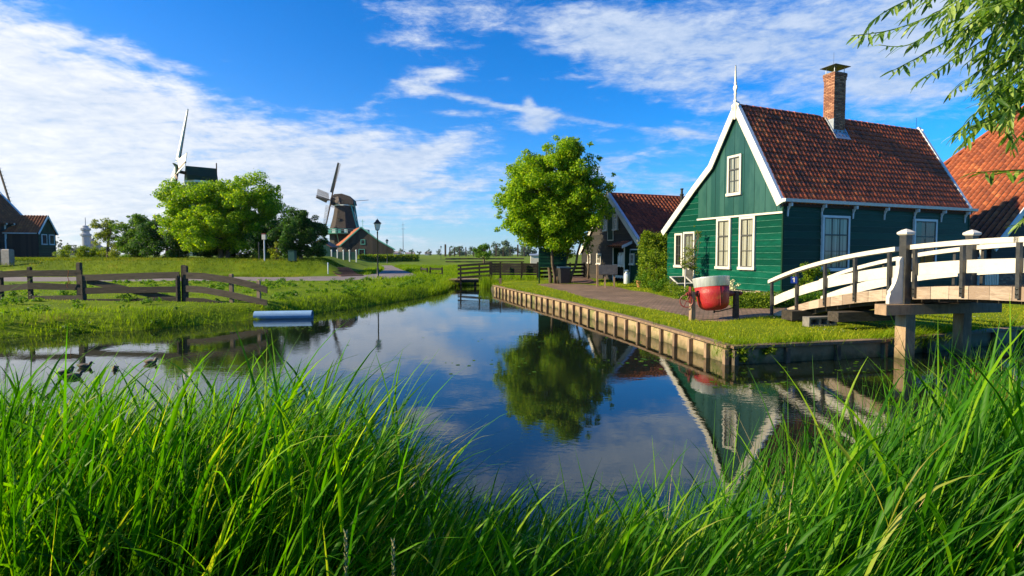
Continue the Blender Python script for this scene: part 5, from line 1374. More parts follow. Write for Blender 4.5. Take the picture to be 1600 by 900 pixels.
# ---------------------------------------------------------------- far left buildings
def left_barn():
    c = D(43, 402, 54); g = hz(c.x, c.y)-.02; ang = math.atan2(-.95, -.3)
    rt = empty('tarred_barn', (c.x, c.y, g), ang, 'black tarred barn with brown tiled roof at the left edge of the dyke', 'barn')
    L_, E_, W_ = 12, 3.6, 9.0; RZ = 6.9
    b = MB(); b.prism([(0,0,0),(0,0,E_),(0,-W_/2,RZ-.1),(0,-W_,E_),(0,-W_,0)], (L_,0,0)); b.build('wall', M['dark_in'], rt)
    Mf = wall_frame((0,0,0),(1,0,0),(0,1,0)); clad(rt, Mf, 0, L_, .1, E_-.1, .25, [M['tar'], M['tar_edge']])
    Mg = wall_frame((0,0,0),(0,-1,0),(-1,0,0)); clad(rt, Mg, 0, W_, .1, RZ, .3, [M['tar'], M['tar_edge']], top=lambda a: E_+(RZ-E_)*(1-abs(a-W_/2)/(W_/2))-.1)
    inv_ = (Matrix.Translation((c.x,c.y,g)) @ Matrix.Rotation(ang,4,'Z')).inverted(); o_ = inv_ @ Vector((0,0,EYE))
    def fx(px, py=380): d = inv_.to_3x3() @ ray(px, py); t = -o_.y/d.y; return o_+d*t
    a, e_ = fx(20,372), fx(7,372); z1 = fx(13,372).z
    b = MB(Mf); b.box(a.x+.1,e_.x-.1,.0,.05,.05,z1-.1); dr = b.build('door', M['fence_dark'], rt)
    b = MB(Mf); b.box(a.x,a.x+.1,0,.08,.05,z1); b.box(e_.x-.1,e_.x,0,.08,.05,z1); b.box(a.x+.1,e_.x-.1,0,.077,z1-.1,z1); b.build('frame', M['bluewhite'], dr)
    b = MB(Mf); b.box(a.x,e_.x,0,.09,z1+.003,fx(13,363).z); b.build('fanlight', M['bluewhite'], dr)
    a, e_ = fx(35.5,372), fx(30,372); window(rt, Mf, a.x, fx(33,382).z, e_.x-a.x, fx(33,362).z-fx(33,382).z, 1, 2, curtain=None, m_frame=M['bluewhite'], fw=.06)
    b = MB(); P = [(0,.35,E_-.2),(0,-W_/2,RZ+.05),(0,-W_-.3,E_-.2)]; b.prism([(-.15,y,z) for _, y, z in P]+[(-.15,y,z-.12) for _, y, z in P[::-1]], (L_+.3,0,0)); roof = b.build('roof', M['underlay'], rt)
    U = Vector((0,-W_/2-.35,RZ-E_+.25)); tile_roof(roof, (-.12,.35,E_-.2), (1,0,0), U, L_+.2, U.length, .28, .3, pantile(.28,.36,M['tile_orange']), M['tile_orange'])
    bargeboard(rt, [(-.18,.42,E_-.22),(-.18,-W_/2,RZ+.12)], (-1,0,0), .25, .05, M['bluewhite']); bargeboard(rt, [(-.18,-W_/2,RZ+.12),(-.18,-W_-.4,E_-.25)], (-1,0,0), .25, .05, M['bluewhite'])
    b = MB(); b.beam((-.12,.40,E_-.08),(-.12,-W_/2,RZ+.18),.14,.08); b.build('verge_board', M['bluewhite'], rt)
    b = MB(Mf); b.box(-.1,L_,.0,.10,E_-.12,E_+.0); b.build('fascia', M['bluewhite'], rt)
    for px in (42, 30, 19, 7, -6):
        x = fx(px, 352).x; b = MB(Mf); w = .12; b.prism([(x-w/2,.03,E_-.75),(x-w/2,.09,E_-.72),(x-w/2,.12,E_-.4),(x-w/2,.38,E_-.3),(x-w/2,.38,E_-.13),(x-w/2,.03,E_-.13)], (w,0,0)); b.build('bracket', M['bluewhite'], rt)
left_barn()
def shed():
    c = D(61, 402, 53); g = hz(c.x, c.y)-.02; ang = math.atan2(-.25, -.97)
    rt = empty('green_shed', (c.x, c.y, g), ang, 'small green shed with red tiled roof and two windows right of the black barn', 'shed')
    H, W_, L_, PK = 2.65, 2.9, 3.3, 4.35
    tp = lambda a: H+(PK-H)*(1-abs(a-W_/2)/(W_/2))-.05
    b = MB(); b.prism([(.02,0,0),(.02,0,H),(.02,-W_/2,PK-.1),(.02,-W_,H),(.02,-W_,0)], (L_,0,0)); b.build('wall', M['dark_in'], rt)
    Mg = wall_frame((0,0,0),(0,-1,0),(-1,0,0)); clad(rt, Mg, 0, W_, .05, H-.02, .2, [M['dark_green'], M['side_edge']])
    vclad(rt, Mg, 0, W_, H, tp, .3, M['dark_green'])
    Ms = wall_frame((0,0,0),(1,0,0),(0,1,0)); vclad(rt, Ms, 0, L_, .05, lambda a: H-.05, .22, M['tar'])
    for a in (.42, 1.68): window(rt, Mg, a, 1.35, .85, 1.05, 2, 1, fw=.07, curtain=None, m_frame=M['bluewhite'])
    b = MB(); P = [(.22,H-.18),(-W_/2,PK+.03),(-W_-.22,H-.18)]; b.prism([(-.1,y,z) for y, z in P]+[(-.1,y,z-.1) for y, z in P[::-1]], (L_+.2,0,0)); roof = b.build('roof', M['underlay'], rt)
    U = Vector((0,-W_/2-.22,PK-H+.21)); me = pantile(.25,.3,M['tile_orange']); tile_roof(roof, (-.08,.22,H-.17), (1,0,0), U, L_+.1, U.length, .26, .27, me, M['tile_orange'], n_obj=0)
    U = Vector((0,W_/2+.22,PK-H+.21)); tile_roof(roof, (-.08,-W_-.22,H-.17), (1,0,0), U, L_+.1, U.length, .26, .27, me, M['tile'], n_obj=0)
    for q in ([(-.13,.26,H-.2),(-.13,-W_/2,PK+.1)], [(-.13,-W_/2,PK+.1),(-.13,-W_-.26,H-.2)]): bargeboard(rt, q, (-1,0,0), .17, .05, M['bluewhite'])
    b = MB(Ms); b.box(0,L_,.0,.26,H-.24,H-.14); b.build('gutter', M['bluewhite'], rt)
shed()
for i, (px, w, lab) in enumerate(((12.5, .55, 'squat grey stone block on the dyke edge, right one of the pair'), (-2, .55, 'squat grey stone block on the dyke edge, cut by the left border'))):
    p = D(px, 410, 36.0); z = hz(p.x, p.y); b = MB(); b.box(-w/2,w/2,-.2,.2,-.2,.85); b.add([(-w/2,-.2,.85),(w/2,-.2,.85),(w/2,.2,.85),(-w/2,.2,.85),(-w/2+.05,-.15,.92),(w/2-.05,-.15,.92),(w/2-.05,.15,.92),(-w/2+.05,.15,.92)],[(4,5,6,7),(0,1,5,4),(1,2,6,5),(2,3,7,6),(3,0,4,7)])
    tag(b.build('stone_block', M['stone'], None, loc=(p.x,p.y,z)), lab, 'stone block')

# ---------------------------------------------------------------- windmills
def sail(rt, hub, ax, ang, Ls, white_side, tilt):
    """one sail; ax = shaft direction (towards the wind), ang from upright"""
    ax = Vector(ax).normalized(); axt = (ax + Vector((0,0,math.tan(tilt)))).normalized()
    up = (Vector((0,0,1)) - axt*axt.z).normalized(); h = axt.cross(up)
    d = up*math.cos(ang) + h*math.sin(ang); s = axt.cross(d); hub = Vector(hub)
    b = MB(); b.beam(hub, hub+d*Ls, .26, .30, up=axt, w1=.14, h1=.16); sl_ = b.build('sail', M['sailwood'], rt)
    b = MB(); n = 22
    for i in range(n):
        p = hub + d*(Ls*(.16+.83*i/(n-1))); tw = (axt*(.30-.28*i/(n-1)) + s).normalized()
        b.beam(p-tw*.42, p+tw*1.55, .06, .06, up=axt)
    for k in (.55, 1.05, 1.52): b.beam(hub+d*Ls*.16+s*k+axt*(.3*k), hub+d*Ls*.99+s*k, .05, .05, up=axt)
    b.build('lattice', M['sailwhite'] if white_side else M['capwood'], sl_)
    b = MB(); p0, p1 = hub+d*Ls*.2, hub+d*Ls*.99; e0 = (s*-1 + axt*.35).normalized(); e1 = (s*-1+axt*.1).normalized()
    b.prism([p0+e0*.16, p0+e0*1.0, p1+e1*.62, p1+e1*.14], axt*.05)
    b.build('wind_board', M['sailwhite'] if white_side else M['capwood'], sl_)
    if white_side:
        b = MB(); b.prism([p0+s*.16+axt*.1, p0+s*1.5+axt*.42, p1+s*1.45+axt*.06, p1+s*.16+axt*.04], axt*.03); b.build('sailcloth', M['sailwhite'], sl_)
def octo(b, prof, n=8, rot=math.pi/8, mat_=0):
    vs = []; fs = []
    for r_, z in prof:
        for k in range(n): t = 2*math.pi*k/n+rot; vs.append((r_*math.cos(t), r_*math.sin(t), z))
    for i in range(len(prof)-1):
        for k in range(n): fs.append((i*n+k, i*n+(k+1)%n, (i+1)*n+(k+1)%n, (i+1)*n+k))
    fs.append(tuple((len(prof)-1)*n+k for k in range(n))); b.add(vs, fs, mat_)
def mill_black():
    X, Y = -42.4, 130.0; g = 1.0; rt = empty('thatched_windmill', (X, Y, g), 0, 'dark thatched smock windmill with turning sails behind a red roofed barn', 'windmill')
    b = MB(); octo(b, [(3.75,6.6),(3.35,8.0),(2.9,9.6),(2.55,11.2),(2.33,12.6),(2.25,13.3)]); b.build('smock', M['thatch'], rt)
    b = MB(); octo(b, [(3.7,-.2),(3.6,6.55)]); b.build('base', M['tar'], rt)
    b = MB(); octo(b, [(2.32,13.02),(2.42,13.05),(2.42,13.3)]); b.build('curb', M['sailwhite'], rt)
    for x, z in ((-.4,9.1),(-1.3,6.9)):
        b = MB(); t = math.radians(-90+x*10); rr = 3.5 if z < 8 else 2.95; b.box(x-.25,x+.25,-rr+.0,-rr+.25,z,z+.75); b.build('window', M['dark_in'], rt)
    # stage with mint rails
    b = MB(); octo(b, [(3.6,5.9),(6.2,5.95),(6.2,6.1),(3.6,6.12)], 16, 0); st = b.build('stage', M['mint'], rt)
    b = MB()
    for k in range(16):
        t0, t1 = 2*math.pi*k/16, 2*math.pi*(k+1)/16; p, q = Vector((6.1*math.cos(t0),6.1*math.sin(t0),6.1)), Vector((6.1*math.cos(t1),6.1*math.sin(t1),6.1))
        b.beam(p, p+Vector((0,0,1.0)), .12, .12, up=(1,0,0))
        for z in (.5,.95): b.beam(p+Vector((0,0,z)), q+Vector((0,0,z)), .08, .16)
    b.build('railing', M['mint'], st)
    for k in range(16):
        if k % 2: continue
        t = 2*math.pi*k/16; b = MB(); b.beam((5.8*math.cos(t),5.8*math.sin(t),5.92),(3.6*math.cos(t),3.6*math.sin(t),2.6),.16,.16); b.build('strut', M['mint'], rt)
    # white panel on the smock just over the stage
    for k in (10,11,12,13,9):
        t = 2*math.pi*k/16; b = MB(); b.box(3.9*math.cos(t)-.4,3.9*math.cos(t)+.4,3.9*math.sin(t)-.05,3.9*math.sin(t)+.05,6.13,7.0); b.build('panel', M['sailwhite'] if k % 2 else M['mint'], rt)
    # cap
    b = MB(); prof = [(-2.7,13.3),(-2.8,15.0),(-2.2,16.0),(-.4,16.15),(1.3,15.6),(2.6,14.4),(2.75,13.3)]; wd = [1.9,1.7,.9,.75,.8,1.2,1.6]
    vs = [(x,-w,z) for (x, z), w in zip(prof, wd)] + [(x,w,z) for (x, z), w in zip(prof, wd)]; n = len(prof)
    base = [(x, -2.0, 13.3) for x in (-2.7, 2.75)]
    fs = [tuple(range(n)), tuple(range(2*n-1,n-1,-1))] + [(i+1,i,n+i,n+i+1) for i in range(n-1)]; b.add(vs, fs)
    b.build('cap', M['thatch'], rt)
    b = MB(); b.prism([(-2.9,-1.75,13.3),(-2.9,-1.6,15.0),(-1.0,-1.55,15.3),(-.4,-1.9,13.4)], (0,.05,0)); b.prism([(-2.86,-1.8,13.3),(-2.86,-1.6,15.0),(-2.86,1.6,15.0),(-2.86,1.8,13.3)], (-.06,0,0)); b.build('cap_boards', M['capwood'], rt)
    b = MB(); b.beam((-3.4,0,14.55),(-1.0,0,14.1),.5,.5); b.build('shaft', M['sailwood'], rt)
    hub = (-3.3,0,14.5)
    for k, ws in ((0,False),(1,False),(2,False),(3,False)): sail(rt, hub, (-1,0.0,0), k*math.pi/2+R(1), 9.7, False, R(12))
    for p, q in (((1.9,-1.2,14.0),(4.2,-2.3,6.2)),((1.9,1.2,14.0),(4.4,-1.7,6.2)),((2.5,0,14.4),(4.3,-2.0,6.0))):
        b = MB(); b.beam(p, q, .22, .22); b.build('tail_pole', M['mint'], rt)
    b = MB(); b.beam((2.2,0,14.3),(6.2,0,14.6),.10,.10); b.build('luffing_pole', M['sailwood'], rt)
mill_black()
def mill_green():
    Y = 90.0; X = -.607*Y; g = 1.5; ax = Vector((-.78,-.62,0)); ang = math.atan2(.62,.78)   # local x points away from the wind
    rt = empty('green_windmill', (X, Y, g), ang, 'green capped windmill with one white sail upright, rising behind the round trees', 'windmill')
    b = MB(); octo(b, [(4.6,-.2),(4.2,4.0),(2.8,9.5),(2.1,13.1)]); b.build('smock', M['green_metal'], rt)
    b = MB(); octo(b, [(2.2,12.7),(2.35,12.75),(2.35,13.1)]); b.build('curb', M['sailwhite'], rt)
    b = MB(); P = [(-2.0,-2.1,13.1),(-2.0,-1.9,13.9),(-2.0,0,15.65),(-2.0,1.9,13.9),(-2.0,2.1,13.1)]
    vs = P + [(2.6,y*.9,z) for _, y, z in P]; fs = [(0,1,2,3,4),(9,8,7,6,5)] + [(i,i+1,6+i,5+i) for i in range(4)] + [(4,0,5,9)]
    b.add(vs, fs); b.build('cap', M['dark_green'], rt)
    b = MB(); b.box(2.62,2.78,-.1,.1,12.4,16.6); b.build('rear_post', M['sailwood'], rt)
    b = MB(); b.prism([(-3.4,-1.1,14.2),(-3.4,-.9,15.4),(-3.9,0,15.9),(-3.4,.9,15.4),(-3.4,1.1,14.2)], (.4,0,0)); b.build('cap_front', M['dark_green'], rt)
    b = MB(); b.prism([(-3.5,-1.0,14.0),(-3.3,-1.3,13.2),(-3.3,1.3,13.2),(-3.5,1.0,14.0)], (.1,0,0)); b.build('beard', M['capwood'], rt)
    b = MB(); b.beam((-3.3,0,14.6),(-.9,0,14.2),.5,.5); b.build('shaft', M['sailwood'], rt)
    for k in range(4): sail(rt, (-3.1,0,14.6), (-1,0,0), k*math.pi/2, 10.9, True, R(9))
mill_green()
# far sail whose tip only shows at the left edge
def far_sail():
    p, q = D(-9, 240, 70), D(19, 328, 70); rt = empty('far_windmill_sail', (q.x,q.y,q.z), 0, 'thin brown sail of a further mill crossing the left border above the barn roof', 'windmill sail')
    b = MB(); b.beam(p-q, Vector((0,0,0))-(p-q)*.05, .16, .16); b.build('stock', M['sailwood'], rt)
    b = MB(); d = (p-q).normalized(); 
    for i in range(14): c = (p-q)*(.1+.065*i); b.beam(c, c+Vector((-.1,.5,0)), .05, .05)
    b.build('lattice', M['sailwhite'], rt)
    b = MB(); g = hz(q.x-1.5, q.y+1); b.beam((-1.5,1,g-q.z-.2),(-.2,.1,.3),.5,.5,w1=.2,h1=.2); b.build('mast', M['tar'], rt)
far_sail()
def mill_barn():
    Y = 118; g = 1.0; X0, X1, XP = -39.1, -27.4, -34.6; rt = empty('mill_barn', (X0, Y, g), 0, 'black barn with orange red roof slope standing before the thatched windmill', 'barn')
    w = X1-X0; pk = XP-X0; prof = [(0,3.1),(pk,6.9),(pk+4.0,3.9),(w,2.0)]; tp = prof_fn(prof); back = Vector((-5.5,12,0))
    b = MB(); b.prism([(0,.05,0),(0,.05,3.0),(pk,.05,6.75),(pk+4,.05,3.8),(w,.05,1.9),(w,.05,0)], back); b.build('wall', M['tar'], rt)
    MW = wall_frame((0,0,0),(1,0,0),(0,-1,0)); vclad(rt, MW, 0, w, 0, tp, .8, M['tar'])
    for x, z, s_ in ((4.3,3.2,1.1),(3.8,.6,1.5),(1.2,.7,.6)): window(rt, MW, x, z, s_*.95, s_, 2, 2, curtain=None, m_frame=M['mint'], fw=.12)
    def slope(p, q, name):
        bb_ = MB(); bb_.prism([Vector((p[0],-.3,p[1]+.02)), Vector((q[0],-.3,q[1]+.02)), Vector((q[0],-.3,q[1]+.02))+back*1.02, Vector((p[0],-.3,p[1]+.02))+back*1.02], (0,0,.14)); return bb_.build(name, M['underlay'], rt)
    r1 = slope((-.4,2.8),(pk,6.95),'roof'); slope((pk,6.95),(pk+4,3.95),'rear_roof'); slope((pk+4,3.95),(w+.5,1.9),'low_roof')
    U = Vector((pk+.4,0,4.15)); Ad = back.normalized()
    me = pantile(.4,.5,M['tile_orange']); tile_roof(r1, (-.4,-.3,2.97), Ad, U-Ad*U.dot(Ad), back.length, (U-Ad*U.dot(Ad)).length, .4, .42, me, M['tile_orange'])
    for p, q in (((-.5,2.75),(pk,7.15)),((pk,7.15),(pk+4,4.1)),((pk+4,4.1),(w+.6,1.95))):
        b = MB(); b.beam((p[0],-.38,p[1]),(q[0],-.38,q[1]),.1,.25); b.build('barge_board', M['mint'], rt)
    b = MB(); b.tube([(pk+.3,0,6.9),(pk+.3,0,8.9)], .05, 5); b.beam((pk-.1,0,8.5),(pk+.7,0,8.5),.06,.06); b.build('vane', M['mint'], rt)
    # low white wall of the lean-to at its left foot
    b = MB(); b.box(-2.6,-.1,.4,.6,0,2.4); b.build('side_wall', M['capwood'], rt)
mill_barn()
def mill_gate():
    Y = 62.0; xs = [D(px, 400, Y).x for px in (518, 527, 536.5, 546, 556.5)]; g = hz(xs[2], Y); rt = empty('green_yard_gate', (xs[0], Y, g), 0, 'row of green gate panels between white posts in front of the windmill', 'gate')
    for x in xs:
        b = MB(); b.box(x-xs[0]-.06,x-xs[0]+.06,-.06,.06,-.2,1.15); b.lathe([(.10,1.15),(.10,1.2),(.05,1.3),(0,1.32)], (x-xs[0],0,0), 8); b.build('post', M['sailwhite'], rt)
    for i in range(4):
        x0, x1 = xs[i]-xs[0]+.09, xs[i+1]-xs[0]-.09; n = 4
        for k in range(n):
            b = MB(); b.box(x0+(x1-x0)*k/n+.01, x0+(x1-x0)*(k+1)/n-.01, -.02, .02, .08, 1.05); b.build('panel', M['green_metal'], rt)
    # shed at its left
    c = D(491, 400, 64); g = hz(c.x, c.y); r2 = empty('garden_shed', (c.x, c.y, g), 0, 'small grey green shed with a red roof beside the yard gate', 'shed')
    w = 2.0; MW = wall_frame((0,0,0),(1,0,0),(0,-1,0)); b = MB(); b.prism([(0,.05,0),(0,.05,1.45),(w*.35,.05,1.9),(w,.05,1.2),(w,.05,0)], (0,2.5,0)); b.build('core', M['dark_in'], r2)
    vclad(r2, MW, 0, w, 0, prof_fn([(0,1.5),(w*.35,1.95),(w,1.25)]), .3, M['green_metal'])
    b = MB(); b.prism([(-.15,-.15,1.42),(w*.35,-.15,1.98),(w*.35,-.15,2.06),(-.15,-.15,1.5)], (0,2.9,0)); b.prism([(w*.35+.002,-.15,1.98),(w+.2,-.15,1.12),(w+.2,-.15,1.2),(w*.35+.002,-.15,2.06)], (0,2.9,0)); b.build('roof', M['tile_joined'], r2)
mill_gate()
# steps on the dyke
def steps():
    a, c = Vector((-10.6, 34.0, 0)), Vector((-12.6, 36.9, 0)); d = c-a; L_ = d.length; d.normalize(); side = Vector((-d.y,d.x,0)); rt = empty('stone_steps', (a.x,a.y,0), 0, 'flight of brown brick steps cut into the grassy dyke end', 'steps')
    n = 9
    for i in range(n):
        p = d*(L_*i/n); z = hz(a.x+p.x+d.x*.2, a.y+p.y+d.y*.2)+.05; b = MB(); q = p+d*(L_/n+.02); b.beam(p+Vector((0,0,z-.15)), q+Vector((0,0,z-.15)), 1.5, .3)
        b.build('step', M['mulch'], rt)
    p = D(512.5, 421, 34.6); b = MB(); b.tube([(0,0,-.2),(0,0,.75)], .035, 8); b.lathe([(.045,.75),(.045,.79),(0,.80)], n=8); tag(b.build('steel_bollard', M['steel'], None, loc=(p.x,p.y,hz(p.x,p.y))), 'slim grey steel bollard on the grass left of the steps', 'bollard')
steps()
p = D(457, 410, 36.4); z = hz(p.x,p.y); rt = empty('litter_bin', (p.x,p.y,z), 0, 'dark green box shaped litter bin at the foot of the dark tree', 'bin')
b = MB(); b.box(-.22,.22,-.2,.2,0,.70); b.build('body', M['green_metal'], rt); b = MB(); b.prism([(-.24,-.22,.705),(-.24,.22,.705),(-.24,.22,.74),(-.24,-.22,.80)], (.48,0,0)); b.build('lid', M['dark_green'], rt)
p = D(413.5, 410, 36.4); z = hz(p.x,p.y); rt = empty('way_marker', (p.x,p.y,z), 0, 'pale pole carrying a small white and red box sign before the round tree', 'sign')
b = MB(); b.tube([(0,0,-.2),(0,0,1.75)], .045, 8); b.build('pole', M['bluewhite'], rt)
b = MB(); b.box(-.13,.13,-.10,.10,1.5,1.85); b.build('box', M['white'], rt); b = MB(); b.box(-.135,.135,-.105,.105,1.853,1.93); b.build('cap', M['red_iron'], rt)
p = D(405, 410, 36.6); b = MB(); b.tube([(0,0,-.2),(0,0,1.2)], .04, 7); b.lathe([(.05,1.2),(.05,1.27),(0,1.3)], n=7); tag(b.build('pole', M['black_paint'], None, loc=(p.x,p.y,hz(p.x,p.y))), 'thin dark pole just left of the pale marker pole', 'pole')

# ---------------------------------------------------------------- river shore and factories far away
def skyline():
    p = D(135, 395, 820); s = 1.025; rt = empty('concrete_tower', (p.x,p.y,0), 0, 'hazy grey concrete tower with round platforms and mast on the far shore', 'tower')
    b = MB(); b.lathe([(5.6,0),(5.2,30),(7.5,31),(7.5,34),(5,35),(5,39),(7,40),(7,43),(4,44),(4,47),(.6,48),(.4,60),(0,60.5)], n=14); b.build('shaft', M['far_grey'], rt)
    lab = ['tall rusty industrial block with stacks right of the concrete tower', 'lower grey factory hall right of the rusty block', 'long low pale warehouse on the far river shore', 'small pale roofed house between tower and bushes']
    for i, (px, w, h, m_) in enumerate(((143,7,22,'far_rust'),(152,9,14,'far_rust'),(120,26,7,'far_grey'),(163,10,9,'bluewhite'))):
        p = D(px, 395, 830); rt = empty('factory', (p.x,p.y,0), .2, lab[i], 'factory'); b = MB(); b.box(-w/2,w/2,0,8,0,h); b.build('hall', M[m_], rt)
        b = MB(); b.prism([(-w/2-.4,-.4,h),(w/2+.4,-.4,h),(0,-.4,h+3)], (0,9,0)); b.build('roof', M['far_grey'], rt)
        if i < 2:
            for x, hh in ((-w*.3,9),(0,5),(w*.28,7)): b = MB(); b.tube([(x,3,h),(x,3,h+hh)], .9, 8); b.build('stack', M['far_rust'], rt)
    for i, (px, w, hh) in enumerate(((620,9,5),(668,7,4.5),(640,12,4))):
        p = D(px, 395, 640+i*20); rt = empty('farmhouse', (p.x,p.y,.4), 0, ['low pale farmhouse on the horizon right of the mill hedge','tiny dark roofed farmhouse on the horizon left of the rail barriers','wider low farmhouse on the horizon between two far trees'][i], 'house')
        b = MB(); b.box(-w/2,w/2,0,6,0,hh*.5); b.build('wall', M['far_grey'], rt); b = MB(); b.prism([(-w/2-.5,-.3,hh*.5),(-w/2-.5,3,hh),(-w/2-.5,6.3,hh*.5)], (w+1,0,0)); b.build('roof', M['far_rust'], rt)
skyline()

# ---------------------------------------------------------------- trees and shrubs
LB_ = M['leaf_bright']
tree('broadleaf_tree', 2.45, 27.4, [(.05,0,4.45,2.95,2.6,2.75),(-1.2,0,4.0,1.95,1.8,2.0),(1.5,.2,4.7,1.5,1.4,1.6),(-.3,-.6,4.0,2.3,2.0,2.3),(1.1,0,5.4,1.8,1.6,1.65),(.75,.2,3.6,1.5,1.4,1.6),(-.6,0,2.9,2.3,1.6,1.1),(.3,.3,2.3,1.2,1.1,1.0),(-1.75,0,5.95,1.25,1.3,1.0),(-.7,0,6.4,1.2,1.2,.85),(-2.0,0,3.4,1.15,1.2,1.1),(.6,0,7.0,1.35,1.2,.7),(-2.3,0,4.8,1.05,1.1,.9)],
     150000, .125, LB_, 'large bright green round tree with several trunks before the black barn', clumps=480, cr=.46, trunks=((0,0,.15,.30),(-.35,.2,.11,.32),(.30,.1,.12,.28),(.55,-.15,.08,.36),(-.15,-.25,.09,.34)), limbs=60, seed=3, shell=.3, fill=.5)
tree('broadleaf_tree', D(346,405,41).x, 41, [(0,0,3.5,4.2,3.4,2.6),(.6,-.5,2.4,3.6,2.6,1.7),(-3.0,0,4.9,1.6,1.7,1.4),(2.6,0,5.3,1.9,1.8,1.6),(-.3,0,4.85,1.7,1.5,1.25),(3.9,0,3.4,1.5,1.5,1.5),(-2.8,0,2.3,2.2,1.8,1.6)],
     80000, .17, M['leaf_bright'], 'wide rounded tree with leaning trunks standing in front of the green capped windmill', clumps=300, cr=.60, trunks=((0,0,.22,.2),(.3,.1,.17,.26),(-.2,.2,.15,.22)), limbs=40, seed=8, shell=.6)
tree('dark_tree', D(470,404,38.5).x, 38.5, [(0,0,1.95,1.75,1.6,1.75),(-1.0,0,1.8,1.1,1.2,1.5),(.9,0,1.5,.9,1.0,1.25),(.2,0,3.0,.8,.8,.55)],
     26000, .14, M['leaf_dark'], 'dense dark green tree right of the wide rounded tree', clumps=90, cr=.42, limbs=12, seed=12)
tree('dark_shrub', D(425,405,39.5).x, 39.5, [(0,0,1.5,1.7,1.2,1.5)], 11000, .13, M['leaf_dark'], 'dark shrub filling the gap between rounded tree and dark tree', 'shrub', clumps=40, cr=.4, limbs=4, seed=14)
tree('shrub', D(432,408,37.6).x, 37.6, [(0,0,.75,.45,.4,.7)], 900, .10, M['leaf_olive'], 'small yellow green shrub against the dark shrub near the marker pole', 'shrub', clumps=14, cr=.25, limbs=4, seed=15)
tree('dark_shrub', D(262,404,43).x, 43, [(0,0,1.6,2.6,1.6,1.8)], 20000, .15, M['leaf_dark'], 'dark shrub under the left side of the wide rounded tree', 'shrub', clumps=60, cr=.5, limbs=6, seed=16)
tree('willow_shrub', D(212,404,44.5).x, 44.5, [(0,0,2.0,1.9,1.5,1.9),(.9,0,1.4,1.6,1.3,1.4),(-.5,0,1.0,1.5,1.2,1.0),(.2,0,3.4,.7,.7,.5)], 24000, .14, M['leaf_mid'], 'mid green bushy tree left of the wide rounded tree', 'tree', clumps=80, cr=.45, limbs=18, seed=17, shell=.5)
tree('willow_shrub', D(170,404,45.5).x, 45.5, [(0,0,2.3,1.3,1.1,1.3),(.6,0,3.0,.8,.8,.6),(-.9,0,2.9,.5,.6,.4),(.6,0,1.0,1.0,1.0,1.0)], 6000, .13, M['leaf_olive'], 'pale loose leaved small tree at the left end of the tree group', 'tree', clumps=50, cr=.36, limbs=18, seed=18, shell=.4)
tree('dark_shrub', D(365,405,43.5).x, 43.5, [(0,0,1.3,4.2,1.4,1.5)], 22000, .15, M['leaf_dark'], 'dark undergrowth shrub behind the trunks of the wide rounded tree', 'shrub', clumps=60, cr=.5, limbs=4, seed=19)
for i, (px, w, hgt) in enumerate(((99,.62,1.1),(128,.62,1.15),(141,.55,1.0),(158,.75,1.0),(173,.6,.95))):
    tree('shrub', D(px,402,47).x, 47, [(0,0,hgt*.5,w,.6,hgt*.5)], 1500, .11, M['leaf_hedge'], ['low rounded shrub standing alone right of the green shed','first shrub of the low river bank row, below the concrete tower','second shrub of the low river bank row, just right of the tower','widest shrub of the low river bank row, third from the left','last shrub of the low river bank row, touching the pale loose tree'][i], 'shrub', None if i == 0 else 'low shrubs along the river bank', clumps=16, cr=.28, trunks=(), seed=30+i)
tree('young_tree', D(757,409,60).x, 60, [(0,0,1.7,1.0,.9,.8),(-.7,0,2.0,.5,.5,.35),(.2,0,2.4,.5,.5,.3)], 2600, .16, M['leaf_mid'], 'small young tree in the meadow behind the dark fence', 'tree', clumps=26, cr=.34, limbs=12, seed=41)
def hedge(name, a, c, h, t, n, size, leaf, label, cat='hedge', rough=.05, lump=0):
    a = Vector(a); c = Vector(c); L_ = (c-a).length; d = (c-a)/L_; s_ = Vector((-d.y,d.x,0)); rt = empty(name, (a.x,a.y,hz(a.x,a.y)), math.atan2(d.y,d.x), label, cat)
    r = np.random.default_rng(int(abs(a.x*100))); P = r.random((n,3))*(L_,t,h)
    face = r.integers(0, 5, n); P[face == 0, 1] = 0; P[face == 1, 1] = t; P[face <= 3, 2] *= 1; P[face == 2, 2] = h; P[face == 3, 0] = np.where(r.random((face == 3).sum()) < .5, 0, L_)
    P += r.normal(size=(n,3))*rough*(1,1,.8)
    if lump: q = 1+.0*P[:,0]; P[:,2] = P[:,2]*(1+lump*(.5*np.sin(P[:,0]*5.1+1)+.5*np.sin(P[:,0]*11+P[:,1]*6))*.6) - lump*.5*(np.abs(P[:,0]/L_-.5)*2)**3*P[:,2]; P[:,1] += lump*.6*np.sin(P[:,0]*4+P[:,2]*5)*.3
    nr = r.normal(size=(n,3)); nr[face == 0] += (0,-1.2,.2); nr[face == 2] += (0,0,1.4); nr[face == 1] += (0,1.2,.2); nr /= np.linalg.norm(nr,axis=1)[:,None]
    tt = r.normal(size=(n,3)); tt -= nr*(tt*nr).sum(1)[:,None]; tt /= np.linalg.norm(tt,axis=1)[:,None]; ss_ = np.cross(nr,tt); S_ = size*r.uniform(.6,1.4,n)[:,None]
    P[:, 2] = np.maximum(P[:, 2], .01)
    V = np.stack([P-tt*S_*.5, P+ss_*S_*.32, P+tt*S_*.5, P-ss_*S_*.32],1).reshape(-1,3); put('foliage', arr_mesh('foliage', V, np.arange(4*n).reshape(-1,4), leaf), rt)
    b = MB(); b.box(.12,L_-.12,.12,t-.12,-.1,h-.15); b.build('stems', M['leaf_dark'], rt); return rt
a = D(1003,445,24.6); c = D(1041,445,24.4); hedge('tall_hedge', (a.x,a.y,0), (c.x,c.y,0), 2.4, .9, 11000, .085, M['leaf_hedge'], 'tall clipped green hedge between the black barn and the green house', rough=.09, lump=.14)
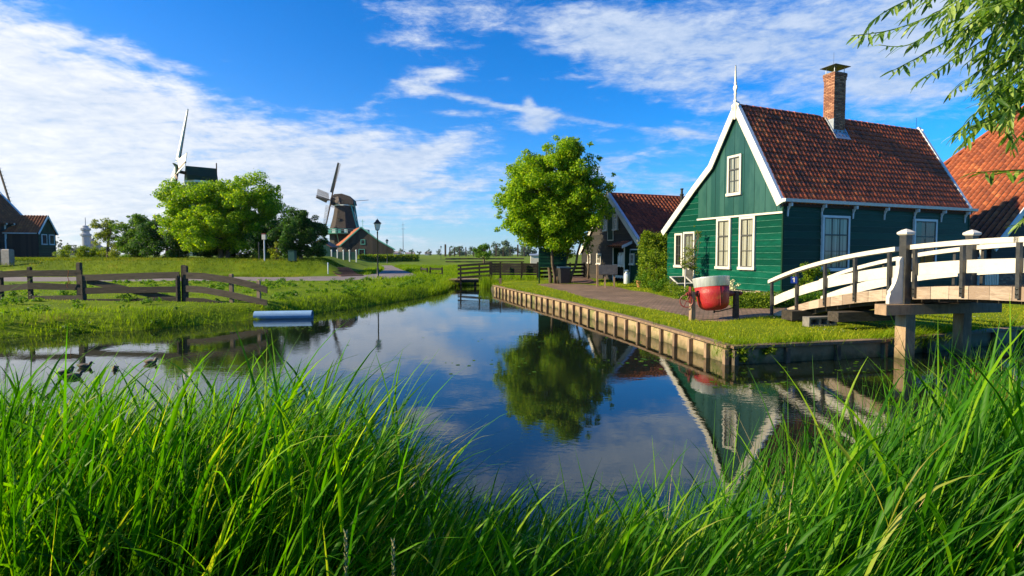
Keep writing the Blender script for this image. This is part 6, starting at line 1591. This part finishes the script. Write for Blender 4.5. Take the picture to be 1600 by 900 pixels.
tree('sapling', D(1024,460,21.6).x, 21.6, [(0,0,1.15,.52,.45,.85),(0,0,.5,.6,.5,.4)], 2600, .085, M['leaf_hedge'], 'young yellow green tree in front of the tall hedge', 'tree', clumps=40, cr=.2, trunks=((0,0,.035,.4),), limbs=14, seed=51, shell=.3)
tree('round_bush', D(1034,452,20.6).x, 20.6, [(0,0,.35,.45,.4,.4)], 1800, .06, M['leaf_mid'], 'dark round bush left of the low hedge by the house corner', 'shrub', clumps=22, cr=.16, trunks=(), seed=52)
tree('round_bush', D(1048,456,19.0).x, 19.0, [(0,0,.28,.33,.33,.30)], 1600, .05, M['leaf_hedge'], 'small clipped box ball touching the low hedge', 'shrub', clumps=24, cr=.12, trunks=(), seed=53)
tree('round_bush', D(1013,450,22.8).x, 22.8, [(0,0,.4,.5,.4,.45)], 1600, .07, M['leaf_mid'], 'low bush at the foot of the tall hedge beside the flower pot', 'shrub', clumps=22, cr=.18, trunks=(), seed=54)
a, c = G(1051,466,.42), G(1094,470,.42); hedge('low_hedge', (a.x,a.y,0), (c.x,c.y,0), .40, .45, 2600, .045, M['leaf_hedge'], 'low clipped box hedge left of the red cauldron', rough=.03)
a, c = G(1146,480,.42), G(1208,482,.42); hedge('low_hedge', (a.x,a.y,0), (c.x,c.y,0), .43, .5, 3600, .045, M['leaf_hedge'], 'low clipped box hedge between red cauldron and footbridge rail', rough=.03)
a, c = G(1216,481,.42), G(1300,480,.42); hedge('dark_hedge', (a.x,a.y,0), (c.x,c.y,0), .38, .5, 3600, .05, M['leaf_mid'], 'low dark planting along the house wall behind the bridge landing', rough=.05)
tree('shrub', D(1268,470,15.9).x, 15.9, [(0,0,.6,.55,.4,.6),(.25,0,1.0,.3,.3,.25)], 3600, .07, M['leaf_hedge'], 'sunlit leafy shrub seen through the bridge railing by the dark house wall', 'shrub', clumps=34, cr=.17, trunks=(), seed=56)
tree('flowering_shrub', D(1145,458,16.6).x, 16.6, [(0,0,.60,.20,.2,.22)], 420, .05, M['flower'], 'small cream flowering shrub behind the right cauldron post', 'shrub', clumps=14, cr=.09, trunks=((0,0,.015,.6),), limbs=6, seed=57)
p = D(1081,458,21.4); tree('climbing_rose', p.x, 21.4, [(0,0,1.5,.32,.25,1.2),(.25,0,2.35,.14,.14,.4),(-.3,0,1.3,.18,.2,.5)], 900, .075, M['leaf_olive'], 'thin climbing rose growing up beside the house door', 'plant', clumps=34, cr=.13, trunks=((0,0,.022,.35),), limbs=30, seed=58, shell=.4)
p = D(596,400,100); a, c = D(562,400,98), D(652,400,101); hedge('field_hedge', (a.x,a.y,0), (c.x,c.y,0), 1.2, 1.5, 5000, .28, M['leaf_hedge'], 'long low green hedge in front of the mill barn', rough=.16)
# climbing plant on the right side of the barn wall, ivy trunk
# distant trees along the horizon
rs = random.Random(5)
far = []
for px in list(range(706, 838, 8)): far.append((px+rs.uniform(-3,3), 330+rs.uniform(-20,60), rs.uniform(4.5,8) if px < 760 else rs.uniform(6,9)))
far += [(784,330,11.5),(775,335,9.5),(793,345,9.0),(820,330,8.5),(830,330,7.5)]
for px in (672,655,643,632,690,703,612,726): far.append((px+rs.uniform(-4,4), 560, rs.uniform(4.5,8)))
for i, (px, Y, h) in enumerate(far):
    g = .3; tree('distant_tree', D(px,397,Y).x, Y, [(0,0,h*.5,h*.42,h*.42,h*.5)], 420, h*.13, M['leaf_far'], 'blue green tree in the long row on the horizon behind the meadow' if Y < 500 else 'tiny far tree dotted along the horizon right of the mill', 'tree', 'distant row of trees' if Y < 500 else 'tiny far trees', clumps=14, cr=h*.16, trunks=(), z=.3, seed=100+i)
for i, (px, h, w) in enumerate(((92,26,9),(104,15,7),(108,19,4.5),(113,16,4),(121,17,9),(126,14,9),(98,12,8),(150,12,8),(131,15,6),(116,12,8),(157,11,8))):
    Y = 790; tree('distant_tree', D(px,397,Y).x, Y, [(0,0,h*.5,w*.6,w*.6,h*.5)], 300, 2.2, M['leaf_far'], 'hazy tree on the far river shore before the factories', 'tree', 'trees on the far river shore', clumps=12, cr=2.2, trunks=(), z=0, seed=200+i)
def pylon(px, h):
    p = D(px,396,500); b = MB(); b.beam((0,0,0),(0,0,h),.8,.8,up=(1,0,0),w1=.2,h1=.2); b.beam((-2,0,h*.8),(2,0,h*.8),.25,.25); b.beam((-1.4,0,h*.92),(1.4,0,h*.92),.25,.25); return tag(b.build('pylon', M['far_grey'], None, loc=(p.x,p.y,0)), 'thin mast on the horizon right of the far lantern' if px > 620 else 'thin far mast just right of the black mill barn', 'mast')
pylon(630, 33)
# climbing sapling left of the barn
tree('sapling', D(918,438,29.8).x, 29.8, [(0,0,2.2,.30,.3,.6)], 500, .11, M['leaf_mid'], 'slim sapling with curved stem against the left end of the barn front', 'tree', clumps=14, cr=.2, trunks=((0,0,.07,.62),), limbs=6, seed=61)
# white box shed behind the big tree
p = D(836,410,58); rt = empty('white_hut', (p.x,p.y,.4), 0, 'small white hut in the meadow behind the notice board', 'hut')
b = MB(); b.box(-.5,.6,0,1,0,1.35); b.build('wall', M['white'], rt); b = MB(); b.prism([(-.6,-.1,1.35),(-.6,1.1,1.5),(-.6,1.1,1.58),(-.6,-.1,1.43)], (1.3,0,0)); b.build('roof', M['lead'], rt)
# ---------------------------------------------------------------- willow hanging in from the right
def willow():
    bx, by = 6.9, 2.9; rt = empty('willow_tree', (bx, by, .35), 0, 'willow with narrow leaves hanging into the upper right corner', 'tree'); o_ = Vector((bx,by,.35))
    b = MB(); limb(b, (0,0,-.1), (-.2,.5,3.2), .22, .17, .03, 6, 12); b.build('trunk', M['bark'], rt, smooth=True)
    top = Vector((-.2,.5,3.2))
    def W(px, py, Y): return D(px, py, Y)-o_
    hubs = [W(1660,-60,4.3), W(1700,80,4.1), W(1690,200,4.4), W(1560,-90,4.8)]
    b = MB()
    for h in hubs: limb(b, top, h, .10, .035, .08, 6, 8)
    b.build('branches', M['bark'], rt, smooth=True)
    T = [([(1640,-40),(1500,8),(1400,45),(1330,56)],0,4.2),([(1600,-10),(1470,70),(1392,112)],0,4.3),([(1640,-10),(1540,60),(1430,130)],1,4.0),([(1640,20),(1500,30),(1420,70),(1372,70)],0,4.5),
         ([(1660,80),(1570,130),(1492,215)],1,4.1),([(1650,110),(1580,150),(1500,228)],1,4.4),([(1660,160),(1570,180),(1488,212)],2,4.2),([(1680,262),(1590,266),(1518,270)],2,3.9),([(1680,300),(1620,330),(1588,352)],2,4.0),
         ([(1590,-60),(1470,-20),(1380,20),(1345,60)],3,4.6),([(1560,-60),(1450,0),(1410,30)],3,4.8),([(1640,130),(1560,175),(1515,200)],2,4.6),([(1650,60),(1560,90),(1480,150)],1,4.6),([(1660,100),(1600,130),(1550,190)],1,4.8)]
    r = random.Random(9)
    for k in range(62):
        x0 = r.uniform(1560,1700); y0 = r.uniform(-60,150); L_ = r.uniform(60,150); an = R(r.uniform(130,200))
        x1, y1 = x0+math.cos(an)*L_, y0-math.sin(an)*L_*.2 + r.uniform(30,90)
        if x1 < 1440 + y1*.6: x1 = 1440 + y1*.6
        T.append(([(x0,y0),((x0+x1)/2,(y0+y1)/2-10),(x1,y1)], 0 if y0 < 30 else (1 if y0 < 120 else 2), r.uniform(3.8,5.2)))
    meshes = []
    for i in range(6):      # a lanceolate leaf, folded and drooping
        n = 5; vs = []; fs = []; curl = r.uniform(.05,.25)
        for j in range(n+1):
            t = j/n; w = .095*math.sin(math.pi*min(1,t*.93+.03))**.8; z = -curl*t*t
            vs += [(t,-w,z+.02),(t,0,z),(t,w,z+.02)]
        for j in range(n): a = j*3; fs += [(a,a+3,a+4,a+1),(a+1,a+4,a+5,a+2)]
        me = bpy.data.meshes.new('leaf'); me.from_pydata(vs, [], fs); me.materials.append(M['willow_leaf']); meshes.append(me)
    mats_ = []; tw = MB()
    for pts, h, Y in T:
        P = [hubs[h]] + [W(px, py, Y+r.uniform(-.1,.1)) for px, py in pts]
        # smooth line
        Q = []
        for i in range(len(P)-1):
            p0, p1, p2, p3 = P[max(0,i-1)], P[i], P[i+1], P[min(len(P)-1,i+2)]
            for s in range(8):
                t = s/8; Q.append(.5*((2*p1)+(p2-p0)*t+(2*p0-5*p1+4*p2-p3)*t*t+(3*p1-p0-3*p2+p3)*t**3))
        Q.append(P[-1]); n = len(Q); tw.tube(Q, [.010*(1-i/n)+.0022 for i in range(n)], 5)
        L_ = sum((Q[i+1]-Q[i]).length for i in range(n-1)); acc = 0; nxt = L_*.18; side = 1
        for i in range(n-1):
            sg = Q[i+1]-Q[i]; l = sg.length; d = sg.normalized()
            while nxt < acc+l:
                p = Q[i]+sg*((nxt-acc)/l); side = -side
                lat = d.cross(Vector((0,0,1))).normalized()
                dirv = (d*r.uniform(.4,.9) + lat*side*r.uniform(.3,.8) + Vector((r.uniform(-.2,.2),r.uniform(-.2,.2),r.uniform(-.75,.1)))).normalized()
                nn = (Vector((r.uniform(-.6,.6),r.uniform(-.8,.4),1))).normalized(); yv = nn.cross(dirv).normalized(); zv = dirv.cross(yv)
                s_ = r.uniform(.10,.165)*(1 if nxt < L_*.93 else .7)
                mats_.append((math.hypot((p+o_).x-0, (p+o_).y)/s_, Matrix(((dirv.x*s_,yv.x*s_,zv.x*s_,p.x),(dirv.y*s_,yv.y*s_,zv.y*s_,p.y),(dirv.z*s_,yv.z*s_,zv.z*s_,p.z),(0,0,0,1)))))
                nxt += r.uniform(.020,.038)
            acc += l
        p = P[-1]
    tw.build('twigs', M['willow_leaf2'], rt, smooth=True)
    def vis(Mx):
        w = Mx.translation+o_; return w.x < w.y*1.0 and w.z < EYE+.55*w.y
    mats_.sort(key=lambda t: (not vis(t[1]), t[0]))
    for i, (q, Mx) in enumerate(mats_[:295]):
        o = bpy.data.objects.new('leaf', meshes[i % 6]); COL.objects.link(o); o.parent = rt; o.matrix_local = Mx
    V = []; F = []
    for i, (q, Mx) in enumerate(mats_[295:]):
        me = meshes[i % 6]; tv = np.array([v.co for v in me.vertices]); m_ = np.array(Mx); V.append(tv@m_[:3,:3].T+m_[:3,3]); F.append(np.array([list(p.vertices) for p in me.polygons])+i*len(tv))
    o = put('foliage', arr_mesh('foliage', np.concatenate(V), np.concatenate(F), M['willow_leaf2']), rt); o['kind'] = 'stuff'
willow()

# ---------------------------------------------------------------- grasses
def blades(name, P, L, w, lean, az_mean, az_sd, m_, seg=3, crease=False, label=None, cat='grass', curve=.6, seed=0, th=None):
    r = np.random.default_rng(seed); n = len(P); P = np.asarray(P, float)
    az = az_mean + r.normal(0, az_sd, n); th0 = np.abs(r.normal(lean*.5, .12, n)) if th is None else th; k = np.abs(r.normal(curve, curve*.45, n))
    ts = np.linspace(0, 1, seg+1); pos = [P.copy()]; c = P.copy()
    for j in range(seg):
        tm = (ts[j]+ts[j+1])/2; th = th0 + k*tm**1.6; st = L/seg
        c = c + np.column_stack([np.sin(th)*np.cos(az)*st, np.sin(th)*np.sin(az)*st, np.cos(th)*st]); pos.append(c)
    tw = az + np.pi/2 + r.normal(0, .7, n); rows = []
    for j, t in enumerate(ts):
        ww = w*np.minimum(1, .45+t*1.6)*np.maximum((1-t), 0)**.75*.55
        ww = np.maximum(ww, w*.02); a = tw + t*r.uniform(-.8,.8,n)
        s_ = np.column_stack([np.cos(a), np.sin(a), r.uniform(-.1,.1,n)*0])*ww[:,None]
        if crease:
            rows += [pos[j]-s_+(0,0,0), pos[j]+np.column_stack([-np.sin(a)*ww*.45, np.cos(a)*ww*.45, np.zeros(n)]), pos[j]+s_]
        else: rows += [pos[j]-s_, pos[j]+s_]
    V = np.stack(rows, 1); m2 = V.shape[1]; V = V.reshape(-1,3); q = []
    step = 3 if crease else 2
    for j in range(seg):
        for c_ in range(step-1): q.append((j*step+c_, j*step+c_+1, (j+1)*step+c_+1, (j+1)*step+c_))
    F = (np.arange(n)[:,None,None]*m2 + np.array(q)[None]).reshape(-1,4)
    o = put(name, arr_mesh(name, V, F, m_, smooth=crease)); tag(o, label, cat, None, 'stuff'); return o
def sample(n, x0, x1, y0, y1, ok, seed):
    r = np.random.default_rng(seed); P = np.column_stack([r.uniform(x0,x1,n), r.uniform(y0,y1,n)]); return P[ok(P)]
def clumpy(P, s, seed=0): return .5+.5*np.sin(P[:,0]*s*1.7+seed+2*np.sin(P[:,1]*s))*np.cos(P[:,1]*s*1.3+1.5*np.sin(P[:,0]*s*.8+seed))
def land(P): return ~inside(P, CANAL) & ~inside(P, ROAD) & ~inside(P, PAVE) & ~inside(P, MULCH)
def d_nat(P): return np.min([line_dist(P, q) for q in NATURAL], axis=0)
def in_house(P, pad=.05):
    out = np.zeros(len(P), bool)
    for (ox, oy, L_, W_) in ((KX,KY,LEN,WID),(BAX,BAY,9.5,6.1),(22.4,24,28,7.5)):
        c, s = math.cos(HANG), math.sin(HANG); dx, dy = P[:,0]-ox, P[:,1]-oy; lx, ly = dx*c+dy*s, -dx*s+dy*c
        out |= (lx > -pad) & (lx < L_+pad) & (ly > -pad) & (ly < W_+pad)
    return out
# foreground reeds
def reeds():
    r = np.random.default_rng(21)
    def prof(px): return np.interp(px, [-200,0,150,300,450,580,640,700,760,900,1050,1150,1250,1350,1450,1600,1800], [585,592,606,612,596,606,640,712,770,800,800,772,712,660,622,570,555])
    n = 40000; Y = 1.22 + 1.78*r.random(n)**.8; X = r.uniform(-1.25,1.25,n)*Y + r.normal(0,.1,n); P = np.column_stack([X,Y])
    keep = ~inside(P, CANAL) | (line_dist(P, NEAR) < .12); P = P[keep]; n = len(P); X, Y = P.T
    z = height(P); px = 800+800*(X+.38)/Y
    pr = prof(px) + 60*(clumpy(P, 3.1)-.5) + np.abs(r.normal(0, 75, n)); long_ = (r.random(n) < .02) & (Y > 1.7); pr = np.where(long_, prof(px)-r.uniform(0,35,n), pr)
    zt = EYE - (pr-397)/800*Y; L = np.clip((zt - z)*1.10, .22, 1.55)
    w = np.where(r.random(n) < .25, r.uniform(.012,.022,n), r.uniform(.005,.010,n))*np.clip(.45+.35*Y, .8, 1.2)
    P3 = np.column_stack([P, np.maximum(z,0)-.03])
    u = r.random(n); a = u < .26; b_ = (u > .30) & (u < .36); s_ = (u > .925) & ~long_
    blades('reed_bed', P3[a], L[a], w[a], .26, -.10, .6, M['blade'], 8, True, 'tall bright green waterside grass along the near bank, leaning right', 'grass', .60, 5)
    blades('reed_bed', P3[b_], L[b_]*1.08, w[b_]*1.1, .75, -.05, .40, M['blade'], 9, True, 'long arching blades bent over by the wind among the near bank grass', 'grass', .95, 6)
    k_ = (u > .36) & (u < .368); blades('dead_stalks', P3[k_], L[k_]*.9, np.full(k_.sum(),.005), .5, 0, 1.2, M['straw'], 6, False, 'dead straw coloured stalks among the reeds of the near bank', 'dead grass', .5, 9)
    # reed plants: a stem carrying broad leaves swept by the wind
    Q, H = P3[s_], L[s_]*.95; k = 7; m = len(Q); lean = r.uniform(.18,.50,m)
    B, LL, WW, T0, AZ = [], [], [], [], []
    for j in range(k):
        t = (j+.6+r.uniform(-.3,.3,m))/k; hgt = H*t*.86; B.append(Q+np.column_stack([lean*hgt*t, -.03*hgt, hgt*(1-.1*lean)]))
        LL.append(np.clip(H*r.uniform(.28,.50,m)*(1.15-.35*t), .12, .62)); WW.append(r.uniform(.012,.023,m)*(.75+.5*np.sin(np.pi*np.clip(t,0,1)))*np.clip(.5+.3*Q[:,1],.7,1.1))
        T0.append(r.uniform(.35,.95,m)*(1.15-.75*t)); AZ.append(np.where(r.random(m) < .20, np.pi+r.normal(0,.7,m), r.normal(-.10,.55,m)))
    B = np.concatenate(B); LL = np.concatenate(LL); WW = np.concatenate(WW); T0 = np.concatenate(T0); AZ = np.concatenate(AZ)
    blades('reed_leaves', B, LL, WW, 0, AZ, 0, M['blade'], 7, True, 'broad leaved reeds swept to the right along the near bank', 'reeds', .75, 7, th=T0)
    blades('reed_stems', Q, H*.95, np.full(m,.006), .3, -.05, .25, M['blade'], 6, False, 'thin upright stems of the broad leaved reeds on the near bank', 'reeds', .18, 8)
reeds()
def shade_reeds():
    # unseen reeds added past both sides of the view to shade the foreground
    r = np.random.default_rng(77); n = 22000; P = np.column_stack([r.uniform(-7.5,6.5,n), r.uniform(-.3,3.0,n)])
    keep = (np.abs(P[:,0]) > 1.22*np.maximum(P[:,1],.45)) & (~inside(P, CANAL)) & (P[:,0] < 6); P = P[keep]; n = len(P)
    L = r.uniform(.9,1.5,n); w = r.uniform(.008,.02,n); z = height(P)
    L = np.where(P[:,0] < -1.22*np.maximum(P[:,1],.45)-1.1, L*1.3, np.where(P[:,0] < 0, np.minimum(L,1.0), L)); L = np.where(np.hypot(P[:,0],P[:,1]) < 1.2, L*.6, L)  # far left reeds made taller to deepen the shade
    blades('reed_bed', np.column_stack([P,z-.03]), L, w, .4, -.08, .6, M['blade'], 6, False, 'tall waterside grass added out of view to shade the near bank', 'grass', .7, 8)
shade_reeds()
def seeds():
    for i, (px, py, Y, lab) in enumerate(((537,838,1.15,'pale seed head standing in the shade at the bottom left of centre'),(611,852,1.15,'pale seed head nearest the bottom edge, right of its neighbour'),(668,815,1.35,'pale leaning seed head in the dark grass near the middle'))):
        t = D(px,py,Y); rt = empty('grass_seed_head', (t.x+.02,Y,t.z-.5), 0, lab, 'seed head'); b = MB(); b.tube([(0,0,-.3),(0,0,.3),(-.02,0,.5)], [.002,.0015,.001], 5); b.build('stem', M['blade'], rt)
        b = MB(); rr = random.Random(i)
        for k in range(26):
            z = .40+.11*k/26; an = k*2.4; p = Vector((-.015,0,z)); d = Vector((math.cos(an)*.4,math.sin(an)*.4,1)).normalized(); b.tube([p+d*.000, p+d*.006, p+d*.014], [.0006,.0024,.0004], 4)
        b.build('spikelets', M['seed'], rt)
seeds()
# left bank
def banks():
    ok = lambda P: land(P) & (P[:,1] > 7.5)
    P = sample(170000, -24, -3.0, 9, 30, lambda P: ok(P) & (P[:,0] > -1.08*P[:,1]) & (P[:,0] < -2.9) & (P[:,0] < -.1*P[:,1]), 31)
    dn = d_nat(P); r = np.random.default_rng(2); keep = r.random(len(P)) < np.where(dn < 1.4, 1, .62); P = P[keep]; dn = dn[keep]
    L = np.where(dn < .7, r.uniform(.10,.34,len(P)), r.uniform(.05,.15,len(P)))*(.35+.65*clumpy(P,1.3,2)+.6*clumpy(P,3.7,5)); L = np.where((P[:,1] > 14.2) & (P[:,0] < -7.2), L*.55, L); z = height(P)
    blades('bank_grass', np.column_stack([P,z-.02]), L, np.where(dn < 1, .016, .018)*r.uniform(.6,1.3,len(P)), .5, 0, 3.0, M['bank_blade'], 3, False, 'sunlit tufted grass on the far left bank around the fence', 'grass', .7, 7)
    # dyke slope
    P = sample(60000, -46, -8, 30, 44, lambda P: land(P) & (P[:,0] > -1.1*P[:,1]) & (P[:,0] < -.2*P[:,1]) & ~((P[:,0] > -13.4) & (P[:,0] < -9.4) & (P[:,1] < 37.5)), 33); z = height(P)
    blades('dyke_grass', np.column_stack([P,z-.02]), r.uniform(.08,.24,len(P)), r.uniform(.02,.04,len(P)), .5, 0, 3, M['dyke_blade'], 2, False, 'rough grass on the dyke slope behind the fence', 'grass', .6, 8)
    # meadow beyond the canal end
    P = sample(60000, -14, 3, 29, 62, lambda P: land(P) & (P[:,0] > -.29*P[:,1]) & (P[:,0] < .06*P[:,1]), 35); z = height(P)
    blades('meadow_grass', np.column_stack([P,z-.02]), r.uniform(.1,.32,len(P))*(.5+clumpy(P,.6)), r.uniform(.02,.045,len(P)), .4, 0, 3, M['bank_blade'], 2, False, 'meadow grass beyond the end of the canal', 'grass', .6, 9)
    # right lawn
    P = sample(330000, -1.2, 17, 8.8, 30, lambda P: land(P) & ~in_house(P) & (P[:,0] < 1.05*P[:,1]) & (P[:,0] > -.04*P[:,1]), 37)
    dq = line_dist(P, QALL); keep = (r.random(len(P)) < np.clip(14/P[:,1],.25,1)**1.7*.9) & (dq > .08); P = P[keep]; dq = dq[keep]; z = height(P)
    L = r.uniform(.025,.07,len(P))*(.6+.9*clumpy(P,1.1,5)); near = (dq < .35) & (r.random(len(P)) < .25); L = np.where(near, r.uniform(.07,.2,len(P)), L)
    blades('lawn_grass', np.column_stack([P,z-.008]), L, r.uniform(.006,.013,len(P))*np.clip(P[:,1]/12,1,2), .6, 0, 3, M['lawn_blade'], 2, False, 'sunlit mown lawn between the quay and the paved yard', 'grass', .8, 10)
    # tufts growing over the quay edge and by the bridge legs
    pts = []
    rr = random.Random(4)
    for line, n_, hang in ((QUAY2[:4], 26, 1), (QUAY, 10, 1)):
        for k in range(n_):
            i = rr.randrange(len(line)-1); t = rr.random(); a, c = Vector(line[i]), Vector(line[i+1]); q = a.lerp(c, t); m_ = rr.randrange(20, 90)
            for j in range(m_): pts.append((q.x+rr.gauss(0,.12), q.y+rr.gauss(0,.09)+.02, .30+rr.uniform(-.02,.05)))
    for q, m_ in (((3.95,9.1),260),((7.6,9.95),500),((8.0,10.15),420),((8.6,10.4),420),((9.2,10.7),300),((-.6,26.4),120)):
        for j in range(m_): pts.append((q[0]+rr.gauss(0,.16), q[1]+rr.gauss(0,.10), .2+rr.uniform(-.1,.12)))
    pts = np.array(pts); blades('edge_tufts', pts, r.uniform(.10,.34,len(pts)), r.uniform(.006,.014,len(pts)), .9, -1.3, 1.2, M['bank_blade'], 4, False, 'weeds and grass tufts hanging over the quay edge and growing by the bridge legs', 'grass', 1.0, 11)
    # reeds under the end bridge
    P = sample(1500, -1.9, -.6, 29, 32.4, lambda P: np.ones(len(P), bool), 41); P = P[d_nat(P) < .5]
    blades('ditch_reeds', np.column_stack([P, np.zeros(len(P))]), r.uniform(.4,.9,len(P)), r.uniform(.015,.03,len(P)), .2, 0, 3, M['bank_blade'], 4, False, 'reeds standing in the ditch beside the plank footbridge', 'reeds', .5, 12)
    P = sample(3000, -3.9, -2.7, 23, 32, lambda P: ~inside(P, CANAL) & (P[:,0] < -2.6), 43); P = P[d_nat(P) < .5]
    blades('shore_reeds', np.column_stack([P, height(P)-.02]), r.uniform(.3,.7,len(P)), r.uniform(.015,.03,len(P)), .3, 0, 3, M['bank_blade'], 4, False, 'taller grass at the tip of the left bank near the plank footbridge', 'grass', .6, 13)
banks()
# leafy weeds by the near quay corner
p = Vector((4.35, 9.05)); V, F = leaf_cloud([(4.02,8.97,.26),(4.08,8.98,.12),(3.92,9.0,.2),(4.5,9.06,.22),(4.62,9.08,.26)],[.12,.1,.1,.07,.09],420,.06,seed=9)
tag(put('corner_weeds', arr_mesh('corner_weeds', V, F, M['leaf_hedge'])), 'leafy green weeds growing from the near corner of the quay wall', 'weeds', None, 'stuff')

# leafy weeds scattered over the left bank
def weeds():
    r = np.random.default_rng(71); P = sample(2600, -22, -3.2, 11, 30, lambda P: land(P) & (P[:,0] > -1.05*P[:,1]) & (P[:,0] < -.1*P[:,1]), 72); P = P[clumpy(P, 1.9, 7) > .60][:330]
    z = height(P)+r.uniform(.02,.14,len(P)); V, F = leaf_cloud(np.column_stack([P,z]), r.uniform(.07,.19,len(P)), 15000, .075, squash=.6, fill=.6, seed=73)
    tag(put('bank_weeds', arr_mesh('bank_weeds', V, F, M['leaf_mid'])), 'leafy dark green weeds scattered through the left bank grass', 'weeds', None, 'stuff')
    P = P[:60]+.3; z = height(P)+.15; V, F = leaf_cloud(np.column_stack([P,z]), r.uniform(.03,.08,len(P)), 420, .03, squash=.8, fill=.8, seed=74)
    tag(put('bank_flowers', arr_mesh('bank_flowers', V, F, M['flower'])), 'small pale flowers scattered over the left bank', 'flowers', None, 'stuff')
weeds()
# daisies in the lawn, weed floating on the canal
def dots():
    r = np.random.default_rng(61)
    P = sample(2600, 3.4, 14, 9, 16, lambda P: land(P) & ~in_house(P) & (line_dist(P, QALL) > .2), 62); P = P[clumpy(P, 1.4, 3) > .62][:420]; n = len(P); z = height(P)+.05
    s_ = r.uniform(.007,.013,n); V = np.stack([np.column_stack([P[:,0]+s_*a, P[:,1]+s_*b, z+r.uniform(-.004,.004,n)]) for a, b in ((-1,-.6),(1,-.6),(1,.6),(-1,.6))],1).reshape(-1,3)
    o = put('daisies', arr_mesh('daisies', V, np.arange(4*n).reshape(-1,4), M['white'])); tag(o, 'tiny white daisies dotted over the lawn by the quay', 'flowers', None, 'stuff')
    C = np.concatenate([r.normal(c, s, (k,2)) for c, s, k in (((.8,11.5),(1.2,.25),30),((-.4,8.9),(.5,.3),16),((2.6,9.2),(.5,.25),30),((-7.6,10.5),(1.6,.35),40),((5.6,8.6),(1.0,.25),45),((3.6,7.6),(.7,.2),40),((-5.4,13.4),(.6,.25),40))]); C = C[inside(C, CANAL)]
    n = len(C); V = []; k6 = 6; s_ = r.uniform(.010,.035,n)
    for k in range(k6): t = 2*np.pi*k/k6; V.append(np.column_stack([C[:,0]+np.cos(t)*s_*1.2, C[:,1]+np.sin(t)*s_, np.full(n,.004)+r.uniform(0,.002,n)]))
    V = np.stack(V,1).reshape(-1,3); o = put('floating_weed', arr_mesh('floating_weed', V, np.arange(6*n).reshape(-1,6), M['leaf_mid'])); tag(o, 'small floating leaves and weed specks drifting on the canal', 'water weed', None, 'stuff')
dots()

# ---------------------------------------------------------------- air
hb = MB(); hb.box(-920, 320, -12, 1000, -2.5, 75)
hm = bpy.data.materials.new('haze'); hm.use_nodes = True; nt = hm.node_tree; nt.nodes.remove(nt.nodes['Principled BSDF'])
pv = nt.nodes.new('ShaderNodeVolumePrincipled'); pv.inputs['Color'].default_value = (.86,.90,.95,1); pv.inputs['Density'].default_value = .00008; pv.inputs['Anisotropy'].default_value = .35
nt.links.new(pv.outputs[0], nt.nodes['Material Output'].inputs['Volume'])
ho = hb.build('haze', hm); ho['kind'] = 'stuff'
